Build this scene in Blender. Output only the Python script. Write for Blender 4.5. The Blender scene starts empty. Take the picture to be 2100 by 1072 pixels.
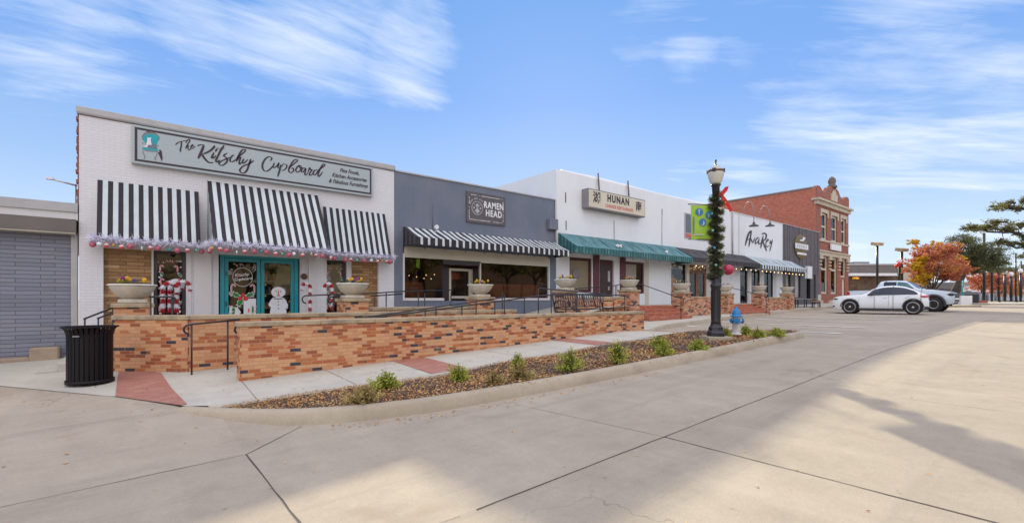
import bpy, bmesh, math, random
from mathutils import Vector, Matrix
R = math.radians
random.seed(7)
sc = bpy.context.scene
COL = sc.collection
# ---------------------------------------------------------------- camera
# world: X runs along the shop fronts (to the right), Y into the shops, Z up
FPX, CX, CY, EYE = 974.0, 1050.0, 612.0, 1.5
CF, SF = 0.7764, 0.6302
cam = bpy.data.objects.new('camera', bpy.data.cameras.new('camera'))
COL.objects.link(cam)
cam.location = (0, 0, EYE)
cam.rotation_euler = (R(90), 0, -math.atan2(SF, CF))
cam.data.sensor_width = 36
cam.data.lens = FPX/2100*36
cam.data.shift_y = (CY-536)/2100
cam.data.clip_start = 0.1
cam.data.clip_end = 3000
sc.camera = cam
# ---------------------------------------------------------------- sun, sky, exposure
SUN = Vector((1.69, 1.74, 1.0)).normalized()
EXPO = 1.03
sd = bpy.data.lights.new('sun', 'SUN'); sd.energy = 3.0; sd.angle = R(.75); sd.color = (1, .90, .62)
sun = bpy.data.objects.new('sun', sd); COL.objects.link(sun)
sun.rotation_euler = SUN.to_track_quat('Z', 'Y').to_euler(); sun.location = (30, 30, 30)
sc.view_settings.view_transform = 'Standard'
sc.view_settings.look = 'None'
sc.view_settings.exposure = EXPO
sc.view_settings.gamma = 1
w = bpy.data.worlds.new('World'); sc.world = w; w.use_nodes = True
N = w.node_tree.nodes; L = w.node_tree.links; N.clear()
class NT:
    """tiny helper for node trees"""
    def __init__(s, tree): s.t = tree
    def n(s, typ, ins=None, **kw):
        nd = s.t.nodes.new(typ)
        for k, v in kw.items(): setattr(nd, k, v)
        for k, v in (ins or {}).items(): s.set(nd.inputs[k], v)
        return nd
    def set(s, inp, v):
        if isinstance(v, bpy.types.NodeSocket): s.t.links.new(v, inp)
        elif isinstance(v, bpy.types.Node): s.t.links.new(v.outputs[0], inp)
        else:
            if isinstance(v, (tuple, list)) and len(v) == 3 and inp.type == 'RGBA': v = (*v, 1)
            inp.default_value = v
    def m(s, op, a, b=0.0, c=0.0, clamp=False):
        nd = s.t.nodes.new('ShaderNodeMath'); nd.operation = op; nd.use_clamp = clamp
        s.set(nd.inputs[0], a); s.set(nd.inputs[1], b); s.set(nd.inputs[2], c)
        return nd.outputs[0]
    def vm(s, op, a, b=(0, 0, 0), out=0):
        nd = s.t.nodes.new('ShaderNodeVectorMath'); nd.operation = op
        s.set(nd.inputs[0], a); s.set(nd.inputs[1], b)
        return nd.outputs[out]
    def mix(s, f, a, b, mode='MIX'):
        nd = s.t.nodes.new('ShaderNodeMix'); nd.data_type = 'RGBA'; nd.blend_type = mode
        s.set(nd.inputs[0], f); s.set(nd.inputs[6], a); s.set(nd.inputs[7], b)
        return nd.outputs[2]
    def ramp(s, f, stops, interp='LINEAR'):
        nd = s.t.nodes.new('ShaderNodeValToRGB'); cr = nd.color_ramp; cr.interpolation = interp
        s.set(nd.inputs[0], f)
        while len(cr.elements) < len(stops): cr.elements.new(.5)
        for e, (p, c) in zip(cr.elements, stops):
            e.position = p; e.color = (*c, 1) if not isinstance(c, (int, float)) else (c, c, c, 1)
        return nd.outputs[0]
    def noise(s, v, scale, detail=4, rough=.5, dist=0, out=0):
        nd = s.t.nodes.new('ShaderNodeTexNoise'); nd.inputs['Scale'].default_value = scale
        nd.inputs['Detail'].default_value = detail; nd.inputs['Roughness'].default_value = rough
        nd.inputs['Distortion'].default_value = dist
        if v is not None: s.set(nd.inputs['Vector'], v)
        return nd.outputs[out]
def pdir(x, y):
    """world direction of a point of the sky"""
    t = (x-CX)/FPX; h = (CY-y)/FPX
    return Vector((SF+CF*t, CF-SF*t, h)).normalized()
nt = NT(w.node_tree)
tc = nt.n('ShaderNodeTexCoord'); dr = tc.outputs['Generated']
sky = nt.n('ShaderNodeTexSky', sky_type='NISHITA', sun_disc=False)
sky.sun_elevation = math.asin(SUN.z); sky.sun_rotation = math.atan2(SUN.x, SUN.y)
sky.dust_density = 0.2; sky.air_density = 1.0; sky.ozone_density = 2.0
sx = nt.n('ShaderNodeSeparateXYZ', {0: dr}); zz = nt.m('MAXIMUM', sx.outputs[2], 0.0)
grad = nt.ramp(zz, [(0, (.40, .47, .55)), (.10, (.34, .43, .56)), (.22, (.215, .325, .515)), (.38, (.125, .245, .50)), (.6, (.09, .22, .47)), (1, (.08, .2, .45))])
nis = nt.mix(1, sky.outputs[0], (.045, .045, .05), 'MULTIPLY')
base = nt.mix(.80, nis, grad)
# wispy cirrus: noise on a flat layer above, held to a few regions of the sky
den = nt.m('ADD', zz, .16)
px = nt.m('DIVIDE', sx.outputs[0], den); py = nt.m('DIVIDE', sx.outputs[1], den)
lay = nt.n('ShaderNodeCombineXYZ', {0: px, 1: py, 2: 0.0}).outputs[0]
mp = nt.n('ShaderNodeMapping', {0: lay}); mp.inputs['Rotation'].default_value = (0, 0, R(-18)); mp.inputs['Scale'].default_value = (.6, 1.5, 1)
n1 = nt.noise(mp.outputs[0], 1.5, 9, .60, .55)
mp2 = nt.n('ShaderNodeMapping', {0: lay}); mp2.inputs['Rotation'].default_value = (0, 0, R(-30)); mp2.inputs['Scale'].default_value = (.9, 3.4, 1)
n2 = nt.noise(mp2.outputs[0], 2.4, 8, .65, .8)
cl = nt.m('ADD', nt.m('MULTIPLY', n1, .72), nt.m('MULTIPLY', n2, .28))
mr1 = nt.n('ShaderNodeMapping', {0: lay}); mr1.inputs['Rotation'].default_value = (0, 0, R(44)); mr2 = nt.n('ShaderNodeMapping', {0: mr1.outputs[0]}); mr2.inputs['Scale'].default_value = (.42, 1.75, 1)
n3 = nt.m('ADD', nt.m('MULTIPLY', nt.noise(mr2.outputs[0], 1.7, 9, .62, .7), .75), nt.m('MULTIPLY', nt.noise(mr2.outputs[0], 6.5, 6, .6, .4), .25))
mkr = nt.m('MULTIPLY', nt.m('SUBTRACT', nt.vm('DOT_PRODUCT', dr, (CF, -SF, 0), 1), .08, clamp=True), 6, clamp=True)
cl = nt.m('ADD', nt.m('MULTIPLY', cl, nt.m('SUBTRACT', 1.0, mkr)), nt.m('MULTIPLY', n3, mkr))
reg = None
for x, y, rad, amt in [(640, 20, 13, .72), (380, 15, 9, .55), (830, 110, 8, .75), (90, 70, 11, .75), (200, 110, 8, .45), (1350, -10, 11, .55), (1560, 30, 10, .6), (1900, 10, 13, .78), (1420, 95, 5, .7), (1760, 160, 13, .78),
                       (2050, 170, 10, .7), (1850, 300, 9, .85), (2060, 300, 13, .85), (1680, 300, 5, .5), (1520, 390, 7, .7), (1400, 350, 4, .45), (60, 380, 9, .4), (60, 450, 10, .4), (1750, 520, 3.5, .8), (2100, 580, 5, .5), (1200, -60, 10, .4)]:
    dt = nt.vm('DOT_PRODUCT', dr, tuple(pdir(x, y)), 1)
    c = math.cos(R(rad))
    g = nt.m('MULTIPLY', nt.m('DIVIDE', nt.m('SUBTRACT', dt, c), 1-c, clamp=True), amt)
    reg = g if reg is None else nt.m('MAXIMUM', reg, g)
# unseen bright cloud behind the camera and overhead, added to brighten shaded surfaces
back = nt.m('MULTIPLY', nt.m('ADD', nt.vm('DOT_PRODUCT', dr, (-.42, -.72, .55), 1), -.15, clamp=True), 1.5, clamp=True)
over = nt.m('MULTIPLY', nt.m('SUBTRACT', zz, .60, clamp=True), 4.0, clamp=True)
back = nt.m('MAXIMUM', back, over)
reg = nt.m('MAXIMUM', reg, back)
dens = nt.m('MULTIPLY', nt.m('SUBTRACT', nt.m('ADD', cl, nt.m('MULTIPLY', reg, .34)), .665), 3.3, clamp=True)
dens = nt.m('MULTIPLY', dens, nt.m('MINIMUM', nt.m('MULTIPLY', reg, 4), 1))
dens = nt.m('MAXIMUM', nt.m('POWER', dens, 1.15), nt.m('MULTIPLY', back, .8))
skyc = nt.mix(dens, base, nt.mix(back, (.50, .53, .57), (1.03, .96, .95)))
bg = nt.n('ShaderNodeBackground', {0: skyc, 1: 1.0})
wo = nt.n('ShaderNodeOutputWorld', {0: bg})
# ---------------------------------------------------------------- measuring helpers
def ray(x):
    t = (x-CX)/FPX
    return SF+CF*t, CF-SF*t
def U(x, v):
    a, b = ray(x); return v/b*a
def Z(x, y, v):
    return (CY-y)/FPX*v/ray(x)[1]+EYE
def lerp(t, tab):
    if t <= tab[0][0]: return tab[0][1]
    for (a, p), (b, q) in zip(tab, tab[1:]):
        if t <= b: return p+(q-p)*(t-a)/(b-a)
    return tab[-1][1]
GT = [(-60, -1.0), (-2, -.13), (1.6, 0), (13.7, .48), (33, .74), (60, .92), (120, 1.0)]
def gz(u, v):      # height of the walk
    return lerp(u, GT)+.06*min(max(0, v-10), 4.5)
def cl01(x): return max(0, min(1, x))
def rz(u, v):      # height of the road: a kerb's drop below the walk, level with it at the driveway on the left
    s = max(cl01((u-.45)/1.1), cl01((7.9-v)/1.6)) if u < 15.4 else 1
    return gz(u, v)-.15*s
def G(x, y, f=gz):
    a, b = ray(x); z = 0.2
    for _ in range(40):
        d = FPX*(EYE-z)/max(y-CY, 1); z = .5*z+.5*f(a*d, b*d)
    return a*d, b*d
# ---------------------------------------------------------------- mesh builder
class MB:
    def __init__(s): s.v = []; s.f = []; s.mi = []; s.sm = []; s.ch = []
    def add(s, vs, fs, mi=0, sm=False):
        o = len(s.v); s.ch.append((o, len(s.f))); s.v += [tuple(p) for p in vs]
        for f in fs: s.f.append(tuple(i+o for i in f)); s.mi.append(mi); s.sm.append(sm)
        return s
    def box(s, x0, x1, y0, y1, z0, z1, mi=0):
        vs = [(x, y, z) for z in (z0, z1) for y in (y0, y1) for x in (x0, x1)]
        return s.add(vs, [(0, 2, 3, 1), (4, 5, 7, 6), (0, 1, 5, 4), (2, 6, 7, 3), (0, 4, 6, 2), (1, 3, 7, 5)], mi)
    def obox(s, c, ax, hs, mi=0):
        c = Vector(c); A = [Vector(a).normalized()*h for a, h in zip(ax, hs)]
        vs = [c+A[0]*i+A[1]*j+A[2]*k for k in (-1, 1) for j in (-1, 1) for i in (-1, 1)]
        return s.add(vs, [(0, 2, 3, 1), (4, 5, 7, 6), (0, 1, 5, 4), (2, 6, 7, 3), (0, 4, 6, 2), (1, 3, 7, 5)], mi)
    def quad(s, a, b, c, d, mi=0): return s.add([a, b, c, d], [(0, 1, 2, 3)], mi)
    def cbox(s, x0, x1, y0, y1, z0, z1, b=.01, mi=0):
        """box with chamfered edges, for stone and cast things"""
        vs = []
        for z, k in ((z0, b), (z0+b, 0), (z1-b, 0), (z1, b)):
            for (x, y, sx_, sy_) in ((x0, y0, 1, 1), (x1, y0, -1, 1), (x1, y1, -1, -1), (x0, y1, 1, -1)):
                q = max(k, b*.02)
                if sx_*sy_ > 0: vs += [(x+sx_*k, y+sy_*(k+b), z), (x+sx_*(k+b), y+sy_*k, z)]
                else: vs += [(x+sx_*(k+b), y+sy_*k, z), (x+sx_*k, y+sy_*(k+b), z)]
        fs = []
        for r in range(3):
            for i in range(8): fs.append((r*8+i, r*8+(i+1) % 8, r*8+8+(i+1) % 8, r*8+8+i))
        fs += [tuple(range(7, -1, -1)), tuple(range(24, 32))]
        return s.add(vs, fs, mi)
    def tube(s, pts, r, n=8, mi=0, cap=True, sm=True):
        pts = [Vector(p) for p in pts]; rs = r if isinstance(r, (list, tuple)) else [r]*len(pts)
        rings = []; pu = None
        for i, p in enumerate(pts):
            d = (pts[min(i+1, len(pts)-1)]-pts[max(i-1, 0)])
            d = d.normalized() if d.length > 1e-9 else Vector((0, 0, 1))
            if pu is None: pu = d.cross(Vector((0, 0, 1)) if abs(d.z) < .9 else Vector((1, 0, 0))).normalized()
            else:
                pu = (pu-d*pu.dot(d)); pu = pu.normalized() if pu.length > 1e-6 else d.orthogonal().normalized()
            w_ = d.cross(pu)
            rings.append([p+(pu*math.cos(2*math.pi*k/n)+w_*math.sin(2*math.pi*k/n))*rs[i] for k in range(n)])
        vs = [q for rg in rings for q in rg]; fs = []
        for i in range(len(pts)-1):
            for k in range(n): fs.append((i*n+k, i*n+(k+1) % n, (i+1)*n+(k+1) % n, (i+1)*n+k))
        s.add(vs, fs, mi, sm)
        if cap:
            o = len(s.v)-len(vs)
            s.f.append(tuple(o+k for k in range(n-1, -1, -1))); s.mi.append(mi); s.sm.append(False)
            s.f.append(tuple(o+(len(pts)-1)*n+k for k in range(n))); s.mi.append(mi); s.sm.append(False)
        return s
    def lathe(s, c, prof, n=24, mi=0, sm=True, axis='z', scale=(1, 1)):
        vs = []; fs = []
        for (r_, h) in prof:
            for k in range(n):
                a = 2*math.pi*k/n; x = r_*math.cos(a)*scale[0]; y = r_*math.sin(a)*scale[1]
                p = {'z': (x, y, h), 'y': (x, h, y), 'x': (h, x, y)}[axis]
                vs.append((c[0]+p[0], c[1]+p[1], c[2]+p[2]))
        for i in range(len(prof)-1):
            for k in range(n):
                q = (i*n+k, i*n+(k+1) % n, (i+1)*n+(k+1) % n, (i+1)*n+k)
                fs.append(q if axis != 'y' else q[::-1])
        s.add(vs, fs, mi, sm)
        o = len(s.v)-len(vs); m = len(prof)-1
        if prof[0][0] > 1e-4: s.f.append(tuple(o+k for k in range(n-1, -1, -1))); s.mi.append(mi); s.sm.append(False)
        if prof[-1][0] > 1e-4: s.f.append(tuple(o+m*n+k for k in range(n))); s.mi.append(mi); s.sm.append(False)
        return s
    def ball(s, c, r_, n=12, mi=0, sc_=(1, 1, 1)):
        m = max(4, n//2+1); vs = []; fs = []
        for i in range(m+1):
            t = math.pi*i/m
            for k in range(n):
                a = 2*math.pi*k/n
                vs.append((c[0]+r_*sc_[0]*math.sin(t)*math.cos(a), c[1]+r_*sc_[1]*math.sin(t)*math.sin(a), c[2]+r_*sc_[2]*math.cos(t)))
        for i in range(m):
            for k in range(n): fs.append((i*n+k, (i+1)*n+k, (i+1)*n+(k+1) % n, i*n+(k+1) % n))
        return s.add(vs, fs, mi, True)
    def disc(s, c, r_, n=24, mi=0, sx_=1, sz_=1):   # faces -Y
        vs = [(c[0]+r_*sx_*math.cos(2*math.pi*k/n), c[1], c[2]+r_*sz_*math.sin(2*math.pi*k/n)) for k in range(n)]
        return s.add(vs, [tuple(range(n))], mi)
    def poly(s, pts, y, mi=0, flip=False):          # polygon in the XZ plane
        f = tuple(range(len(pts)))
        return s.add([(a, y, b) for a, b in pts], [f[::-1] if flip else f], mi)
    def prism(s, pts, y0, y1, mi=0):                # XZ outline given depth
        n = len(pts); vs = [(a, y0, b) for a, b in pts]+[(a, y1, b) for a, b in pts]
        fs = [tuple(range(n)), tuple(range(2*n-1, n-1, -1))]+[(i, i+n, (i+1) % n+n, (i+1) % n) for i in range(n)]
        return s.add(vs, fs, mi)
    def ribbon(s, pts, w_, y, mi=0, cal=True):      # brush stroke in the XZ plane
        P = []
        n = len(pts)
        for i in range(n-1):                        # Catmull-Rom
            p0, p1, p2, p3 = pts[max(i-1, 0)], pts[i], pts[i+1], pts[min(i+2, n-1)]
            for k in range(6):
                t = k/6
                P.append(tuple(.5*((2*p1[j])+(-p0[j]+p2[j])*t+(2*p0[j]-5*p1[j]+4*p2[j]-p3[j])*t*t+(-p0[j]+3*p1[j]-3*p2[j]+p3[j])*t**3) for j in (0, 1)))
        P.append(pts[-1]); vs = []
        m = len(P)
        for i in range(m):
            a, b = P[max(i-1, 0)], P[min(i+1, m-1)]
            dx, dz = b[0]-a[0], b[1]-a[1]; l = math.hypot(dx, dz) or 1; dx /= l; dz /= l
            k = (.42+.58*abs(dz)**1.3*(1 if dz < 0 else .75)) if cal else 1
            k *= min(1, .45+i*.2, .45+(m-1-i)*.2)
            h = w_*k/2
            vs += [(P[i][0]-dz*h, y, P[i][1]+dx*h), (P[i][0]+dz*h, y, P[i][1]-dx*h)]
        return s.add(vs, [(2*i, 2*i+1, 2*i+3, 2*i+2) for i in range(m-1)], mi)
    def parts(s, name, mats, parent, per=1):
        """one object for every `per` shapes added"""
        out = []
        for k in range(0, len(s.ch), per):
            a = s.ch[k]; b = s.ch[k+per] if k+per < len(s.ch) else (len(s.v), len(s.f)); q = MB()
            q.v = s.v[a[0]:b[0]]; q.f = [tuple(i-a[0] for i in f) for f in s.f[a[1]:b[1]]]; q.mi = s.mi[a[1]:b[1]]; q.sm = s.sm[a[1]:b[1]]
            out.append(q.build(name, mats, parent))
        return out
    def build(s, name, mats, parent=None, bevel=0):
        me = bpy.data.meshes.new(name)
        off = Vector((0, 0, 0))
        if parent is not None:
            p = parent
            while p is not None: off += p.location; p = p.parent
        elif s.v:
            xs, ys, zs = zip(*s.v); off = Vector(((min(xs)+max(xs))/2, (min(ys)+max(ys))/2, min(zs)))
        me.from_pydata([(a-off.x, b-off.y, c-off.z) for a, b, c in s.v], [], s.f)
        if not isinstance(mats, (list, tuple)): mats = [mats]
        for m in mats: me.materials.append(m)
        me.polygons.foreach_set('material_index', s.mi)
        me.polygons.foreach_set('use_smooth', s.sm)
        uv = me.uv_layers.new(name='UVMap'); data = [0.0]*(2*len(me.loops))
        V = s.v
        for p in me.polygons:
            nx, ny, nz = p.normal
            if abs(nz) > .72:
                for li, vi in zip(p.loop_indices, p.vertices):
                    q = V[vi]; data[2*li] = q[0]; data[2*li+1] = q[1]
            else:
                l = math.hypot(nx, ny) or 1; tx, ty = -ny/l, nx/l
                for li, vi in zip(p.loop_indices, p.vertices):
                    q = V[vi]; data[2*li] = q[0]*tx+q[1]*ty; data[2*li+1] = q[2]
        uv.data.foreach_set('uv', data)
        me.update(); me.validate()
        o = bpy.data.objects.new(name, me); COL.objects.link(o)
        if parent is not None: o.parent = parent
        else: o.location = off
        if bevel:
            b = o.modifiers.new('bevel', 'BEVEL'); b.width = bevel; b.segments = 2; b.limit_method = 'ANGLE'; b.harden_normals = False
        return o
def tag(o, label=None, cat=None, group=None, kind=None):
    if label: o['label'] = label
    if cat: o['category'] = cat
    if group: o['group'] = group
    if kind: o['kind'] = kind
    return o
def thing(name, loc, label, cat, group=None):
    o = bpy.data.objects.new(name, None); COL.objects.link(o); o.location = loc; o.empty_display_size = .2
    return tag(o, label, cat, group)
def dup(root, loc, label=None, rot=None, scale=None):
    def cp(o, par):
        c = o.copy(); COL.objects.link(c); c.parent = par
        for ch in [q for q in allobjs if q.parent == o]: cp(ch, c)
        return c
    allobjs = list(COL.objects)
    c = cp(root, None); c.location = loc
    if rot is not None: c.rotation_euler = rot
    if scale is not None: c.scale = scale
    if label: c['label'] = label
    return c
def text(s, size, cx, y, cz, mat, name, parent, weight=0.0, shear=0.0, sx_=1.0, rot=0.0, align='CENTER', spacing=1.0, xyz=None, depth=.002):
    """lettering facing -Y, centred on (cx, cz)"""
    cu = bpy.data.curves.new(name, 'FONT'); cu.body = s; cu.size = size; cu.align_x = align; cu.align_y = 'CENTER'
    cu.extrude = depth; cu.offset = weight; cu.shear = shear; cu.space_character = spacing; cu.resolution_u = 3
    t = bpy.data.objects.new(name, cu); COL.objects.link(t)
    bpy.context.view_layer.update()
    me = bpy.data.meshes.new_from_object(t.evaluated_get(bpy.context.evaluated_depsgraph_get()))
    bpy.data.objects.remove(t)
    M = Matrix.Translation((cx, y, cz)) @ Matrix.Rotation(R(90), 4, 'X') @ Matrix.Rotation(rot, 4, 'Z') @ Matrix.Diagonal((sx_, 1, 1, 1))
    if xyz: M = xyz @ Matrix.Rotation(rot, 4, 'Z') @ Matrix.Diagonal((sx_, 1, 1, 1))
    me.transform(M)
    mb = MB(); mb.add([v.co[:] for v in me.vertices], [tuple(p.vertices) for p in me.polygons])
    return mb
# ---------------------------------------------------------------- materials
def newmat(name):
    m = bpy.data.materials.new(name); m.use_nodes = True; m.node_tree.nodes.clear()
    return m, NT(m.node_tree)
def finish(m, t, col, rough=.6, bump=None, bstr=.3, bdist=.01, metal=0, spec=.5, coat=0, emit=None, es=0, normal=None, trans=None, sheen=0):
    p = t.n('ShaderNodeBsdfPrincipled')
    t.set(p.inputs['Base Color'], col); t.set(p.inputs['Roughness'], rough); t.set(p.inputs['Metallic'], metal)
    p.inputs['Specular IOR Level'].default_value = spec; p.inputs['Coat Weight'].default_value = coat
    if emit is not None: t.set(p.inputs['Emission Color'], emit); p.inputs['Emission Strength'].default_value = es
    if bump is not None:
        b = t.n('ShaderNodeBump', {'Height': bump, 'Strength': bstr, 'Distance': bdist}); t.set(p.inputs['Normal'], b.outputs[0])
    out = p.outputs[0]
    if trans is not None:
        tr = t.n('ShaderNodeBsdfTranslucent', {0: trans[0]})
        mx = t.n('ShaderNodeMixShader', {0: trans[1], 1: out, 2: tr.outputs[0]}); out = mx.outputs[0]
    t.n('ShaderNodeOutputMaterial', {0: out})
    return m
def plain(name, c, rough=.55, var=.15, vs=2.0, fine=.08, fs=30, bump=.15, bs=60, metal=0, spec=.5, coat=0, c2=None, bd=.004, streak=0):
    """one paint or stone colour, with uneven tone, fine grain and relief"""
    m, t = newmat(name); o = t.n('ShaderNodeTexCoord').outputs['Object']
    a = t.noise(o, vs, 5, .6); b = t.noise(o, fs, 3, .6)
    c2 = c2 or tuple(x*.55 for x in c)
    f = t.m('MULTIPLY', t.m('SUBTRACT', a, .42, clamp=True), var*7, clamp=True)
    col = t.mix(f, c, c2) if var else t.mix(0, c, c2)
    if streak:
        mp = t.n('ShaderNodeMapping', {0: o}); mp.inputs['Scale'].default_value = (9, 9, .35)
        sn = t.noise(mp.outputs[0], 1.6, 5, .6)
        col = t.mix(t.m('MULTIPLY', t.m('SUBTRACT', sn, .5, clamp=True), streak*4, clamp=True), col, tuple(x*.6 for x in c))
    g = t.m('ADD', t.m('MULTIPLY', b, fine*2), 1-fine)
    col = t.mix(1, col, t.n('ShaderNodeCombineColor', {0: g, 1: g, 2: g}).outputs[0], 'MULTIPLY')
    return finish(m, t, col, t.m('ADD', rough-.06, t.m('MULTIPLY', a, .12)), t.noise(o, bs, 3, .6) if bump else None, bump, bd, metal, spec, coat)
def brick(name, stops, bw=.203, bh=.0677, mortar=(.42, .33, .25), ms=.006, off=.5, squash=1, rough=.75, var=.25, bstr=.5, stain=(.1, .08, .06), stainamt=.25, ss=1.2, noisebend=0, cluster=0, efflo=0):
    m, t = newmat(name); uv = t.n('ShaderNodeTexCoord').outputs['UV']
    ob = t.n('ShaderNodeTexCoord').outputs['Object']
    src = uv
    if noisebend:
        nn = t.noise(uv, 9, 3, .6, out=1)
        src = t.vm('ADD', uv, t.vm('MULTIPLY', t.vm('SUBTRACT', nn, (.5, .5, .5)), (noisebend, noisebend, 0)))
    b = t.n('ShaderNodeTexBrick', {'Vector': src, 'Color1': (0, 0, 0), 'Color2': (1, 1, 1), 'Mortar': (0, 0, 0), 'Scale': 1.0, 'Mortar Size': ms, 'Mortar Smooth': .25, 'Bias': 0.0, 'Brick Width': bw, 'Row Height': bh})
    b.offset = off; b.squash = squash
    rnd = t.n('ShaderNodeSeparateColor', {0: b.outputs[0]}).outputs[0]
    if cluster:
        cn = t.noise(uv, 1.6, 2, .5)
        rnd = t.m('ADD', rnd, t.m('MULTIPLY', t.m('SUBTRACT', cn, .5), cluster))
    col = t.ramp(rnd, stops, 'CONSTANT')
    n1 = t.noise(uv, 22, 4, .65); n2 = t.noise(ob, ss, 4, .6)
    k = t.m('ADD', t.m('MULTIPLY', n1, var*2), 1-var)
    col = t.mix(1, col, t.n('ShaderNodeCombineColor', {0: k, 1: k, 2: k}).outputs[0], 'MULTIPLY')
    mc = t.mix(t.noise(uv, 40, 2), mortar, tuple(x*.75 for x in mortar))
    col = t.mix(b.outputs[1], col, mc)
    ef = t.noise(ob, 2.7, 6, .75); col = t.mix(t.ramp(ef, [(.60, 0), (.78, efflo)]), col, (.62, .56, .50))
    col = t.mix(t.m('MULTIPLY', t.m('SUBTRACT', n2, .5, clamp=True), stainamt*4, clamp=True), col, t.mix(1, col, stain, 'MULTIPLY') if False else t.mix(.5, col, stain))
    hgt = t.m('SUBTRACT', t.m('ADD', t.m('MULTIPLY', n1, .35), t.m('MULTIPLY', rnd, .15)), b.outputs[1])
    return finish(m, t, col, rough, hgt, bstr, .006)
MT = {}
TAN = (.60, .32, .16); TAN2 = (.55, .27, .13); RED1 = (.42, .12, .042); RED2 = (.31, .085, .033); ORG = (.45, .16, .05); BLK = (.045, .04, .05)
MT['brick'] = brick('ramp_brick', [(0, BLK), (.055, RED2), (.16, TAN), (.36, TAN2), (.50, RED1), (.62, TAN), (.76, ORG), (.84, TAN2), (.93, RED1)], cluster=.12, mortar=(.47, .30, .19), ms=.0055, var=.17, stainamt=.22, efflo=.35, noisebend=.004)
MT['brick_old'] = brick('planter_brick', [(0, BLK), (.10, (.28, .10, .06)), (.22, (.48, .25, .15)), (.45, (.45, .16, .08)), (.62, (.55, .33, .22)), (.76, (.38, .14, .07)), (.86, TAN)], bw=.21, bh=.07, mortar=(.33, .22, .15), var=.3)
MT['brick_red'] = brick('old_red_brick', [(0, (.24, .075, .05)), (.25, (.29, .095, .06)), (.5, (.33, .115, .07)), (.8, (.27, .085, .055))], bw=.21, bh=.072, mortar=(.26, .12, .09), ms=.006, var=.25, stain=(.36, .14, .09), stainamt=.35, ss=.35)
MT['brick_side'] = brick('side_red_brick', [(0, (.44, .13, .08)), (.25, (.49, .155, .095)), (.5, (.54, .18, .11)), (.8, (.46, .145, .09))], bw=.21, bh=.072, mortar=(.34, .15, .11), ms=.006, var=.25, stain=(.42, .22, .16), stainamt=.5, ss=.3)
MT['brick_white'] = brick('painted_white_brick', [(0, (.64, .64, .68)), (.5, (.655, .655, .695))], mortar=(.635, .635, .675), ms=.006, rough=.6, var=.03, bstr=.10, stain=(.47, .46, .52), stainamt=.4, ss=.5, noisebend=.012)
MT['roman'] = brick('painted_roman_brick', [(0, (.185, .20, .26)), (.3, (.20, .215, .28)), (.6, (.17, .185, .24)), (.85, (.21, .22, .27))], bw=.62, bh=.088, off=.37, mortar=(.10, .09, .12), ms=.006, rough=.5, var=.1, bstr=.9, stain=(.15, .14, .16), stainamt=.3, noisebend=.012)
MT['ledge'] = brick('tan_ledgestone', [(0, (.22, .125, .055)), (.2, (.34, .19, .08)), (.4, (.27, .15, .065)), (.6, (.40, .24, .11)), (.75, (.31, .175, .075)), (.92, (.45, .30, .16))], bw=.34, bh=.085, off=.35, squash=1, mortar=(.13, .08, .04), ms=.005, var=.35, bstr=1.0, noisebend=.03, stainamt=.2)
MT['steps'] = brick('step_pavers', [(0, (.36, .115, .065)), (.5, (.42, .14, .08)), (.8, (.48, .17, .09))], bw=.2, bh=.0667, mortar=(.2, .1, .07), ms=.004, var=.15)
MT['paver'] = brick('red_pavers', [(0, (.36, .155, .115)), (.4, (.33, .135, .10)), (.75, (.39, .18, .135))], bw=.2, bh=.1, mortar=(.30, .15, .12), ms=.003, var=.15, bstr=.2, stain=(.42, .27, .22), stainamt=.4)
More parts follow.
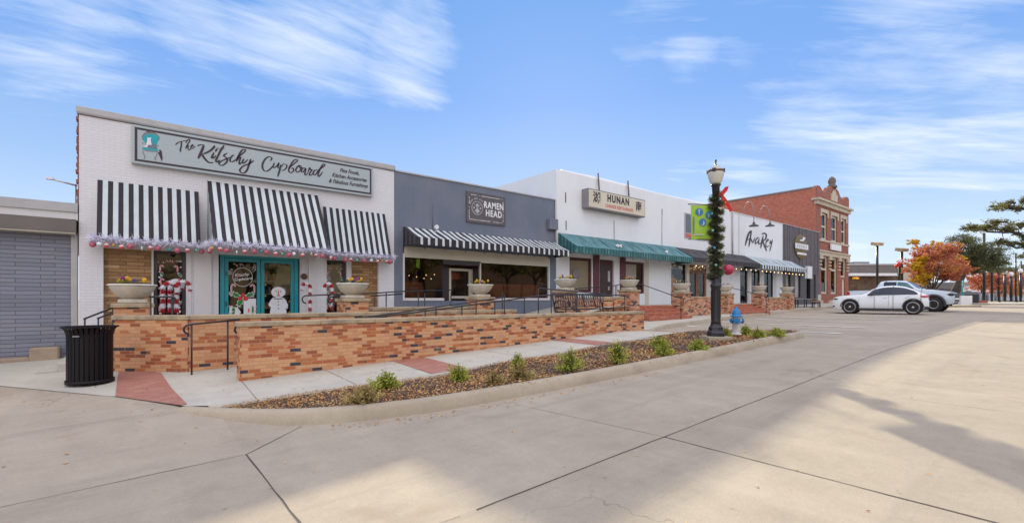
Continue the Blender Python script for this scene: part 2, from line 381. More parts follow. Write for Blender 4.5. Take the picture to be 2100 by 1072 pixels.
def concrete(name, c, c2, slabs=False):
    m, t = newmat(name); g = t.n('ShaderNodeNewGeometry').outputs['Position']
    a = t.noise(g, .45, 6, .62, .3); b = t.noise(g, 2.3, 6, .65); f = t.noise(g, 70, 3, .7); d = t.noise(g, 260, 2, .6)
    mp = t.n('ShaderNodeMapping', {0: g}); mp.inputs['Scale'].default_value = (1.0, .16, 1); mp.inputs['Rotation'].default_value = (0, 0, R(90))
    s_ = t.noise(mp.outputs[0], 1.7, 5, .6)
    col = t.mix(t.ramp(a, [(.3, 0), (.7, 1)]), c, c2)
    col = t.mix(t.ramp(b, [(.45, 0), (.8, .55)]), col, tuple(x*.74 for x in c2))
    col = t.mix(t.ramp(s_, [(.52, 0), (.72, .30)]), col, tuple(x*1.25 for x in c))
    sp = t.ramp(f, [(.61, 0), (.69, .55)]); col = t.mix(sp, col, tuple(x*.6 for x in c2))
    sp2 = t.ramp(d, [(.56, 0), (.68, .45)]); col = t.mix(sp2, col, tuple(min(1, x*1.5) for x in c))
    gr = t.noise(g, 130, 3, .8); k = t.m('ADD', t.m('ADD', t.m('MULTIPLY', gr, .46), .66), t.m('MULTIPLY', t.noise(g, 28, 4, .7), .22)); col = t.mix(1, col, t.n('ShaderNodeCombineColor', {0: k, 1: k, 2: k}).outputs[0], 'MULTIPLY')
    if slabs:       # each poured slab a little different; hairline cracks, oil drips, tyre polish
        q = t.n('ShaderNodeSeparateXYZ', {0: g}); cell = t.n('ShaderNodeCombineXYZ', {0: t.m('FLOOR', t.m('DIVIDE', t.m('SUBTRACT', q.outputs[0], 1.0), 3.65)), 1: t.m('FLOOR', t.m('DIVIDE', t.m('SUBTRACT', q.outputs[1], 3.03), 2.73)), 2: 0.0})
        wn = t.n('ShaderNodeTexWhiteNoise', {'Vector': cell.outputs[0]}); k = t.m('ADD', t.m('MULTIPLY', wn.outputs[0], .13), .935); col = t.mix(1, col, t.n('ShaderNodeCombineColor', {0: k, 1: k, 2: k}).outputs[0], 'MULTIPLY')
        wv = t.vm('ADD', g, t.vm('MULTIPLY', t.noise(g, 1.1, 4, .6, out=1), (1.3, 1.3, 0)))
        vo = t.n('ShaderNodeTexVoronoi', {'Vector': wv, 'Scale': .23}, feature='DISTANCE_TO_EDGE'); ck = t.ramp(vo.outputs[0], [(0, 1), (.0022, 0)]); ck = t.m('MULTIPLY', ck, t.ramp(t.noise(g, .35, 2), [(.50, 0), (.58, .55)]))
        col = t.mix(ck, col, tuple(x*.35 for x in c2))
        dr_ = t.n('ShaderNodeTexVoronoi', {'Vector': g, 'Scale': 1.7}); dk = t.m('MULTIPLY', t.ramp(dr_.outputs[0], [(.025, 1), (.05, 0)]), t.ramp(t.noise(g, .6, 2), [(.48, 0), (.6, .6)])); col = t.mix(dk, col, tuple(x*.4 for x in c2))
        tm = t.n('ShaderNodeMapping', {0: g}); tm.inputs['Scale'].default_value = (.05, 2.4, 1); ty = t.noise(tm.outputs[0], 1.3, 5, .65); col = t.mix(t.ramp(ty, [(.52, 0), (.68, .30)]), col, (c2[0]*.74, c2[1]*.75, c2[2]*.80))
        bl = t.noise(g, 5.5, 5, .7); col = t.mix(t.ramp(bl, [(.55, 0), (.75, .25)]), col, tuple(min(1, x*1.18) for x in c))
    st = t.noise(g, .9, 3, .5, .8); col = t.mix(t.ramp(st, [(.63, 0), (.72, .4)]), col, (c[0]*.62, c[1]*.53, c[2]*.47))
    return finish(m, t, col, .82, t.m('ADD', f, t.m('MULTIPLY', b, 2)), .25, .004, spec=.3)
MT['road'] = concrete('road_concrete', (.39, .335, .268), (.325, .274, .220), True)
MT['walk'] = concrete('walk_concrete', (.49, .465, .41), (.42, .40, .35))
MT['kerb'] = concrete('kerb_concrete', (.415, .36, .28), (.31, .265, .20))
MT['foundation'] = concrete('old_foundation', (.40, .32, .24), (.25, .19, .14))
MT['coping'] = plain('sandstone_coping', (.42, .33, .215), .8, .5, 4, .25, 40, .6, 30, c2=(.22, .18, .13))
MT['bowl'] = plain('cast_stone', (.58, .535, .45), .75, .35, 3, .12, 60, .3, 80, c2=(.34, .29, .23), streak=.3)
MT['bowlrim'] = plain('cast_stone_rim', (.66, .64, .59), .7, .2, 4, .08, 60, .2, 80)
MT['white'] = plain('white_paint', (.62, .61, .62), .5, .12, 1.5, .04, 40, .1, 60, c2=(.48, .46, .45), streak=.15)
MT['white2'] = plain('white_stucco', (.72, .75, .79), .6, .14, .7, .05, 30, .3, 45, c2=(.58, .59, .62), streak=.15)
MT['cream'] = plain('cream_trim', (.56, .53, .44), .5, .12, 2, .05)
MT['capgrey'] = plain('metal_cap', (.40, .40, .41), .45, .15, 3, .05, streak=.2)
MT['ramen'] = plain('slate_paint', (.125, .15, .205), .6, .45, .7, .09, 18, .45, 22, c2=(.175, .185, .235), streak=.25)
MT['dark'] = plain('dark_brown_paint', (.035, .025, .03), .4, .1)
MT['black'] = plain('black_metal', (.018, .018, .024), .35, .1, bump=.05)
MT['blackcoat'] = plain('black_glossy_paint', (.006, .005, .007), .45, .1, bump=.05, spec=.25)
MT['char'] = plain('charcoal_siding', (.105, .092, .098), .6, .35, 2, .1, c2=(.07, .062, .07), streak=.5)
MT['teal'] = plain('teal_paint', (.01, .27, .33), .35, .15, 2, .03, bump=.05)
MT['stripe_w'] = plain('white_canvas', (.56, .62, .65), .8, .12, 3, .05, 90, .25, 200)
MT['stripe_k'] = plain('black_canvas', (.026, .021, .029), .8, .1, 3, .1, 90, .25, 200)
MT['canvas_dk'] = plain('charcoal_canvas', (.055, .05, .058), .8, .3, 2, .1, 90, .3, 200, c2=(.09, .085, .09))
MT['canvas_gr'] = plain('green_canvas', (.03, .135, .15), .8, .6, 2.5, .12, 60, .3, 200, c2=(.11, .24, .27), streak=.3)
MT['canvas_gr2'] = plain('faded_green_canvas', (.085, .22, .25), .8, .6, 2, .12, 60, .3, 200, c2=(.17, .32, .37))
MT['canvas_gd'] = plain('dark_green_canvas', (.02, .10, .095), .8, .3, 3, .1)
MT['canvas_bw'] = plain('blue_white_canvas', (.34, .42, .50), .8, .3, 3, .1, 60, .3, 200, c2=(.25, .30, .36))
MT['canvas_bk'] = plain('blue_black_canvas', (.05, .06, .085), .8, .2, 3, .1)
MT['oxblood'] = plain('oxblood_paint', (.10, .022, .028), .45, .15)
MT['wood'] = plain('brown_wood', (.20, .085, .03), .45, .5, 6, .15, c2=(.11, .04, .018))
MT['woodpanel'] = plain('reddish_wood', (.48, .15, .06), .5, .5, 5, .15, c2=(.28, .08, .035))
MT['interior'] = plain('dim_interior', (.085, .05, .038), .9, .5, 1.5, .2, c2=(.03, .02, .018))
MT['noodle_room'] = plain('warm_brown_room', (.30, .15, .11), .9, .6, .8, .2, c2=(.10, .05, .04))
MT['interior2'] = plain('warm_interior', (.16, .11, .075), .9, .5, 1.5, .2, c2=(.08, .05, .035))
MT['red'] = plain('red_velvet', (.42, .008, .016), .7, .3, 30)
MT['redp'] = plain('red_plastic', (.62, .02, .025), .35, .05)
MT['snow'] = plain('snow_white', (.72, .74, .78), .7, .1)
MT['pink'] = plain('pink_glitter', (.48, .12, .17), .45, .5, 60, .3, 200, .6, 300, c2=(.30, .06, .09))
MT['coral'] = plain('coral_paper', (.72, .09, .10), .5, .1)
MT['ltpink'] = plain('pale_pink_icing', (.75, .48, .50), .6, .1)
MT['blueb'] = plain('blue_bauble', (.05, .30, .42), .3, .1)
MT['greenb'] = plain('mint_bauble', (.16, .45, .33), .3, .1)
MT['gold'] = plain('gold_bauble', (.60, .33, .08), .3, .1)
MT['hydw'] = plain('chipped_white_paint', (.60, .60, .60), .5, .35, 14, .1, c2=(.38, .33, .28))
MT['hydb'] = plain('hydrant_blue', (.01, .21, .52), .4, .2, 8)
MT['rust'] = plain('rusty_iron', (.16, .07, .04), .8, .5, 9, .2)
MT['orange'] = plain('orange_paint', (.75, .13, .03), .6, .1)
MT['greenp'] = plain('holly_green', (.01, .20, .04), .6, .1)
MT['sign'] = plain('sign_aqua', (.36, .425, .45), .5, .12, .8, .02, c2=(.34, .39, .42))
MT['signink'] = plain('sign_ink', (.03, .018, .03), .5, .1)
MT['signteal'] = plain('sign_teal', (.0, .33, .40), .5, .05)
MT['grey'] = plain('mid_grey', (.22, .21, .22), .6, .2)
MT['ltgrey'] = plain('light_grey', (.42, .42, .44), .6, .2)
MT['lightbox'] = plain('aged_lightbox_face', (.60, .56, .44), .45, .25, 1.5, .04, c2=(.50, .46, .34))
MT['signred'] = plain('faded_red_ink', (.55, .12, .14), .6, .2)
MT['banner'] = plain('lime_banner', (.28, .47, .04), .6, .25, 3, .05, c2=(.20, .36, .03))
MT['bannerblue'] = plain('banner_blue', (.02, .16, .36), .6, .1)
MT['stone'] = plain('pale_limestone', (.50, .44, .35), .75, .35, 3, .1, c2=(.32, .27, .21))
MT['greige'] = plain('grey_fascia', (.145, .13, .12), .7, .15)
MT['bark'] = plain('bark', (.06, .045, .038), .9, .5, 5, .3, 30, .8, 18)
MT['carw'] = plain('white_car_paint', (.74, .79, .83), .22, .03, 1, 0, bump=0, coat=.8)
MT['carlb'] = plain('pale_car_paint', (.60, .70, .80), .22, .03, 1, 0, bump=0, coat=.8)
MT['carblk'] = plain('black_plastic_trim', (.03, .03, .034), .55, .1)
MT['tyre'] = plain('tyre_rubber', (.016, .015, .017), .8, .1)
MT['alloy'] = plain('alloy', (.42, .42, .43), .3, .1, metal=.8)
MT['carglass'] = plain('car_glass', (.022, .03, .055), .08, .1, bump=0, coat=0)
MT['carglass2'] = plain('car_glass_clear', (.03, .13, .15), .06, .4, 1.5, bump=0, coat=1)
MT['taillight'] = plain('tail_lamp', (.5, .01, .02), .15, .05, bump=0)
MT['paintline'] = plain('worn_line_paint', (.66, .64, .60), .8, .22, 5, .1, c2=(.42, .38, .33))
MT['joint'] = plain('joint_filler', (.085, .072, .062), .9, .4, 3)
MT['door_dark'] = plain('dark_wood_door', (.045, .025, .02), .4, .3, 6)
def glass(name, tint, refl):
    m, t = newmat(name)
    lw = t.n('ShaderNodeLayerWeight', {0: .35})
    fac = t.m('ADD', refl, t.m('MULTIPLY', t.m('POWER', lw.outputs[1], 2.5), .35), clamp=True)
    tr = t.n('ShaderNodeBsdfTransparent', {0: tint}); gl = t.n('ShaderNodeBsdfGlossy', {0: (1, 1, 1), 1: .015})
    o = t.n('ShaderNodeTexCoord').outputs['Object']
    bp = t.n('ShaderNodeBump', {'Height': t.noise(o, 1.3, 2), 'Strength': .12, 'Distance': .02}); t.set(gl.inputs['Normal'], bp.outputs[0])
    mx = t.n('ShaderNodeMixShader', {0: fac, 1: tr.outputs[0], 2: gl.outputs[0]}); t.n('ShaderNodeOutputMaterial', {0: mx.outputs[0]})
    return m
MT['glass'] = glass('window_glass', (.66, .65, .62), .06)
def globeglass():
    m, t = newmat('ribbed_globe_glass')
    tr = t.n('ShaderNodeBsdfTranslucent', {0: (.85, .85, .78)}); pr = t.n('ShaderNodeBsdfPrincipled', {'Base Color': (.72, .73, .68), 'Roughness': .15})
    o = t.n('ShaderNodeTexCoord').outputs['Object']; wv = t.n('ShaderNodeTexWave', {'Vector': o, 'Scale': 12.0}); wv.bands_direction = 'Z'
    bp = t.n('ShaderNodeBump', {'Height': wv.outputs[1], 'Strength': .4, 'Distance': .01}); t.set(pr.inputs['Normal'], bp.outputs[0])
    mx = t.n('ShaderNodeMixShader', {0: .45, 1: pr.outputs[0], 2: tr.outputs[0]}); t.n('ShaderNodeOutputMaterial', {0: mx.outputs[0]})
    return m
MT['globe'] = globeglass()
def emis(name, c, s):
    m, t = newmat(name); e = t.n('ShaderNodeEmission', {0: c, 1: s}); t.n('ShaderNodeOutputMaterial', {0: e.outputs[0]}); return m
MT['bulb'] = emis('lit_bulb', (1, .62, .28), 1.6)
MT['fairy'] = emis('fairy_light', (1, .70, .35), 1.1)
MT['opensign'] = emis('open_neon', (1, .45, .05), .7)
def leaf(name, cols, trans=.35, rough=.6, clump=.9):
    m, t = newmat(name); g = t.n('ShaderNodeNewGeometry'); o = t.n('ShaderNodeTexCoord').outputs['Object']
    r1 = g.outputs['Random Per Island']; a = t.noise(o, clump, 3, .6)
    f = t.m('ADD', t.m('MULTIPLY', r1, .55), t.m('MULTIPLY', t.m('SUBTRACT', a, .28), 1.0), clamp=True)
    n = len(cols); col = t.ramp(f, [(i/(n-1)*.86+.05, c) for i, c in enumerate(cols)])
    return finish(m, t, col, rough, trans=(col, trans), spec=.25)
MT['leaf_oak'] = leaf('live_oak_leaves', [(.06, .065, .03), (.13, .14, .05), (.22, .21, .06), (.34, .28, .07)])
MT['leaf_oak2'] = leaf('dark_oak_leaves', [(.04, .05, .028), (.08, .09, .045), (.13, .145, .06), (.20, .20, .07)])
MT['leaf_orange'] = leaf('autumn_leaves', [(.27, .07, .065), (.40, .115, .10), (.49, .165, .12), (.57, .27, .07), (.68, .44, .06)], .5, clump=.5)
MT['leaf_red'] = leaf('red_autumn_leaves', [(.42, .09, .05), (.55, .16, .08), (.62, .26, .16), (.60, .30, .08)], .45)
MT['leaf_yellow'] = leaf('yellow_autumn_leaves', [(.42, .25, .01), (.55, .38, .02), (.5, .22, .02)], .45)
MT['leaf_shrub'] = leaf('shrub_leaves', [(.15, .18, .025), (.32, .37, .05), (.48, .52, .09), (.60, .52, .13)], .3, clump=5)
MT['leaf_brown'] = leaf('browning_shrub_leaves', [(.20, .14, .06), (.36, .27, .10), (.46, .35, .13), (.40, .42, .11)], .3, clump=5)
MT['leaf_pansy'] = leaf('pansy_leaves', [(.02, .05, .012), (.05, .11, .02), (.08, .15, .03)], .2, clump=5)
MT['needles'] = leaf('garland_needles', [(.05, .058, .035), (.10, .11, .06), (.17, .17, .095)], .1, clump=5)
MT['tinsel'] = leaf('white_lilac_tinsel', [(.48, .45, .58), (.66, .64, .78), (.80, .80, .90), (.88, .88, .94)], .3, clump=6)
MT['chip'] = leaf('mulch_chips', [(.10, .062, .048), (.17, .11, .08), (.27, .18, .13), (.44, .34, .26)], 0, .9, clump=3)
MT['litter'] = leaf('dry_leaf_litter', [(.30, .11, .04), (.45, .20, .07), (.56, .33, .11), (.62, .47, .26)], 0, .8, clump=3)
MT['pansy_y'] = plain('yellow_petals', (.75, .42, .01), .6, .2, 20)
MT['pansy_p'] = plain('purple_petals', (.12, .05, .32), .6, .2, 20)
MT['pansy_m'] = plain('magenta_petals', (.25, .03, .16), .6, .2, 20)
MT['soil'] = plain('mulch_soil', (.085, .055, .042), .95, .5, 6, .35, 25, 1, 30, c2=(.10, .07, .05), bd=.02)
# ================================================================ THE GROUND
def drape(poly, zf, name, mat, cell=.6, dz=0.0):
    bm = bmesh.new()
    bm.faces.new([bm.verts.new((x, y, 0)) for x, y in poly])
    xs = [p[0] for p in poly]; ys = [p[1] for p in poly]
    for lo, hi, no in ((min(xs), max(xs), (1, 0, 0)), (min(ys), max(ys), (0, 1, 0))):
        k = math.ceil(lo/cell)*cell
        while k < hi:
            bmesh.ops.bisect_plane(bm, geom=bm.verts[:]+bm.edges[:]+bm.faces[:], plane_co=tuple(k*c for c in no), plane_no=no); k += cell
    mb = MB(); bm.verts.index_update()
    mb.add([(v.co.x, v.co.y, zf(v.co.x, v.co.y)+dz) for v in bm.verts], [], 0)
    for f in bm.faces:
        idx = [v.index for v in f.verts]
        a, b, c = [bm.verts[i].co if False else f.verts[k].co for k, i in enumerate(idx[:3])]
        if f.normal.z == 0: f.normal_update()
        if f.normal.z < 0: idx = idx[::-1]
        mb.f.append(tuple(idx)); mb.mi.append(0); mb.sm.append(True)
    bm.free()
    return mb.build(name, mat)
def axis(vals):
    out = []
    for a, b, s in vals:
        n = max(1, round((b-a)/s)); out += [a+(b-a)*i/n for i in range(n)]
    return out+[vals[-1][1]]
ua = axis([(-900, -100, 200), (-100, -20, 20), (-20, -4, 4), (-4, 18, .35), (18, 46, .6), (46, 60, 2), (60, 140, 10), (140, 900, 190)])
va = axis([(-900, -100, 200), (-100, -20, 20), (-20, -2, 3), (-2, 13, .35), (13, 30, 2), (30, 140, 12), (140, 900, 190)])
mb = MB()
mb.add([(u, v, rz(u, v)) for v in va for u in ua], [(j*len(ua)+i, j*len(ua)+i+1, (j+1)*len(ua)+i+1, (j+1)*len(ua)+i) for j in range(len(va)-1) for i in range(len(ua)-1)], 0, True)
tag(mb.build('road', MT['road']), kind='structure')
def gwalk(u, v):
    t = cl01((u-12.6)/2.2)
    return gz(u, v)*(1-t)+(rz(u, v)+.0)*t if v < 10.6 else gz(u, v)
WALK = [(-14, 14.8), (-14, 13.1), (-1.7, 11.9), (-.17, 9.9), (.62, 8.25), (.95, 7.9), (2.4, 7.78), (4.4, 7.68), (7.5, 7.92), (11, 8.07), (14.0, 8.05), (14.7, 7.85), (15.3, 8.6), (14.8, 9.9), (14.0, 10.6), (13.9, 14.8)]
tag(drape(WALK, gwalk, 'front_walk', MT['walk'], .25, .006), kind='structure')
PVD = [[(-.12, 12.3), (.52, 11.5), (.68, 8.3), (.60, 8.28), (-.14, 9.86)], [(4.55, 9.8), (5.3, 9.8), (5.15, 7.75), (4.35, 7.71)], [(9.4, 9.8), (10.0, 9.8), (10.0, 8.06), (9.3, 8.04)], [(14.02, 10.2), (14.7, 9.9), (14.5, 7.95), (13.9, 8.06)]]
for p in PVD:
    tag(drape(p, gwalk, 'brick_paver_strip', MT['paver'], .25, .013), kind='structure')
def strip(pts, wd, zf, dz, mb, wob=.004, seg=.25):
    q = []
    for (a, b), (c, d) in zip(pts, pts[1:]):
        l = math.hypot(c-a, d-b); n = max(1, int(l/seg))
        q += [(a+(c-a)*i/n, b+(d-b)*i/n) for i in range(n)]
    q.append(pts[-1]); vs = []
    for i, (x, y) in enumerate(q):
        a, b = q[max(i-1, 0)], q[min(i+1, len(q)-1)]; dx, dy = b[0]-a[0], b[1]-a[1]; l = math.hypot(dx, dy) or 1
        h = wd/2*random.uniform(.6, 1.25) if wob else wd/2; o = random.uniform(-wob, wob)
        for s in (1, -1):
            X, Y = x-dy/l*(s*h+o), y+dx/l*(s*h+o); vs.append((X, Y, zf(X, Y)+dz))
    mb.add(vs, [(2*i, 2*i+1, 2*i+3, 2*i+2) for i in range(len(q)-1)])
jm = MB()
for pts, w_ in [([(1.0, 5.76), (1.02, -8)], .022), ([(-9, 5.76), (1.0, 5.76)], .011), ([(-9, 8.1), (.40, 8.02)], .010), ([(2.1, 3.02), (34, 3.05)], .018), ([(1.95, 3.02), (1.02, 3.1)], .007),
                ([(4.62, 3.02), (4.6, -8)], .02), ([(4.62, 3.02), (4.4, 5.35)], .007), ([(8.35, 1.7), (8.33, -6)], .008), ([(1.0, 5.76), (1.75, 6.45)], .014), ([(12.1, 3.0), (12.1, -6)], .006), ([(8.9, .6), (9.0, -.6)], .006), ([(-9, 2.9), (1, 2.9)], .008)]:
    strip(pts, w_*.72, rz, .004, jm)
for pts, w_ in [([(-1.7, 11.9), (-.17, 9.9), (.62, 8.25)], .008), ([(-9, 12.6), (-1.7, 11.9)], .008)]:
    strip(pts, w_, gwalk, .012, jm)
for u in (1.62, 3.1, 6.9, 8.4, 11.4, 12.8): strip([(u, 9.76), (u-.12, 7.9 if u > 5 else 7.74)], .007, gwalk, .012, jm)
strip([(1.05, 11.2), (2.6, 10.1)], .006, gwalk, .012, jm); strip([(1.0, 9.77), (1.6, 9.77)], .006, gwalk, .012, jm)
tag(jm.build('pavement_joints', MT['joint']), kind='structure')
pl = MB()
for i, u in enumerate([17.6, 20.9, 24.2, 27.4, 30.7, 37.2, 44.0]):
    strip([(u, 5.1+.12*i), (u-.1, 10.6+.03*i)], .26, rz, .012, pl, .003)
tag(pl.build('parking_stripes', MT['paintline']), kind='structure')
# planting bed, its kerb, mulch
BED = [(.55, 8.02), (.9, 7.5), (1.6, 6.72), (2.4, 6.2), (3.4, 5.88), (5, 5.68), (7.5, 5.52), (11, 5.4), (13.5, 5.38), (15.2, 5.45), (15.85, 5.65), (16.2, 6.05), (16.2, 6.5), (15.6, 7.1), (14.7, 7.85), (14.0, 8.05), (11, 8.07), (7.5, 7.92), (4.4, 7.68), (2.4, 7.78)]
def smoothline(pts, k=5):
    out = []; n = len(pts)
    for i in range(n-1):
        p0, p1, p2, p3 = pts[max(i-1, 0)], pts[i], pts[i+1], pts[min(i+2, n-1)]
        for s in range(k):
            t = s/k; out.append(tuple(.5*((2*p1[j])+(-p0[j]+p2[j])*t+(2*p0[j]-5*p1[j]+4*p2[j]-p3[j])*t*t+(-p0[j]+3*p1[j]-3*p2[j]+p3[j])*t**3) for j in (0, 1)))
    return out+[pts[-1]]
def kerb(line, name, prof, zt, mat=None, label=None):
    mb = MB(); vs = []; n = len(prof)
    for i, (x, y) in enumerate(line):
        a, b = line[max(i-1, 0)], line[min(i+1, len(line)-1)]; dx, dy = b[0]-a[0], b[1]-a[1]; l = math.hypot(dx, dy) or 1
        nx, ny = -dy/l, dx/l        # left of travel = inwards
        top = zt(x, y)
        for (o, h) in prof: vs.append((x+nx*o, y+ny*o, top+h))
    mb.add(vs, [(i*n+k, (i+1)*n+k, (i+1)*n+k+1, i*n+k+1) for i in range(len(line)-1) for k in range(n-1)], 0, True)
    return mb.build(name, mat or MT['kerb'])
KP = [(-.06, -.24), (-.045, -.12), (-.015, -.02), (.02, .016), (.06, .03), (.14, .03), (.165, .018), (.17, -.12)]
tag(kerb(smoothline(BED[:15]), 'planting_bed_kerb', KP, lambda u, v: gz(min(u, 15.5), v)-.02*cl01((u-14)/2)), kind='structure')
tag(kerb([(u, v) for u, v in [(.9, 7.93), (2.4, 7.80), (4.4, 7.70), (7.5, 7.94), (11, 8.09), (13.9, 8.07)]][::-1], 'bed_back_edging', [(0, -.10), (0, .012), (.05, .014), (.055, -.10)], gwalk, MT['walk']), kind='structure')
tag(drape([(a, b) for a, b in smoothline(BED[:15], 3)]+BED[15:], lambda u, v: gz(min(u, 15.5), v)+.02*math.sin(u*1.7+v*2.1)-.03, 'planting_bed', MT['soil'], .3), kind='structure')
def inpoly(x, y, P):
    c = False
    for (a, b), (d, e) in zip(P, P[1:]+P[:1]):
        if (b > y) != (e > y) and x < (d-a)*(y-b)/(e-b)+a: c = not c
    return c
BIN = [(x, y) for x, y in BED]
rnd = random.Random(11)
def flake(mb, x, y, z, s, tilt=.6, asp=.6):
    a = rnd.uniform(0, 6.28); n = Vector((rnd.gauss(0, tilt), rnd.gauss(0, tilt), 1)).normalized()
    d = Vector((math.cos(a), math.sin(a), 0)); d = (d-n*d.dot(n)).normalized(); e = n.cross(d); c = Vector((x, y, z))
    mb.add([c-d*s, c+e*s*asp-d*s*.1, c+d*s, c-e*s*asp+d*s*.1], [(0, 1, 2, 3)])
mch, lit = MB(), MB(); k = 0
while k < 36000:
    x = .6+15.6*rnd.random()**1.35; y = rnd.uniform(5.3, 8.1)
    if not inpoly(x, y, BIN): continue
    z = gz(min(x, 15.5), y)-.012+.02*math.sin(x*1.7+y*2.1)
    far = .7+x*.045; dl = (math.sin(x*3.1+y*1.7)+math.sin(x*1.3-y*2.9+2))*.22
    if rnd.random() < cl01(1.0-x*.062+dl): flake(lit, x, y, z+rnd.uniform(0, .03), rnd.uniform(.011, .027)*far, .45, rnd.uniform(.35, .7))
    else: flake(mch, x, y, z+rnd.uniform(-.005, .02), rnd.uniform(.010, .027)*far, .4, rnd.uniform(.2, .5))
    k += 1
tag(mch.build('bark_mulch', MT['chip']), 'dark bark mulch chips covering the planting bed behind the curved kerb', 'mulch', kind='stuff')
tag(lit.build('leaf_litter', MT['litter']), 'dry tan and brown leaf litter strewn over the mulch of the planting bed', 'leaf litter', kind='stuff')
fl = MB()
for i in range(560):
    q = rnd.random()
    if q < .42: x = rnd.uniform(-2.5, 9); y = rnd.uniform(8.0, 11) if x > 1 else rnd.uniform(6.5, 12.5)
    elif q < .72:                           # drift in the gutter
        x = 2+abs(rnd.gauss(0, 3.5)); y = lerp(x, [(1.6, 6.6), (2.4, 6.05), (3.4, 5.75), (5, 5.55), (7.5, 5.40), (15, 5.3)])-abs(rnd.gauss(0, .14))-.05
    else: x = rnd.uniform(-4, 12); y = rnd.uniform(.8, 8)
    wk = inpoly(x, y, WALK)
    if inpoly(x, y, BIN): continue
    flake(fl, x, y, (gwalk(x, y)+.02 if wk else rz(x, y)+.012), rnd.uniform(.010, .026)*(.75 if q >= .72 else 1), .25)
tag(fl.build('fallen_leaves', MT['litter']), 'small dry leaves blown thinly over the pale pavement and along the gutter', 'leaves', kind='stuff')
# raised walk on the far side of the parking bays
KL = smoothline([(14.2, 9.9), (15.5, 10.15), (18, 10.5), (22, 10.95), (27, 11.35), (32, 11.7), (38, 12.2), (44, 12.7), (53, 13.3)])
RW = KL+[(53, 15.4), (13.9, 15.4), (13.9, 10.6)]
def raz(u, v): return rz(u, v)+lerp(u, [(14.2, .02), (15.6, .14)])
tag(drape(RW, raz, 'raised_walk', MT['walk'], 1.0, -.004), kind='structure')
tag(kerb(KL, 'raised_walk_kerb', [(-.03, -.20), (-.02, -.04), (.01, -.008), (.05, .006), (.14, .008), (.16, -.01)], raz), kind='structure')
# ---------------------------------------------------------------- terrace behind the walls
def tz(u):  return lerp(u, [(-.4, .50), (6.8, .52), (11.5, .75), (14.2, 1.18), (15, 1.20), (44, 1.20)])
mb = MB(); us = [.9, 2, 4, 6.8, 8, 9.5, 11.5, 13, 14.2, 15.6]
for a, b in zip(us, us[1:]): mb.quad((a, 11.6, tz(a)), (b, 11.6, tz(b)), (b, 15.6, tz(b)), (a, 15.6, tz(a)))
mb.add([(-.4, 12.75, .5), (.9, 11.6, .5), (.9, 15.6, .5), (-.4, 15.6, .5)], [(0, 1, 2, 3)]); mb.quad((-.4, 15.6, .5), (-.4, 12.75, .5), (-.4, 12.75, -.2), (-.4, 15.6, -.2)); mb.quad((-.4, 12.75, .5), (.9, 11.6, .5), (.9, 11.6, -.2), (-.4, 12.75, -.2))
mb.quad((15.6, 12.45, 1.2), (32.3, 12.45, 1.2), (32.3, 15.6, 1.2), (15.6, 15.6, 1.2))
mb.quad((32.3, 12.45, 1.2), (32.3, 12.45, .6), (32.3, 15.6, .6), (32.3, 15.6, 1.2))
tag(mb.build('terrace', MT['walk']), kind='structure')
mb = MB()                                    # wheelchair ramp between the walls
def rmp(u): return lerp(u, [(1.6, .0), (2.3, .03), (9.2, .72), (16, .75)])
us = [1.6, 2.3, 4, 6, 8, 9.2, 11, 13.6]
for a, b in zip(us, us[1:]): mb.quad((a, 10.02, rmp(a)+.02), (b, 10.02, rmp(b)+.02), (b, 11.7, rmp(b)+.02), (a, 11.7, rmp(a)+.02))
tag(mb.build('ramp', MT['walk']), kind='structure')
mb = MB()                                    # the steps going down on the left of the terrace
for i in range(3): mb.box(-.4-.32*(i+1), -.4-.32*i, 12.7, 14.4, -.3, .5-.13*(i+1))
tag(mb.build('side_steps', MT['walk'], bevel=.01), 'plain concrete steps down the left end of the terrace behind the black trash can', 'steps')
# ---------------------------------------------------------------- low brick walls and their stone copings
def brickwall(p0, p1, th, z0, top, label, n=1, group=None, mat='brick', cop=.09, ov=.03, seams=None, sl=None):
    """wall from p0 to p1 (plan), thickness th to the left of travel"""
    a, b = Vector((*p0, 0)), Vector((*p1, 0)); d = (b-a).normalized(); nn = Vector((-d.y, d.x, 0)); l = (b-a).length
    t = thing('brick_wall', ((a+b)/2+nn*th/2)+Vector((0, 0, min(z0))), label, 'wall', group)
    m = MB()
    zb0, zb1 = z0; q = [a, b, b+nn*th, a+nn*th]
    lo = [Vector((v.x, v.y, z)) for v, z in zip(q, (zb0, zb1, zb1, zb0))]; hi = [Vector((v.x, v.y, top-cop)) for v in q]
    m.add(lo+hi, [(3, 2, 1, 0), (4, 5, 6, 7), (0, 1, 5, 4), (1, 2, 6, 5), (2, 3, 7, 6), (3, 0, 4, 7)])
    m.build('brick_face', MT[mat], t)
    c = MB(); u = 0; r_ = random.Random(int(l*100))
    while u < l-.01:
        e = min(l, u+r_.uniform(1.1, 1.7)); e = l if l-e < .5 else e
        s, f = (-ov if u == 0 else .0015), (ov if e == l else -.0015)
        k = MB(); k.cbox(u+s, e+f, -ov, th+ov, top-cop, top+r_.uniform(-.003, .003), .012)
        c.add([a+d*x+nn*y+Vector((0, 0, z)) for x, y, z in k.v], k.f); u = e
    c.build('stone_coping', MT['coping'], t)
    return t
brickwall((1.59, 9.77), (13.75, 9.77), .29, (-.1, .3), 1.075, 'long low multicoloured brick ramp wall nearest the street, topped with sandstone')
brickwall((-.2, 12.18), (.93, 11.24), .28, (-.1, -.1), 1.17, 'short angled brick wall right beside the black trash can')
brickwall((.93, 11.27), (9.3, 11.27), .28, (-.1, .3), 1.17, 'brick wall behind the ramp, running back from the looped handrail at the ramp entry')
brickwall((4.9, 12.0), (8.25, 12.0), .25, (.4, .4), 1.27, 'low brick wall between the snowman door planter and the planter before the glass door')
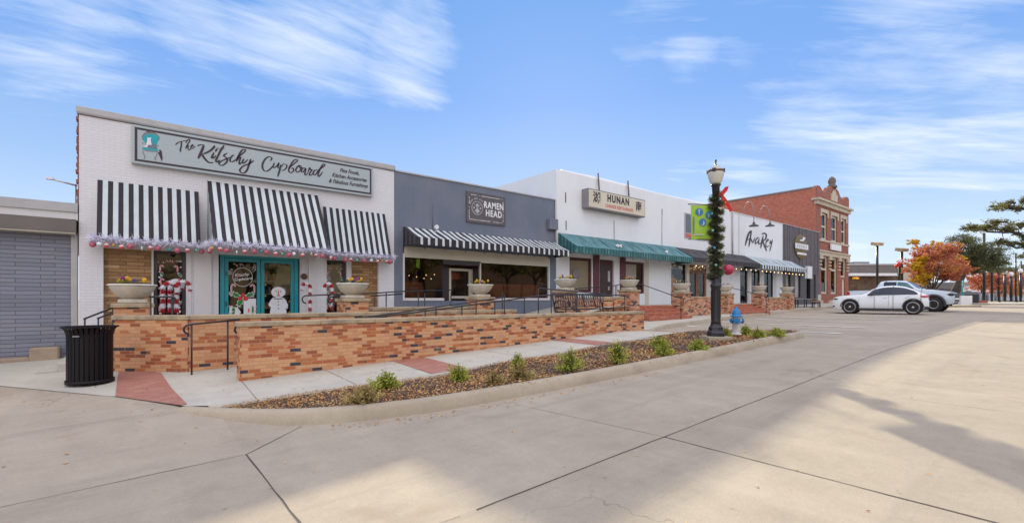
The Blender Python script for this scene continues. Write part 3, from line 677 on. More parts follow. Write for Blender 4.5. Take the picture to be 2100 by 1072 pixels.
brickwall((12.6, 12.0), (15.75, 12.0), .25, (.6, .7), 1.57, 'low brick wall behind the black metal bench')
brickwall((20.15, 12.0), (23.75, 12.0), .25, (.5, .5), 1.60, 'old mottled brick planter wall behind the tall lamp post', mat='brick_old', cop=.07)
brickwall((28.1, 12.0), (31.45, 12.0), .25, (.5, .5), 1.58, 'old mottled brick planter wall farthest along the row', mat='brick_old', cop=.07)
PL = [(.14, 1.40, 'wide stone planter bowl nearest the camera, full of pansies, by the trash can'),
      (4.53, 1.50, 'stone planter bowl on a pier between the snowman door and the slate front'), (8.55, 1.545, 'stone planter bowl before the glass door of the slate shop front'),
      (12.3, 1.80, 'stone planter bowl at the left end of the black bench'), (16.0, 1.86, 'stone planter bowl left of the first red steps'),
      (19.9, 1.80, 'stone planter bowl right of the first red steps, before the glowing yellow star'), (24.0, 1.77, 'stone planter bowl half hidden behind the garlanded lamp post'),
      (27.9, 1.82, 'stone planter bowl right of the second red steps'), (31.75, 1.82, 'stone planter bowl at the far end of the row')]
VP_ = 12.1
PN = ['nearest the camera at the left', 'second from the left, before the snowman door', 'before the glass door of the slate front', 'at the left end of the bench', 'left of the first red steps', 'right of the first red steps', 'just behind the lamp post', 'right of the second red steps', 'last of the row, before the charcoal front']
rf = random.Random(5)
for i, (u, zt, lab) in enumerate(PL):
    if i == 0: u = .10
    VP_ = 12.46 if i == 0 else 12.1
    old = 'brick' if i < 3 else 'brick_old'
    hw = .30
    t = thing('brick_pier', (u, VP_, .4), 'square brick pier under the planter bowl '+PN[i], 'pier', 'brick piers that carry the planter bowls')
    m = MB(); m.box(u-hw, u+hw, VP_-hw, VP_+hw, -.05 if i == 0 else .3, zt-.08); m.build('brick_face', MT[old], t)
    m = MB(); m.cbox(u-hw-.045, u+hw+.045, VP_-hw-.045, VP_+hw+.045, zt-.08, zt, .012); m.build('stone_coping', MT['coping'], t)
    b = thing('planter_bowl', (u, VP_, zt), lab, 'planter', 'stone planter bowls along the terrace')
    m = MB(); m.cbox(u-.235, u+.235, VP_-.235, VP_+.235, zt, zt+.085, .02)
    m.lathe((u, VP_, zt+.085), [(.17, 0), (.15, .012)], 28); m.build('pedestal', MT['bowl'], b)
    m = MB(); m.lathe((u, VP_, zt+.09), [(.13, 0), (.17, .01), (.22, .04), (.29, .10), (.345, .17), (.375, .235), (.385, .268)], 36); m.build('basin', MT['bowl'], b)
    m = MB(); m.lathe((u, VP_, zt+.355), [(.38, 0), (.408, .006), (.412, .022), (.398, .034), (.375, .036), (.36, .02), (.35, -.03), (.001, -.03)], 36); m.build('rim', MT['bowlrim'], b)
    m = MB(); m.lathe((u, VP_, zt+.345), [(.352, 0), (.2, .02), (.001, .02)], 20); m.build('soil', MT['soil'], b)
    m = MB(); z = zt+.36
    for k in range(220 if i < 5 else 120):
        a = rf.uniform(0, 6.28); r_ = .31*math.sqrt(rf.random()); x, y = u+r_*math.cos(a), VP_+r_*math.sin(a); h = rf.uniform(.0, .13)
        s = rf.uniform(.014, .03); n_ = Vector((rf.gauss(0, .7), rf.gauss(0, .7), 1)).normalized(); d = n_.orthogonal().normalized(); e = n_.cross(d)
        c = Vector((x, y, z+h)); m.add([c-d*s, c+e*s*.5, c+d*s, c-e*s*.5], [(0, 1, 2, 3)])
    m.build('pansy_foliage', MT['leaf_pansy'], b)
    cols = ['pansy_y', 'pansy_p', 'pansy_m', 'pansy_y', 'pansy_y']
    for k in range(11 if i < 5 else 8):
        a = rf.uniform(0, 6.28); r_ = .27*math.sqrt(rf.random()); c = cols[(k+i) % 5 if rf.random() < .7 else 0]
        pk = MB(); x, y, zz_ = u+r_*math.cos(a), VP_+r_*math.sin(a), z+rf.uniform(.09, .17)
        for q in range(5):
            aa = q*1.257+rf.random()*.3; o = .02
            pk.lathe((x+o*math.cos(aa), y-.008, zz_+o*math.sin(aa)), [(.001, -.006), (.019, -.002), (.021, .002), (.001, .004)], 8, axis='y')
        pk.build('pansy', MT[c], b)
# red steps
for (a, b, lab) in [(16.36, 19.55, 'red brick steps nearest the long ramp wall'), (24.36, 27.55, 'red brick steps behind the fire hydrant')]:
    m = MB(); z0 = raz(a, 11.5)
    n_ = 4
    for i in range(n_):
        z = z0+(1.2-z0)*(i+1)/n_; m.box(a, b, 11.35+.3*i, 12.6, .3, z)
    tag(m.build('brick_steps', MT['steps'], bevel=.008), lab, 'steps', 'red brick steps up to the terrace')
# ---------------------------------------------------------------- handrails
def rail(label, rails, posts, r_=.019, loops=None):
    """rails: lists of points; posts: (u, v, z bottom, z top)"""
    allp = [p for q in rails for p in q]
    t = thing('handrail', (sum(p[0] for p in allp)/len(allp), sum(p[1] for p in allp)/len(allp), min([p[2] for p in posts] or [0])), label, 'handrail')
    for q in rails: m = MB(); m.tube(q, r_, 8); m.build('rail', MT['black'], t)
    for (u, v, a, b) in posts: m = MB(); m.tube([(u, v, a), (u, v, b)], .017, 6); m.build('post', MT['black'], t)
    return t
def loop(u, v, z, r_, s=1, n=9):
    """curled end of a rail: from the top, round outwards, back underneath"""
    return [(u-s*r_*math.sin(math.pi*i/n), v, z-r_+r_*math.cos(math.pi*i/n)) for i in range(n+1)]
A = [(2.3, .83), (2.6, .90), (9.2, 1.565), (9.6, 1.60), (13.3, 1.62)]
az = lambda u: lerp(u, A)
rail('long black handrail climbing just behind the street-side ramp wall', [[(u, 10.22, z) for u, z in A]], [(u, 10.22, rmp(u), az(u)) for u in (3.4, 4.5, 5.6, 6.65, 7.7, 8.75, 9.8, 10.9, 12.0, 13.28)])
Bq = [(2.3, .80), (8.75, 1.54)]
bz = lambda u: lerp(u, Bq)
rail('black handrail along the rear side of the ramp, ending in an upturned corner', [[(2.3, 11.1, .80), (8.75, 11.1, 1.54), (8.95, 11.5, 1.72)]], [(u, 11.1, rmp(u), bz(u)) for u in (3.6, 5.0, 6.4, 7.7)]+[(8.72, 11.1, .7, 1.54), (8.95, 11.5, .7, 1.72)])
rail('black handrail over the bench from the slate front towards the first steps', [[(9.9, 10.9, 1.82), (13.1, 10.9, 1.66)]], [(9.9, 10.9, .75, 1.82), (12.95, 10.9, .75, 1.66)])
zc = lambda x, y, v: Z(x, y, v)
h1 = [(U(x, 13.2), 13.2, zc(x, y, 13.2)) for x, y in ((628, 606), (700, 603), (760, 601.5), (825, 597), (930, 594))]
rail('upper black handrail from the candy cane past the white pier to the glass door', [loop(h1[0][0], 13.2, h1[0][2], .10)[::-1]+h1, [(h1[2][0], 13.2, h1[2][2]-.08), (h1[3][0], 13.2, h1[3][2]-.08)]],
     [(U(x, 13.2), 13.2, .5, 1.5+d) for x, d in ((768, .04), (792, .2), (858, .18), (871, .18), (925, .22))])
h2 = [(U(x, 11.8), 11.8, zc(x, y, 11.8)) for x, y in ((305, 608.5), (350, 608.5))]
rail('short black rail with a curled end beside the nearest planter bowl', [h2+[(h2[1][0]+.05*math.sin(a*.52)*1.6, 11.8, h2[1][2]-.06+.06*math.cos(a*.52)) for a in range(1, 7)]], [(h2[0][0]+.03, 11.8, .5, h2[0][2]), (U(353, 11.8), 11.8, .5, h2[1][2])])
h3 = [(U(x, 12.9), 12.9, zc(x, y, 12.9)) for x, y in ((681, 608.5), (703, 606.5))]
rail('short black rail with a curled end left of the second planter bowl', [loop(h3[0][0]-.02, 12.9, h3[0][2], .08)[::-1]+h3], [(h3[0][0]+.03, 12.9, .5, h3[0][2])])
rail('pair of sloping black rails beside the side steps behind the trash can', [[(-.68, 13.0, 1.08), (-.2, 13.0, 1.32)], [(-.5, 13.8, 1.06), (-.12, 13.8, 1.25)]], [(-.66, 13.0, 0, 1.09), (-.22, 13.0, .4, 1.31), (-.48, 13.8, 0, 1.06)])
e0 = (U(393, 10.95), 10.95); e1 = (U(467, 11.05), 11.05)
ez0, ez1 = zc(385, 666, 10.95), zc(490, 655, 11.05)
rail('looped black handrail at the entry of the ramp on the left', [loop(e0[0]-.04, 10.95, ez0, .085)[::-1]+[(e0[0], 10.95, ez0+.01), (U(492, 11.05), 11.05, ez1)]], [(*e0, -.02, ez0+.01), (*e1, .02, ez1-.02)])
rail('curled rail end peeping out beside the end of the street-side ramp wall', [loop(U(492, 10.22), 10.22, zc(492, 666, 10.22), .085)[::-1]+[(U(560, 10.22), 10.22, zc(560, 660, 10.22))]], [(U(560, 10.22), 10.22, 0, zc(560, 660, 10.22))])
rail('thin black rail on the terrace before the green-awning shop front', [[(U(x, 13.6), 13.6, zc(x, y, 13.6)) for x, y in ((1175, 592), (1258, 586), (1272, 583))]], [(U(1183, 13.6), 13.6, 1.1, zc(1183, 591, 13.6)), (U(1262, 13.6), 13.6, 1.1, zc(1262, 586, 13.6)), (U(1265, 13.6), 13.6, 1.1, zc(1265, 585, 13.6))])
for u0, lab in ((16.55, 'black stair rail down the middle of the first red steps'), (24.6, 'black stair rail down the second red steps behind the hydrant')):
    zb = raz(u0, 11.3)
    P = [(u0, 12.9, 2.08), (u0+.05, 12.75, 2.12), (u0+.9, 12.45, 2.10), (u0+2.0, 11.3, zb+.92), (u0+2.05, 11.2, zb+.86), (u0+2.0, 11.2, zb+.74)] if u0 < 20 else [(u0, 12.7, 1.86), (u0, 12.75, 2.08), (u0+.9, 12.5, 2.08), (u0+2.3, 11.3, zb+.92), (u0+2.38, 11.2, zb+.86), (u0+2.32, 11.2, zb+.74)]
    rail(lab, [P], [(u0+.02, 12.85 if u0 < 20 else 12.75, 1.2, 2.08), (P[3][0], 11.3, zb, zb+.93)])
# ================================================================ BUILDINGS
VF = 14.5
def front(u0, u1, z0, z1, holes, v=VF, rev=.22, mb=None, mi=0, top=True):
    """wall face with openings and their reveals"""
    mb = mb or MB()
    us = sorted({u0, u1, *[h[0] for h in holes], *[h[1] for h in holes]}); zs = sorted({z0, z1, *[h[2] for h in holes], *[h[3] for h in holes]})
    for a, b in zip(us, us[1:]):
        for c, d in zip(zs, zs[1:]):
            if any(h[0] <= a and b <= h[1] and h[2] <= c and d <= h[3] for h in holes): continue
            mb.quad((a, v, c), (b, v, c), (b, v, d), (a, v, d), mi)
    for a, b, c, d in holes:
        w_ = v+rev
        mb.quad((a, v, c), (a, v, d), (a, w_, d), (a, w_, c), mi); mb.quad((b, v, c), (b, w_, c), (b, w_, d), (b, v, d), mi)
        mb.quad((a, v, d), (b, v, d), (b, w_, d), (a, w_, d), mi); mb.quad((a, v, c), (a, w_, c), (b, w_, c), (b, v, c), mi)
    return mb
def shell(t, u0, u1, z0, z1, v0, v1, mat, name='side_walls', roofz=None, par=.2):
    m = MB(); r_ = roofz or z1-.35
    m.quad((u0, v1, z0), (u0, v0, z0), (u0, v0, z1), (u0, v1, z1)); m.quad((u1, v0, z0), (u1, v1, z0), (u1, v1, z1), (u1, v0, z1)); m.quad((u1, v1, z0), (u0, v1, z0), (u0, v1, z1), (u1, v1, z1))
    m.quad((u0, v0+par, z1), (u1, v0+par, z1), (u1, v0+par, r_), (u0, v0+par, r_))
    m.quad((u0+par, v0, z1), (u0+par, v1, z1), (u0+par, v1, r_), (u0+par, v0, r_)); m.quad((u1-par, v0, z1), (u1-par, v1, z1), (u1-par, v1, r_), (u1-par, v0, r_))
    m.quad((u0, v0, z1), (u1, v0, z1), (u1, v0+par, z1), (u0, v0+par, z1)); m.quad((u0, v0+par, z1), (u0+par, v0+par, z1), (u0+par, v1, z1), (u0, v1, z1)); m.quad((u1-par, v0+par, z1), (u1, v0+par, z1), (u1, v1, z1), (u1-par, v1, z1))
    m.build(name, MT[mat], t)
    m = MB(); m.quad((u0+.01, v0+.01, r_), (u1-.01, v0+.01, r_), (u1-.01, v1, r_), (u0+.01, v1, r_)); m.build('roof', MT['grey'], t)
def room(t, u0, u1, z0, z1, v0, v1, mat='interior', mb=None):
    m = MB()
    m.quad((u0, v1, z0), (u1, v1, z0), (u1, v1, z1), (u0, v1, z1)); m.quad((u0, v0, z0), (u0, v1, z0), (u0, v1, z1), (u0, v0, z1)); m.quad((u1, v1, z0), (u1, v0, z0), (u1, v0, z1), (u1, v1, z1))
    m.quad((u0, v0, z0), (u1, v0, z0), (u1, v1, z0), (u0, v1, z0)); m.quad((u0, v0, z1), (u1, v0, z1), (u1, v1, z1), (u0, v1, z1))
    return m.build('shop_interior', MT[mat], t)
def framed(t, name, u0, u1, z0, z1, v, fm, fw=.06, gm='glass', label=None, mull=(), depth=.08, rails=()):
    """window or door: frame part with its glass as a sub-part"""
    m = MB()
    m.box(u0, u0+fw, v, v+depth, z0, z1); m.box(u1-fw, u1, v, v+depth, z0, z1); m.box(u0+fw, u1-fw, v, v+depth, z1-fw, z1); m.box(u0+fw, u1-fw, v, v+depth, z0, z0+fw)
    for x in mull: m.box(x-fw*.5, x+fw*.5, v+.004, v+depth-.004, z0+fw, z1-fw)
    for z in rails: m.box(u0+fw, u1-fw, v+.006, v+depth-.006, z-fw*.5, z+fw*.5)
    o = m.build(name, MT[fm], t)
    if label: o['label'] = label
    if gm:
        g = MB(); g.quad((u0+fw, v+depth*.55, z0+fw), (u1-fw, v+depth*.55, z0+fw), (u1-fw, v+depth*.55, z1-fw), (u0+fw, v+depth*.55, z1-fw)); g.build('pane', MT[gm], o)
    return o
# ---- 1. white gift shop with the script sign
K0, K1, KZ = U(162, VF), U(808, VF), 5.67
t = thing('shop_building', ((K0+K1)/2, VF, .2), 'white painted brick gift shop with a long script sign and three striped awnings', 'building', 'shops of the row')
kit = t
XS = lambda *a: [U(x, VF) for x in a]
s0, s1, w0, w1, d0, d1, m0, m1, q0, q1 = XS(212, 311, 315, 382, 461, 605, 670, 712, 722, 776)
holes = [(s0, w1, .5, 2.68), (d0-.14, d1+.14, .5, 2.66), (m0, q1, .5, 2.66)]
front(K0, K1, -.25, KZ, holes, VF, .16).build('wall', MT['brick_white'], t)
shell(t, K0+.01, K1-.005, -.3, KZ-.01, VF+.005, 30, 'brick_red')
m = MB(); m.cbox(K0-.04, K1+.02, VF-.05, VF+.26, KZ, KZ+.17, .01)
m.box(K0-.05, K1+.02, VF-.062, VF-.05, KZ+.03, KZ+.155)
for k in range(1, 5): pass
m.build('parapet_cap', MT['capgrey'], t)
m = MB(); m.tube([(K0+i*(K1-K0)/30, VF-.004, KZ-.012+random.uniform(-.004, .004)) for i in range(31)], .006, 4); m.build('cap_flashing_line', MT['rust'], t)
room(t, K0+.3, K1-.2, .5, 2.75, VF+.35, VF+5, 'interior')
m = MB()                                                # ragged toothed brick at the left corner
rr = random.Random(3)
for k in range(int((KZ-3.6)/.075)): m.box(K0-rr.uniform(.015, .06), K0+.03, VF+.03, VF+.3, 3.6+k*.075, 3.6+k*.075+.068)
m.build('broken_brick_edge', MT['brick_red'], t)
# stone panels in the recesses
for a, b in ((s0, s1), (q0, q1)):
    m = MB(); m.quad((a, VF+.10, .5), (b, VF+.10, .5), (b, VF+.10, 2.7), (a, VF+.10, 2.7)); m.quad((a, VF+.1, .5), (a, VF+.1, 2.7), (a, VF+.3, 2.7), (a, VF+.3, .5)); m.build('ledgestone_panel', MT['ledge'], t)
m = MB(); m.box(s1, w0, VF+.05, VF+.3, .5, 2.7); m.box(m1, q0, VF+.05, VF+.3, .5, 2.7); m.parts('jamb_trim', MT['white'], t)
kw = [framed(t, 'window', w0, w1, .72, 2.68, VF+.09, 'dark', .075), framed(t, 'window', m0-.28, m1, .72, 2.66, VF+.12, 'dark', .075)]
# decals, goods and reflections' counterparts in the windows
def star(mb, cx, cz, r_, y, n=5, k=.45, mi=0):
    mb.poly([(cx+(r_ if i % 2 == 0 else r_*k)*math.sin(math.pi*i/n), cz+(r_ if i % 2 == 0 else r_*k)*math.cos(math.pi*i/n)) for i in range(2*n)], y, mi, True)
def candy(mb, x, z, h, y, flip=1, w_=.022):
    P = [(x, z), (x, z+h*.35), (x, z+h*.7), (x+flip*h*.08, z+h*.93), (x+flip*h*.25, z+h), (x+flip*h*.38, z+h*.88), (x+flip*h*.4, z+h*.72)]
    mb.ribbon(P, w_*1.9, y+.001, 0, False); mb.ribbon(P, w_, y, 1, False)
def holly(mb, x, z, s, y, rot):
    for k, mi, dy in ((1.25, 0, .002), (1, 2, .0)):
        pts = []
        for i in range(16):
            a = i/16*2*math.pi; rr_ = s*k*(1 if i % 2 == 0 else .62); px_, pz_ = rr_*math.cos(a)*1.3, rr_*math.sin(a)*.62
            pts.append((x+px_*math.cos(rot)-pz_*math.sin(rot), z+px_*math.sin(rot)+pz_*math.cos(rot)))
        mb.poly(pts, y+dy, mi)
dm = [MT['snow'], MT['coral'], MT['greenp'], MT['redp'], MT['gold'], MT['black'], MT['orange'], MT['ltgrey']]
for wi, (a, b, v) in enumerate(((w0+.08, w1-.08, VF+.128), (m0+.02, m1-.08, VF+.158))):
    m = MB(); rr = random.Random(wi+2)
    for k in range(22):
        x = a+(b-a)*rr.random(); m.disc((x, v, 2.42+rr.uniform(-.02, .03)), .014, 8, k % 2)
    for side, f in ((a+.045, 1), (b-.09, -1)):
        for k in range(5): candy(m, side+rr.uniform(-.01, .03), .85+k*.33, .15, v-.002*k, f, .016)
        for k in range(4): holly(m, side+.04, 1.02+k*.36, .05, v-.012-.003*k, rr.uniform(0, 3))
        for k in range(15): m.disc((side+rr.uniform(-.02, .07), v-.02-.0005*k, rr.uniform(.8, 2.3)), .018, 8, 0); m.disc((side+rr.uniform(-.02, .07), v-.03-.0005*k, rr.uniform(.8, 2.3)), .012, 8, 1)
    m.build('window_decal', dm, kw[wi])
m = MB()
for k in range(6): m.box(w0+.12+k*.08, w0+.17+k*.08, VF+.5+.04*k, VF+.56+.04*k, 1.0, 1.35+.1*math.sin(k*2.1))
m.box(w0+.02, w1-.02, VF+.4, VF+.9, .95, 1.0); m.box(w0+.02, w1-.02, VF+.45, VF+.9, 1.62, 1.65); m.build('window_display', MT['interior2'], t)
m = MB(); m.quad((m0-.3, VF+.6, 1.65), (m1, VF+.6, 1.65), (m1, VF+.6, 2.55), (m0-.3, VF+.6, 2.55)); m.build('window_blind', MT['lightbox'], t)
# pilasters and panels beside the doors
m = MB()
for a, b, dv in [(w1+.03, w1+.10, .03), (w1+.16, d0-.30, .045), (d1+.18, d1+.27, .03), (d1+.36, m0-.34, .045)]: m.box(a, b, VF-dv, VF+.01, .5, 2.66)
m.parts('pilaster_trim', MT['white'], t)
m = MB(); m.box(w1+.2, d0-.42, VF-.05, VF+.0, .5, .85); m.box(w1+.32, d0-.5, VF-.05, VF+.0, .85, .9); m.build('bare_brick_patch', MT['brick_red'], t)
cxm = U(623, VF); m = MB(); m.lathe((cxm, VF-.06, Z(623, 567, VF)), [(.001, 0), (.085, 0), (.09, .02), (.09, .05)], 20, axis='y'); m.build('bronze_medallion', MT['rust'], t)
# teal double doors
dz1 = 2.62
df = MB(); v = VF+.06
df.box(d0-.1, d0, v, v+.1, .5, dz1+.08); df.box(d1, d1+.1, v, v+.1, .5, dz1+.08); df.box(d0, d1, v, v+.1, dz1-.03, dz1+.08); df.build('door_frame', MT['teal'], t)
dm_ = (d0+d1)/2
doors = []
for a, b in ((d0+.01, dm_-.008), (dm_+.008, d1-.01)):
    m = MB(); vv = v+.02
    m.box(a, a+.085, vv, vv+.05, .52, dz1-.04); m.box(b-.085, b, vv, vv+.05, .52, dz1-.04); m.box(a+.085, b-.085, vv, vv+.05, dz1-.13, dz1-.04); m.box(a+.085, b-.085, vv, vv+.05, .52, .74)
    o = m.build('door', MT['teal'], t); doors.append((o, a+.085, b-.085))
    g = MB(); g.quad((a+.085, vv+.03, .74), (b-.085, vv+.03, .74), (b-.085, vv+.03, dz1-.13), (a+.085, vv+.03, dz1-.13)); g.build('pane', MT['glass'], o)
m = MB(); m.box(d0+.03, d0+.05, v-.01, v+.02, 2.1, 2.22); m.box(d0+.03, d0+.05, v-.01, v+.02, 1.3, 1.42); m.parts('hinge', MT['black'], doors[0][0])
# left door: painted round emblem, sprigs, holly, ornaments
o, a, b = doors[0]; m = MB(); y = v+.045; cx_, cz_ = (a+b)/2-.0, 2.08; rr = random.Random(4)
ring = [(cx_+.235*math.cos(i*.262), cz_+.25*math.sin(i*.262)) for i in range(25)]
m.ribbon(ring, .011, y, 0, False)
for k in range(16):
    an = rr.uniform(.1, 3.04); r1 = .27; x_, z_ = cx_+r1*math.cos(an), cz_+r1*math.sin(an); l = rr.uniform(.08, .17)
    ex, ez_ = x_+l*math.cos(an+rr.uniform(-.6, .6)), z_+l*math.sin(an+.4); ex = min(max(ex, a+.02), b-.02); ez_ = min(ez_, dz1-.19)
    m.ribbon([(x_, z_), ((x_+ex)/2+.02, (z_+ez_)/2), (ex, ez_)], .008, y, 7, False)
    m.disc((ex, y-.001, ez_), .018, 8, 0); m.disc((ex, y-.002, ez_), .010, 8, 1)
holly(m, cx_-.16, 1.60, .10, y, 2.6); holly(m, cx_+.17, 1.60, .10, y-.003, .5); holly(m, cx_-.06, 1.40, .11, y-.006, 1.1)
for x_, z_, r1 in ((cx_+.0, 1.60, .045), (cx_-.07, 1.50, .052), (cx_+.07, 1.50, .062)): m.disc((x_, y-.012, z_), r1, 14, 3)
m.box(b-.32, b-.02, y, y+.006, .90, 1.50, 0); m.poly([(a+.01, .98), (a+.2, 1.02), (a+.30, 1.13), (a+.22, 1.26), (a+.03, 1.28)], y, 0); m.poly([(a+.07, 1.0), (a+.14, 1.0), (a+.16, 1.25), (a+.09, 1.25)], y-.003, 2)
m.poly([(b-.10+.025*math.cos(i*.5), 1.18+.13*math.sin(i*.5)) for i in range(12)], y-.004, 2)
m.poly([(b-.2+.02*math.cos(i*.6), 1.18+.06*math.sin(i*.6)) for i in range(10)], y-.004, 6)
for k in range(26): x_ = rr.choice((a+.03, a+.09, b-.04, b-.08))+rr.uniform(-.02, .02); z_ = rr.uniform(.8, 1.65); m.disc((x_, y-.006-.0002*k, z_), .022, 9, 0); m.disc((x_, y-.013-.0002*k, z_), .012, 8, 1)
for f, x_ in ((1, a+.07), (-1, b-.06)): candy(m, x_, 1.66, .22, y-.008, f, .02)
m.build('window_decal', dm, o)
tm = text('Kitschy', .115, cx_-.03, y-.004, cz_+.06, None, 'lettering', None, .002, .35, 1.0, .12); tm.build('painted_lettering', MT['snow'], o)
tm = text('Cupboard', .105, cx_+.0, y-.004, cz_-.05, None, 'lettering', None, .002, .35, 1.0, .12); tm.build('painted_lettering', MT['snow'], o)
m = MB(); star(m, cx_-.09, cz_+.03, .05, y-.008, 5); m.build('painted_star', MT['coral'], o)
# right door: snowman, shelves behind
o, a, b = doors[1]; m = MB(); cx_ = (a+b)/2+.02
P = [(cx_+.185*math.cos(i*.21), 1.68+.15*math.sin(i*.21)) for i in range(30)]
m.poly(P, y, 0)
m.poly([(cx_-.13, 1.53), (cx_+.13, 1.53), (cx_+.19, 1.47), (cx_+.255, 1.32), (cx_+.24, 1.20), (cx_+.19, 1.24), (cx_+.215, 1.14), (cx_+.205, 0.90), (cx_-.205, 0.90), (cx_-.215, 1.14), (cx_-.19, 1.27), (cx_-.23, 1.28), (cx_-.26, 1.34), (cx_-.19, 1.47)][::-1], y, 0, True)
m.poly([(cx_-.024, 1.59), (cx_+.024, 1.59), (cx_+.004, 1.76), (cx_-.004, 1.76)], y-.004, 6)
for x_, z_ in ((cx_-.06, 1.70), (cx_+.06, 1.70), (cx_, 1.42), (cx_, 1.32), (cx_, 1.22)): m.disc((x_, y-.005, z_), .016, 10, 5)
m.ribbon([(cx_-.04, 1.60), (cx_-.015, 1.565), (cx_+.015, 1.565), (cx_+.04, 1.60)], .010, y-.005, 5, False); m.ribbon([(cx_-.14, 1.50), (cx_, 1.49), (cx_+.14, 1.50)], .022, y-.003, 5, False)
for k in range(11): x_ = a+.03+rr.uniform(0, .02) if k % 2 else b-.03; star(m, x_, .8+k*.155, .028, y-.002, 5, .5, 4 if k % 3 else 3)
m.build('window_decal', dm, o)
m = MB(); rr = random.Random(9)
for z_ in (1.2, 1.62, 2.0, 2.38):
    m.box(d0+.9, d1+.2, VF+1.0, VF+1.3, z_, z_+.025, 0)
    for k in range(9): x_ = d0+.95+k*.11; h = rr.uniform(.08, .26); m.box(x_, x_+rr.uniform(.04, .1), VF+1.03, VF+1.12, z_+.026, z_+.026+h, rr.choice((1, 2, 3, 4)))
m.build('stocked_shelves', [MT['cream'], MT['gold'], MT['interior2'], MT['greenb'], MT['lightbox']], t)
m = MB(); m.poly([(d1-.42, 1.6), (d1+.3, 1.6), (d1+.3, 2.5), (d1-.25, 2.5), (d1-.3, 2.1)], VF+.9, 0); m.build('poster', MT['lightbox'], t)
# ---- sign of the gift shop
VS = 14.34
sx0, sx1, sz0, sz1 = U(270, VS), U(765, VS), 4.70, 5.61
t = thing('shop_sign', ((sx0+sx1)/2, VS, sz0), 'long pale aqua signboard with flowing black script and a teal chair emblem', 'sign')
m = MB(); m.box(sx0, sx1, VS, VF-.01, sz0, sz1); m.build('board', MT['sign'], t, bevel=.008)
m = MB(); i_, w_ = .055, .05; yy = VS-.004
for q in ((sx0+i_, sx1-i_, sz0+i_, sz0+i_+w_), (sx0+i_, sx1-i_, sz1-i_-w_, sz1-i_), (sx0+i_, sx0+i_+w_, sz0+i_+w_, sz1-i_-w_), (sx1-i_-w_, sx1-i_, sz0+i_+w_, sz1-i_-w_)): m.box(q[0], q[1], yy, VS+.01, q[2], q[3])
m.build('border', MT['signink'], t)
def crop(ox, oy, sc_, v):
    def f(p):
        x, y = ox+p[0]/sc_, oy+p[1]/sc_; return U(x, v), Z(x, y, v)
    return f
SA = crop(350, 270, 9.748, VS-.006); SB = crop(530, 300, 8.75, VS-.006)
m = MB(); y0 = VS-.005
def strokes(F, lst, k=1.0):
    for n_, (w_, pts) in enumerate(lst): m.ribbon([F(p) for p in pts], w_*k, y0-.0004*(len(m.f) % 7), 0)
strokes(SA, [(.034, [(95, 265), (140, 225), (200, 200), (270, 185), (330, 175)]), (.034, [(218, 195), (212, 280), (198, 350), (192, 385), (215, 405)]),
    (.028, [(300, 230), (345, 165), (378, 155), (375, 200), (325, 275), (300, 345)]), (.028, [(302, 345), (330, 290), (352, 272), (345, 335), (368, 370), (400, 335)]), (.026, [(400, 320), (440, 290), (442, 258), (410, 285), (405, 328), (430, 342), (468, 310), (490, 285)]),
    (.05, [(535, 285), (590, 265), (680, 272)]), (.062, [(665, 275), (615, 400), (550, 538)]), (.058, [(885, 280), (840, 340), (760, 400), (640, 450)]), (.060, [(618, 445), (690, 550), (770, 618), (855, 615)]),
    (.05, [(868, 415), (822, 515), (850, 530), (905, 480)]), (.052, [(932, 340), (890, 402)]), (.052, [(1072, 275), (1010, 360), (940, 500), (905, 575), (930, 610), (985, 565)]), (.026, [(920, 322), (1000, 345), (1080, 345)]),
    (.046, [(1132, 432), (1062, 480), (1128, 540), (1125, 600), (1062, 660), (1010, 675), (965, 640), (1010, 592), (1080, 560), (1180, 515)]), (.046, [(1275, 482), (1245, 475), (1195, 530), (1192, 590), (1240, 600), (1305, 555)]),
    (.048, [(1300, 560), (1385, 480), (1490, 390), (1470, 355), (1415, 385), (1360, 480), (1310, 602)]), (.042, [(1310, 602), (1370, 520), (1400, 512), (1380, 575), (1372, 650), (1425, 615)]),
    (.044, [(1465, 540), (1432, 615), (1462, 630), (1545, 555)]), (.052, [(1605, 545), (1570, 650), (1530, 760), (1470, 825), (1405, 815), (1385, 760), (1450, 690), (1580, 635), (1665, 575)])])
strokes(SB, [(.05, [(215, 262), (240, 215), (200, 188), (130, 222), (75, 320), (82, 410), (140, 450), (210, 410), (262, 350)]), (.042, [(288, 295), (265, 365), (290, 385), (340, 340), (368, 298), (350, 380), (388, 398)]),
    (.05, [(402, 330), (380, 430), (345, 550)]), (.040, [(388, 398), (450, 320), (510, 342), (490, 400), (440, 435), (405, 425)]), (.046, [(540, 400), (620, 330), (700, 260), (680, 235), (630, 262), (560, 370), (545, 440), (580, 475), (630, 440), (622, 392), (590, 402)]),
    (.042, [(735, 342), (695, 372), (670, 430), (700, 468), (750, 430), (765, 362), (730, 345), (745, 385), (800, 385)]), (.042, [(845, 388), (790, 400), (770, 452), (800, 462), (850, 398), (832, 490), (850, 518), (885, 478)]),
    (.042, [(885, 478), (920, 385), (935, 425), (965, 420), (915, 490), (928, 525), (985, 478)]), (.046, [(1060, 422), (1002, 440), (982, 498), (1020, 512), (1085, 425), (1190, 345), (1168, 320), (1120, 380), (1072, 500), (1090, 542), (1152, 458)])])
m.build('script_lettering', MT['signink'], t)
for s, x, yq in (('Fine Foods,', 717, 352.5), ('Kitchen Accessories', 717, 364.5), ('& Fabulous Furnishings', 715, 376.5)):
    text(s, .165, U(x, VS-.006), VS-.006, Z(x, yq, VS), None, 'lettering', None, .003, .3, .78).build('small_lettering', MT['signink'], t)
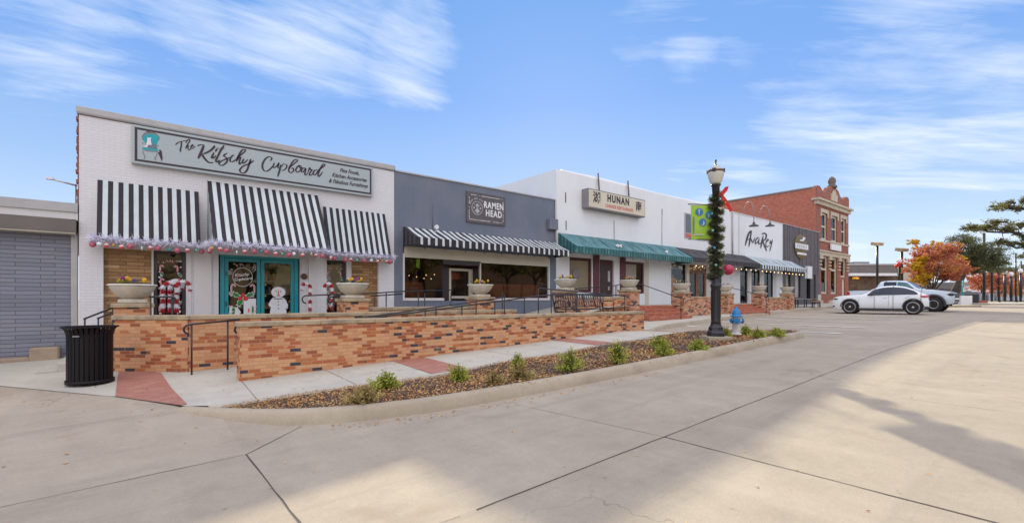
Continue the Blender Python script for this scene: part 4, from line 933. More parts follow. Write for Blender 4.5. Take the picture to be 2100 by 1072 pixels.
# emblem: a teal armchair with two cats and a shoe-shod leg
SC = crop(265, 250, 10.72, VS-.006)
m = MB(); e = lambda pts, y, mi: m.poly([SC(p) for p in pts], VS-.004-y, mi, True)
def ell(cx_, cy_, a_, b_, y, mi, t0=0, t1=360, n=22): e([(cx_+a_*math.cos(R(t0+(t1-t0)*i/n)), cy_+b_*math.sin(R(t0+(t1-t0)*i/n))) for i in range(n)], y, mi)
ell(475, 350, 195, 110, .001, 1); e([(300, 330), (640, 380), (600, 520), (345, 470)], .002, 0); ell(472, 355, 172, 88, .003, 0)
e([(288, 560), (625, 600), (630, 650), (290, 605)], .001, 0); e([(375, 470), (395, 420), (400, 340), (420, 350), (455, 352), (485, 345), (470, 410), (495, 500), (490, 560), (330, 555), (330, 530), (380, 520)], .0045, 2)
e([(395, 560), (410, 510), (500, 505), (530, 440), (550, 490), (600, 530), (610, 595)], .0055, 3)
e([(645, 615), (700, 620), (718, 660), (735, 800), (712, 880), (700, 830), (640, 690), (620, 665), (670, 660)], .002, 4)
for P in ([(300, 640), (315, 700), (345, 760), (325, 815)], [(610, 680), (595, 750), (565, 800), (590, 850)], [(290, 350), (310, 280), (400, 225), (530, 235), (620, 290), (655, 400)], [(275, 465), (330, 470)], [(600, 520), (655, 530)], [(300, 612), (430, 640), (630, 655)], [(380, 215), (450, 235), (560, 250)]):
    m.ribbon([SC(p) for p in P], .022, VS-.0045, 1, False)
m.build('chair_emblem', [MT['signteal'], MT['grey'], MT['snow'], MT['ramen'], MT['signink']], t)
# ---- awnings
def awning(label, u0, u1, v0, v1, zt, zb, val, stripe, mats, name='striped_awning', sides=True, sm=None, scal=0, group=None, sag=.0, cat='awning', flip=0, vm=None, pat=0):
    """sloped canvas from the wall (v0) out to v1, with a hanging valance"""
    t = thing(name, ((u0+u1)/2, v0, zb-val), label, cat, group)
    m = MB(); n = max(2, round((u1-u0)/stripe)); w_ = (u1-u0)/n; K = 5
    for i in range(n):
        a, b = u0+i*w_, u0+(i+1)*w_; mi = (i+flip) % 2
        for k in range(K):
            p, q = k/K, (k+1)/K; f = lambda s: (v0+(v1-v0)*s, zt+(zb-zt)*s-sag*math.sin(math.pi*s)+.012*math.sin(a*7.3+s*5)*math.sin(math.pi*s)-.016*abs(math.sin(math.pi*(a-u0)/1.2))*(math.sin(math.pi*s)+.25))
            (y0_, z0_), (y1_, z1_) = f(p), f(q)
            m.add([(a, y1_, z1_), (b, y1_, z1_), (b, y0_, z0_), (a, y0_, z0_)], [(0, 1, 2, 3)], mi, True)
    m.build('canopy', mats, t)
    if val:
        m = MB()
        for i in range(n):
            a, b = u0+i*w_, u0+(i+1)*w_; mi = (i+flip) % 2
            jig = .010*math.sin(i*1.9)
            if pat and mi == 1: q_ = a+(b-a)*pat; m.add([(a, v1-.004+jig, zb-val), (q_, v1-.004, zb-val), (q_, v1-.004, zb), (a, v1-.004, zb)], [(0, 1, 2, 3)], 0); a = q_
            m.add([(a, v1-.004+jig, zb-val), (b, v1-.004-jig, zb-val), (b, v1-.004, zb), (a, v1-.004, zb)], [(0, 1, 2, 3)], mi)
        m.build('valance', vm or mats, t)
    for u_, fl_ in ((u0, 0), (u1, 1)):
        m = MB(); ns = max(3, round(abs(v0-v1)/stripe)); zlo = zb-val
        for i in range(ns):
            p, q = i/ns, (i+1)/ns; yA, yB = v0+(v1-v0)*p, v0+(v1-v0)*q; zA, zB = zt+(zb-zt)*p, zt+(zb-zt)*q
            m.add([(u_, yA, zlo), (u_, yB, zlo), (u_, yB, zB), (u_, yA, zA)], [(0, 1, 2, 3)], (i+1) % 2)
        m.build('side_panel', sm or mats, t)
    m = MB(); r_ = .013
    m.tube([(u0, v1+.01, zb-val+.01), (u1, v1+.01, zb-val+.01)], r_, 6); m.tube([(u0+.01, v0-.02, zb-val+.01), (u0+.01, v1, zb-val+.01)], r_, 6); m.tube([(u1-.01, v0-.02, zb-val+.01), (u1-.01, v1, zb-val+.01)], r_, 6)
    k = 1
    while u0+k*1.2 < u1-.4: m.tube([(u0+k*1.2, v0, zt-.02), (u0+k*1.2, v1+.012, zb-.02)], r_, 5); k += 1
    m.build('frame', MT['black'], t)
    return t
KW = [MT['stripe_k'], MT['stripe_w']]
va, vm_ = VF-.005, VF-.055
AW = [('left black and white striped awning of the white shop', XS(200, 407), 4.235, 2.83, .50, 21), ('middle black and white striped awning, the tallest, over the teal doors', XS(425, 651), 4.54, 2.84, 1.15, 29), ('right black and white striped awning of the white shop, beside the slate front', XS(662, 789), 4.23, 2.84, .50, 21)]
for lab, (a, b), zt, zb, pr, n in AW:
    awning(lab, a, b, va, VF-pr, zt, zb, 0, (b-a)/n, KW, group='striped awnings of the white shop', flip=0)
# ---- tinsel garlands with baubles
def garland(label, P, name='tinsel_garland'):
    rg = random.Random(int(P[0][0]*100)+5)
    t = thing(name, ((P[0][0]+P[-1][0])/2, P[0][1], min(p[2] for p in P)-.12), label, 'garland', 'white garlands along the awning edges')
    m = MB(); L_ = 0; seg = []
    for a, b in zip(P, P[1:]):
        a, b = Vector(a), Vector(b); n = max(2, int((b-a).length/.011)); seg += [a.lerp(b, i/n) for i in range(n)]
    for i, c in enumerate(seg):
        for q in range(4):
            d = Vector((rg.gauss(0, .8), rg.gauss(-.2, .8), rg.gauss(-.1, .9))).normalized(); l = rg.uniform(.07, .165); s = d.orthogonal().normalized()*rg.uniform(.006, .012)
            w_ = Vector((rg.uniform(-.02, .02),)*3)
            m.add([c+w_-s, c+w_+s, c+w_+d*l+s*.5, c+w_+d*l-s*.5], [(0, 1, 2, 3)])
    m.build('tinsel', MT['tinsel'], t)
    tot = sum((Vector(b)-Vector(a)).length for a, b in zip(P, P[1:])); k = .12; j = rg.randrange(9)
    pat = ['cup', 'ball', 'ice', 'cup', 'ball', 'blue', 'ball', 'cup', 'mint', 'ball', 'snow', 'cup', 'gold']
    while k < tot:
        d = k; c = None
        for a, b in zip(P, P[1:]):
            a, b = Vector(a), Vector(b); l = (b-a).length
            if d <= l: c = a.lerp(b, d/l); break
            d -= l
        if c is None: break
        c = c+Vector((0, -.05+rg.uniform(-.03, .03), -.14-rg.uniform(0, .035))); kind = pat[j % len(pat)]; j += 1
        if kind == 'cup':
            o = MB(); o.lathe(c+Vector((0, 0, -.045)), [(.001, 0), (.032, 0), (.050, .06)], 12); o = o.build('cupcake_ornament', MT['coral'], t)
            q = MB(); q.lathe(c, [(.054, 0), (.050, .022), (.030, .043), (.004, .055)], 12); q.build('icing', MT['ltpink'], o)
        elif kind == 'ball': o = MB(); o.ball(c, .062, 14); o.build('bauble', MT['pink'], t)
        elif kind == 'ice': o = MB(); o.lathe(c+Vector((0, 0, -.05)), [(.003, -.03), (.004, 0), (.018, .005), (.02, .06), (.01, .075)], 8); o.build('ice_pop_ornament', MT['snow'], t)
        else: o = MB(); o.ball(c+Vector((0, 0, .02)), .034 if kind != 'snow' else .045, 12); o.build('bauble', MT[{'blue': 'blueb', 'mint': 'greenb', 'gold': 'gold', 'snow': 'snow'}[kind]], t)
        k += rg.uniform(.12, .22)
    return t
(a0, a1), (b0, b1), (c0, c1) = AW[0][1], AW[1][1], AW[2][1]
garland('white tinsel garland with pink baubles and cupcakes under the left striped awning', [(a0-.08, VF-.1, 2.86), (a0-.06, VF-.52, 2.84), (a1+.02, VF-.52, 2.81), (a1+.03, VF-.2, 2.81)])
garland('white tinsel garland hung with mixed baubles under the middle striped awning', [(b0-.04, VF-.35, 2.83), (b0-.04, VF-1.17, 2.83), (b1+.03, VF-1.17, 2.80), (b1+.04, VF-.6, 2.82)])
garland('white tinsel garland with baubles under the right striped awning', [(c0+.02, VF-.52, 2.80), (c1+.06, VF-.52, 2.81), (c1+.08, VF-.1, 2.82)])
# ---- 2. slate shop
R0, R1, RZ = K1, U(1140, VF), 5.66
t = thing('shop_building', ((R0+R1)/2, VF, .3), 'slate grey noodle shop front with wide windows under a long striped awning', 'building', 'shops of the row')
g0, g1, e0_, e1_ = XS(828, 910, 914, 984)[0], XS(910)[0], XS(914)[0], XS(984)[0]
p0, p1 = U(986, VF), U(1126, VF)
front(R0, R1, -.2, RZ, [(g0-.03, p1+.05, 1.42, 3.24)], VF, .12).build('wall', MT['ramen'], t)
shell(t, R0+.005, R1-.005, -.2, RZ-.01, VF+.005, 30, 'grey')
m = MB(); m.cbox(R0+.03, R1-.01, VF-.04, VF+.25, RZ, RZ+.055, .008); m.box(R0+.03, R0+.09, VF-.03, VF, 2.0, RZ) if False else None; m.build('parapet_cap', MT['ltgrey'], t)
zs_ = 1.43
m = MB(); m.box(g0-.03, g0+.035, VF+.0, VF+.1, zs_, 3.0); m.box(p1-.02, p1+.05, VF-.0, VF+.1, zs_, 3.2); m.box(g0+.035, g1, VF-.03, VF+.1, zs_, zs_+.09); m.box(p0, p1-.02, VF-.03, VF+.1, zs_, zs_+.09)
m.build('window_trim', MT['white'], t)
m = MB(); m.box(g0+.035, p1-.02, VF+.02, VF+.12, 2.88, 3.24); m.box(p0-.02, p0+.03, VF+.02, VF+.1, zs_+.09, 2.82); m.box(p0+.03, p1-.02, VF+.02, VF+.06, 2.84, 2.88); m.build('header_trim', MT['cream'], t)
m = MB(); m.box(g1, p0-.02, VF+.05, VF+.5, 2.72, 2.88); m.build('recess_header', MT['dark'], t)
for a, b in ((g0+.035, g1), (p0+.03, p1-.02)):
    o = MB(); o.box(a, b, VF+.075, VF+.085, zs_+.09, 2.84); o.build('window', MT['glass'], t)
# recessed door
ra, rb = U(921, VF+.5), U(966, VF+.5)
o = framed(t, 'door', ra, rb, .62, 2.62, VF+.5, 'cream', .09, rails=(1.55,))
m = MB(); m.box(ra+.2, rb-.1, VF+.47, VF+.5, 1.5, 1.54); m.build('push_bar', MT['ltgrey'], o)
framed(t, 'sidelight', rb+.02, rb+.38, .62, 2.62, VF+.5, 'cream', .05)
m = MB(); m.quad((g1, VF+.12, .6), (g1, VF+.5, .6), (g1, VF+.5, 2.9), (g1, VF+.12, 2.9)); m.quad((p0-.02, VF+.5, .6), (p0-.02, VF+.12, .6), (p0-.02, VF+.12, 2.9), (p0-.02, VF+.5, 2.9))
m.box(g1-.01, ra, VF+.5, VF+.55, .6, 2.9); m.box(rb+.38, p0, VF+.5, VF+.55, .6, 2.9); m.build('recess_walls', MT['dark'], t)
m = front(R0+.01, R1-.01, .4, 3.3, [(g0, g1, 1.2, 3.1), (g1+.001, p0-.03, .6, 3.1), (p0, p1, 1.2, 3.1)], VF+.13, .05)
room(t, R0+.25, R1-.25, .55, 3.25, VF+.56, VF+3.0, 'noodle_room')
m = MB()
for a, b in ((g0+.1, g1-.3), (p0+.5, p1-.2)):
    n = int((b-a)/.9)
    for i in range(n): x = a+i*.95; m.box(x, x+.85, VF+.42, VF+.5, 1.1, 2.08); [m.box(x+.02, x+.83, VF+.40, VF+.42, 1.2+.2*k, 1.37+.2*k) for k in range(4)]
m.parts('booth_back', MT['woodpanel'], t, 5)
m = MB(); m.poly([(ra+.12, 2.15), (rb-.05, 2.28), (rb-.05, 2.5), (ra+.12, 2.45)], VF+1.2); m.build('orange_canopy_inside', MT['orange'], t)
m = MB(); rr = random.Random(8)
for i in range(7): m.ball((g0+.15+i*.30, VF+1.1, 2.28+.05*math.sin(i)), .020, 8)
for i in range(4): m.ball((g1-.15+i*.35, VF+1.0, 2.36+.03*i), .020, 8)
m.ball((g0+.12, VF+.7, 2.72), .025, 8); m.parts('pendant_bulb', MT['bulb'], t)
m = MB()
for k in range(30): x = rr.uniform(g0+.2, p1-.2); y = rr.uniform(VF+1, VF+3.6); m.box(x, x+.06, y, y+.04, rr.uniform(.8, 1.7), rr.uniform(1.75, 2.6))
m.build('furniture_silhouettes', MT['interior2'], t)
m = MB(); m.tube([(U(887, VF), VF-.02, 3.9), (U(887, VF), VF-.02, 4.75)], .014, 6); m.build('conduit', MT['ramen'], t); m = MB(); m.tube([(R1-.05, VF-.04, 3.9), (R1-.05, VF-.04, RZ)], .035, 8); m.build('downpipe', MT['ltgrey'], t)
m = MB(); m.cbox(U(1121, VF), U(1138, VF), VF-.22, VF-.005, 4.38, 4.83, .02); m.build('electrical_box', MT['ramen'], t)
# sign
a, b = U(957, VF-.05), U(1036, VF-.05); zA, zB = Z(957, 455, VF), Z(957, 392, VF); v = VF-.055
t = thing('shop_sign', ((a+b)/2, v, zA), 'small black board sign in white block letters on the slate front', 'sign')
m = MB(); m.box(a, b, v, VF-.006, zA, zB); m.build('board', MT['char'], t); W, H = b-a, zB-zA
m = MB(); rr = random.Random(2)
for k in range(26):
    s = k/26; h = .016*rr.uniform(.5, 1.2)
    if rr.random() < .88: m.box(a+.12+s*(W-.24), a+.12+(s+1/26)*(W-.24), v-.005, v, zB-.10-h, zB-.10)
    if rr.random() < .88: m.box(a+.12+s*(W-.24), a+.12+(s+1/26)*(W-.24), v-.005, v, zA+.10, zA+.10+h)
    if rr.random() < .88 and k < 22: m.box(a+.10, a+.10+h, v-.005, v, zA+.14+s*(H-.2), zA+.14+(s+1/26)*(H-.2)); m.box(b-.10-h, b-.10, v-.005, v, zA+.14+s*(H-.2), zA+.14+(s+1/26)*(H-.2))
m.build('border', MT['snow'], t)
for s, cz in (('RAMEN', zA+H*.63), ('HEAD', zA+H*.36)): text(s, H*.30, a+W*.69, v-.004, cz, None, 'l', None, .009, 0, .76 if s == 'RAMEN' else .80, spacing=1.16).build('block_lettering', MT['snow'], t)
m = MB(); cx_, cz_, r1 = a+W*.26, zA+H*.49, W*.135
m.ribbon([(cx_+r1*math.cos(i*.262), cz_+r1*math.sin(i*.262)) for i in range(25)], .024, v-.005, 0, False)
m.ribbon([(cx_-r1*.62, cz_-r1*.62), (cx_+r1*.62, cz_+r1*.62)], .022, v-.006, 0, False); m.ribbon([(cx_+r1*.62, cz_-r1*.62), (cx_-r1*.62, cz_+r1*.62)], .022, v-.007, 0, False)
m.disc((cx_, v-.008, cz_+r1*.45), r1*.26, 16, 0); m.disc((cx_, v-.008, cz_-r1*.45), r1*.34, 16, 0); m.disc((cx_-r1*.6, v-.008, cz_), r1*.16, 12, 0); m.disc((cx_+r1*.6, v-.008, cz_), r1*.16, 12, 0)
# the tiny arched motto is too small to read: a row of worn marks
for i in range(15):
    if i in (4, 8, 12): continue
    an = R(158-i*136/14); ca, sa = math.cos(an), math.sin(an); r2 = r1*1.30; m.ribbon([(cx_+r2*ca, cz_+r2*sa), (cx_+(r2+.07)*ca, cz_+(r2+.07)*sa)], .035, v-.005, 0, False)
m.build('round_emblem', MT['ltgrey'], t)
awning('long black and white striped awning with a valance over the slate shop', 7.12, 14.08, va, 13.64, 3.88, 3.47, .24, (14.08-7.12)/52, KW, sm=[MT['canvas_dk'], MT['stripe_k']], pat=.35)
# ---- 3. tall white restaurant building
H0, H1, HZ = R1+.02, U(1499, VF), 7.0
t = thing('shop_building', ((H0+H1)/2, VF, .5), 'tall white stucco restaurant building with a yellowed box sign and green awning', 'building', 'shops of the row')
hx = lambda x: U(x, VF)
oh = [(hx(1168), hx(1214), 1.80, 3.32), (hx(1230), hx(1259), 1.2, 3.32), (hx(1282), hx(1321.5), 1.75, 3.32), (hx(1376.5), hx(1407), 1.2, 3.42), (hx(1413), hx(1450), 1.2, 3.42), (hx(1457), hx(1480), 1.5, 3.42)]
front(H0, H1, .3, HZ, oh, VF, .16).build('wall', MT['white2'], t)
m = MB()                                              # parapet with a slumped rounded top and chamfered corner
n = 40
for i in range(n):
    a, b = H0+(H1-H0)*i/n, H0+(H1-H0)*(i+1)/n; f = lambda u: HZ+.10+.03*math.sin(u*.8)-.14*max(0, 1-(u-H0)/.35)
    m.quad((a, VF, HZ), (b, VF, HZ), (b, VF+.06, f(b)-.02), (a, VF+.06, f(a)-.02)); m.quad((a, VF+.06, f(a)-.02), (b, VF+.06, f(b)-.02), (b, VF+.34, f(b)), (a, VF+.34, f(a)))
m.build('parapet', MT['white2'], t)
shell(t, H0+.003, H1-.01, .2, HZ+.0, VF+.004, 34, 'white2')
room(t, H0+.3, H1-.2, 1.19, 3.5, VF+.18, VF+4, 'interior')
m = MB(); m.box(hx(1216), hx(1228), VF-.05, VF, 1.2, 3.5); m.box(hx(1271), hx(1281.5), VF-.05, VF, 1.2, 3.5); m.parts('oxblood_pilaster', MT['oxblood'], t)
o = framed(t, 'window', hx(1168)+.01, hx(1214)-.01, 1.80, 3.32, VF+.05, 'oxblood', .08); m = MB(); m.quad((hx(1169), VF+.14, 1.9), (hx(1213), VF+.14, 1.9), (hx(1213), VF+.14, 3.2), (hx(1169), VF+.14, 3.2)); m.build('paper_screen', MT['lightbox'], o)
m = MB(); m.disc((hx(1185), VF+.086, 2.62), .24, 24, 0); m.build('round_sticker', MT['grey'], o)
m = MB(); a, b = hx(1230)+.01, hx(1259)-.01; m.box(a, b, VF+.08, VF+.12, 1.2, 3.3); o = m.build('door', MT['oxblood'], t)
g = MB(); g.box(a+.14, b-.12, VF+.07, VF+.08, 1.32, 3.16); g.build('pane', MT['door_dark'], o); g = MB(); g.box(b-.35, b-.2, VF+.062, VF+.07, 2.3, 2.8); g.box(b-.33, b-.23, VF+.062, VF+.07, 1.9, 2.1); g.build('notice', MT['ltgrey'], o)
o = framed(t, 'window', hx(1282)+.01, hx(1321.5)-.01, 1.75, 3.32, VF+.04, 'oxblood', .10); m = MB(); m.quad((hx(1285), VF+.13, 1.9), (hx(1309), VF+.13, 1.9), (hx(1309), VF+.13, 3.2), (hx(1285), VF+.13, 3.2)); m.build('net_curtain', MT['snow'], o)
m = MB(); m.box(hx(1322.5), hx(1330), VF-.02, VF, 1.2, 3.4); m.build('jamb_trim', MT['cream'], t)
o = framed(t, 'window', hx(1376.5)+.01, hx(1407)-.01, 1.25, 3.42, VF+.04, 'dark', .06)
m = MB(); m.box(hx(1407), hx(1413), VF-.03, VF, 1.2, 3.42); m.box(hx(1451), hx(1457), VF-.03, VF, 1.2, 3.42); m.box(hx(1541), hx(1541)+.1, VF-.03, VF, 1.2, 3.42) if False else None; m.parts('white_post', MT['cream'], t)
o = framed(t, 'door', hx(1414)+.03, (hx(1414)+hx(1450))/2, 1.22, 3.1, VF+.06, 'wood', .16); o = framed(t, 'door', (hx(1414)+hx(1450))/2+.01, hx(1450)-.03, 1.22, 3.1, VF+.06, 'wood', .16)
m = MB(); m.box(hx(1414)+.02, hx(1450)-.02, VF+.05, VF+.1, 3.1, 3.42); m.build('door_header', MT['wood'], t)
o = framed(t, 'window', hx(1457)+.01, hx(1480)-.01, 1.5, 3.42, VF+.04, 'dark', .06)
m = MB(); 
for x, z_ in ((hx(1389), 2.5), (hx(1389), 2.0), (hx(1464), 2.6), (hx(1466), 2.1)): star(m, x, z_, .40, VF+.3-.01*z_, 5, .42)
m.parts('amber_star', plain('amber_star', (.75, .30, .03), .6, .3, 8), t)
m = MB(); rr = random.Random(12)
for k in range(40): x = rr.choice((rr.uniform(hx(1377), hx(1406)), rr.uniform(hx(1414), hx(1449)))); m.ball((x, VF+.02 if x > hx(1412) else VF+.22, rr.uniform(3.15, 3.38)), .012, 5)
m.build('fairy_lights', MT['fairy'], t)
m = MB()                                              # rust stains and old anchors, seams, downpipe
for x, y_, h in ((1159, 405, .22), (1160, 462, .2), (1357, 440, .3)): m.box(U(x, VF), U(x, VF)+.05, VF-.012, VF, Z(x, y_, VF)-h, Z(x, y_, VF)+h)
m.parts('rusty_anchor', MT['rust'], t)
m = MB(); m.tube([(U(1259, VF), VF-.02, 4.2), (U(1259, VF), VF-.02, 5.2)], .02, 6); m.tube([(U(1357, VF), VF-.02, 3.9), (U(1357, VF), VF-.02, 5.9)], .018, 6); m.parts('conduit', MT['ltgrey'], t)
m = MB(); a, b = U(1403, VF), U(1466, VF); m.box(a, b, VF-.03, VF-.002, Z(1403, 488, VF), Z(1403, 436, VF)); m.build('poster_board', MT['ltgrey'], t)
m = MB(); m.box(a+.1, b-.1, VF-.04, VF-.031, Z(1403, 476, VF), Z(1403, 438, VF)); m.build('poster_picture', MT['ramen'], t)
m = MB(); m.box(a+.1, b-.1, VF-.04, VF-.031, Z(1403, 486, VF), Z(1403, 478, VF)); m.build('poster_band', MT['signred'], t)
# box sign
v = VF-.38; a, b = U(1206, v), U(1323, v); zA, zB = Z(1206, 425, v), Z(1206, 385, v)
t = thing('shop_sign', ((a+b)/2, v, zA), 'yellowed box sign with black capitals and red small letters on the tall white wall', 'sign')
m = MB(); m.box(a, b, v, VF-.01, zA, zB); m.build('sign_box', MT['grey'], t, bevel=.01); m = MB(); m.box(a+.05, b-.05, v-.012, v+.001, zA+.05, zB-.05); m.build('sign_face', MT['lightbox'], t); W, H = b-a, zB-zA
text('HUNAN', H*.52, a+W*.50, v-.014, zA+H*.66, None, 'l', None, .022, 0, .86, spacing=1.28).build('black_lettering', MT['signink'], t)
text('CHINESE RESTAURANT', H*.235, a+W*.52, v-.014, zA+H*.25, None, 'l', None, .007, 0, .93, spacing=1.06).build('red_lettering', MT['signred'], t)
text('\u6e56', H*.62, a+W*.135, v-.014, zA+H*.55, None, 'l', None, .012).build('black_character', MT['signink'], t)
text('\u5357', H*.58, a+W*.87, v-.014, zA+H*.52, None, 'l', None, .012).build('black_character', MT['signink'], t)
m = MB()
for x in (1229, 1290): m.tube([(U(x, VF-.2), VF-.2, zB), (U(x, VF-.1), VF-.03, HZ+.25)], .035, 6)
m.parts('steel_strut', MT['rust'], t)
GA = [MT['canvas_gr'], MT['canvas_gr']]
awning('faded green canvas awning with a scalloped valance on the tall white building', 14.3, 23.2, va, 13.43, 4.31, 3.66, .28, .10, [MT['canvas_gr'], MT['canvas_gr2']], name='canvas_awning', vm=[MT['canvas_gr'], MT['canvas_gd']], sm=[MT['canvas_gd'], MT['canvas_gr']], sag=.03)
awning('charcoal canvas awning between the green and the pale striped awnings', 23.25, 31.2, va, 13.43, 4.30, 3.70, .26, .10, [MT['canvas_dk'], MT['canvas_dk']], name='canvas_awning', vm=[MT['canvas_dk'], MT['stripe_k']], sag=.02)
awning('pale blue and white striped awning at the far end of the row', 31.25, 38.7, va, 13.43, 4.30, 3.66, .26, .19, [MT['canvas_bw'], MT['stripe_w']], vm=[MT['canvas_bk'], MT['stripe_w']], sag=.02)
# ---- 4. white boutique with brush lettering
A0, A1, AZ = H1+.02, U(1605, VF), 6.93
t = thing('shop_building', ((A0+A1)/2, VF, .6), 'white boarded boutique front with brush lettering and gooseneck lamps', 'building', 'shops of the row')
oh = [(hx(1518), hx(1534), 1.2, 3.45), (hx(1541), hx(1559), 1.75, 3.45), (hx(1567), hx(1586), 1.2, 3.45)]
front(A0, A1, .4, AZ, oh, VF, .14).build('wall', MT['white2'], t)
shell(t, A0+.003, A1-.003, .3, AZ-.004, VF+.004, 30, 'white2')
m = MB(); m.box(A0+1.0, A0+1.03, VF-.02, VF, 4.4, AZ); m.tube([(A0+.1, VF-.05, 4.3), (A0+.1, VF-.05, AZ)], .05, 8); m.build('board_joint', MT['ltgrey'], t)
m = MB(); m.box(A0, A1, VF-.03, VF+.2, AZ, AZ+.05); m.build('parapet_cap', MT['white'], t)
room(t, A0+.2, A1-.2, 1.19, 3.5, VF+.16, VF+3.5)
o = framed(t, 'door', hx(1518)+.01, hx(1534)-.01, 1.2, 3.42, VF+.05, 'dark', .12)
for a, b, z in ((1541, 1559, 1.75), (1567, 1586, 1.2)): framed(t, 'window', hx(a)+.01, hx(b)-.01, z, 3.44, VF+.04, 'dark', .06, mull=((hx(a)+hx(b))/2,))
m = MB()
for x in (1535, 1560.5, 1588): m.box(hx(x), hx(x)+.3, VF-.06, VF, 1.2, 3.5)
m.parts('white_post', MT['white'], t)
m = MB(); rr = random.Random(2)
for k in range(26): x = rr.uniform(hx(1542), hx(1585)); z = rr.uniform(1.4, 3.1); m.box(x, x+.18, VF+.7, VF+.75, z, z+rr.uniform(.1, .4), rr.randrange(4))
m.build('shop_stock', [MT['interior2'], MT['ltgrey'], MT['oxblood'], MT['cream']], t)
t = thing('wall_lettering', (hx(1556), VF-.05, 5.0), 'dark brush-script shop name painted high on the white boutique wall', 'lettering')
SH = crop(1510, 440, 10.72, VF-.03); m = MB(); y0 = VF-.03
strokes(SH, [(.20, [(335, 350), (270, 430), (198, 680)]), (.17, [(338, 352), (312, 500), (280, 705)]), (.10, [(212, 560), (270, 545), (335, 520)]), (.14, [(325, 520), (365, 612), (415, 500)]), (.13, [(490, 490), (425, 570), (430, 640), (500, 560)]), (.13, [(505, 510), (495, 640), (545, 615)]),
    (.17, [(600, 460), (562, 600), (540, 738)]), (.18, [(560, 430), (620, 408), (665, 450), (640, 540), (590, 580), (625, 690), (672, 795)]), (.12, [(650, 610), (710, 560), (690, 540), (655, 620), (670, 710), (735, 670)]), (.12, [(755, 560), (745, 640), (795, 560)]), (.13, [(800, 545), (770, 680), (735, 805)])])
m.build('brush_strokes', MT['signink'], t)
for x0, xe, lab in ((1527, 1546, 'left gooseneck lamp arched over the boutique wall'), (1558, 1579, 'right gooseneck lamp arched over the boutique wall')):
    u0, u1 = U(x0, VF), U(xe, VF-.9); zt = AZ+.75; ze = Z(xe, 462, VF-.9)
    t = thing('gooseneck_lamp', (u0, VF, AZ), lab, 'lamp', 'gooseneck lamps over the boutique'); ub = u0+.1; v1 = VF-.9; ue = u1
    P = [(ub, VF+.1, AZ-.1), (ub+(ue-ub)*.1, VF+.0, AZ+.45), (ub+(ue-ub)*.35, VF-.25, zt+.05), (ub+(ue-ub)*.65, VF-.6, zt), (ub+(ue-ub)*.9, VF-.85, zt-.45), (ue, v1, ze+.14)]
    m = MB(); m.tube(smoothline(P, 4) if False else P, .022, 6); m.build('arm', MT['grey'], t)
    m = MB(); m.lathe((ue, v1, ze), [(.30, -.06), (.28, -.02), (.12, .06), (.08, .10), (.06, .2), (.02, .22)], 18); m.build('shade', MT['dark'], t)
# ---- 5. charcoal boarded building
C0, C1, CZ = A1+.02, U(1680, VF), 6.95
t = thing('shop_building', ((C0+C1)/2, VF, .7), 'charcoal vertical-board building with an oval badge sign', 'building', 'shops of the row')
mA = MB(); rr = random.Random(6); x = C0
while x < C1-.01:
    e = min(C1, x+rr.uniform(.24, .34)); mA.box(x+.006, e-.006, VF-rr.choice((0, .015, .03)), VF+.05, 3.42, CZ); x = e
mA.build('vertical_boards', MT['char'], t)
m = MB(); m.box(C0, C1, VF-.05, VF+.2, CZ, CZ+.04); m.build('parapet_cap', MT['ltgrey'], t)
shell(t, C0+.003, C1-.003, .4, CZ-.004, VF+.06, 30, 'char')
c = lambda x: U(x, VF+.05)
m = front(C0, C1, .5, 3.42, [(c(1611.5), c(1621), 1.7, 3.42), (c(1631), c(1641.5), 1.6, 3.42), (c(1654), c(1662), 1.5, 3.1)], VF+.05, .2); m.build('wall', MT['dark'], t)
m = MB(); m.quad((c(1611.5), VF+.2, 1.6), (c(1621), VF+.2, 1.6), (c(1621), VF+.2, 3.42), (c(1611.5), VF+.2, 3.42)); m.quad((c(1631), VF+.2, 1.5), (c(1641.5), VF+.2, 1.5), (c(1641.5), VF+.2, 3.42), (c(1631), VF+.2, 3.42)); m.parts('shuttered_window', MT['capgrey'], t)
room(t, c(1654)-.2, c(1662)+.2, 1.3, 3.2, VF+.3, VF+1.6)
m = MB(); m.box(c(1671), C1, VF-.03, VF+.05, .6, 3.42); m.build('corner_post', MT['char'], t)
ub, ux = U(1643.5, VF-.1), .93
t = thing('wall_sign', (ub, VF-.1, 4.9), 'round badge sign with a white name band on the charcoal boards', 'sign'); zc_ = Z(1643.5, 506, VF-.1)
m = MB(); m.lathe((ub, VF-.09, zc_), [(.001, -.02), (1.0, -.02), (1.03, 0), (1.03, .05)], 28, axis='y', scale=(1.15, .92)); m.build('badge', plain('olive_badge', (.13, .12, .05), .6, .6, 2.5, .1, c2=(.16, .095, .03)), t)
m = MB(); m.box(ub-1.25, ub+1.25, VF-.15, VF-.115, zc_-.18, zc_+.22); m.build('name_band', MT['snow'], t)
m = MB(); m.box(ub-.85, ub+.95, VF-.14, VF-.112, zc_-.62, zc_-.46); m.prism([(ub-.3, zc_+.42), (ub+.3, zc_+.45), (ub+.75, zc_+.72), (ub+.35, zc_+.8), (ub+.1, zc_+.55), (ub-.35, zc_+.52)][::-1], VF-.14, VF-.112); m.build('white_marks', MT['snow'], t)
m = MB(); 
for k, x in enumerate((-.95, -.55, -.15, .25, .68)): m.box(ub+x, ub+x+.2, VF-.16, VF-.15, zc_-.10, zc_+.14)
m.build('faded_marks', MT['ltgrey'], t)
m = MB(); uq = U(1655, VF-.3); m.box(uq-.4, uq+.5, VF-.5, VF-.3, 3.3-.25, 3.3+.7); t = tag(m.build('projecting_sign', MT['snow']), 'blank white projecting sign just past the pale striped awning', 'sign')
t = thing('cafe_table', (U(1650, 12.6), 12.6, .95), 'dark outdoor table with chairs in front of the charcoal building', 'table')
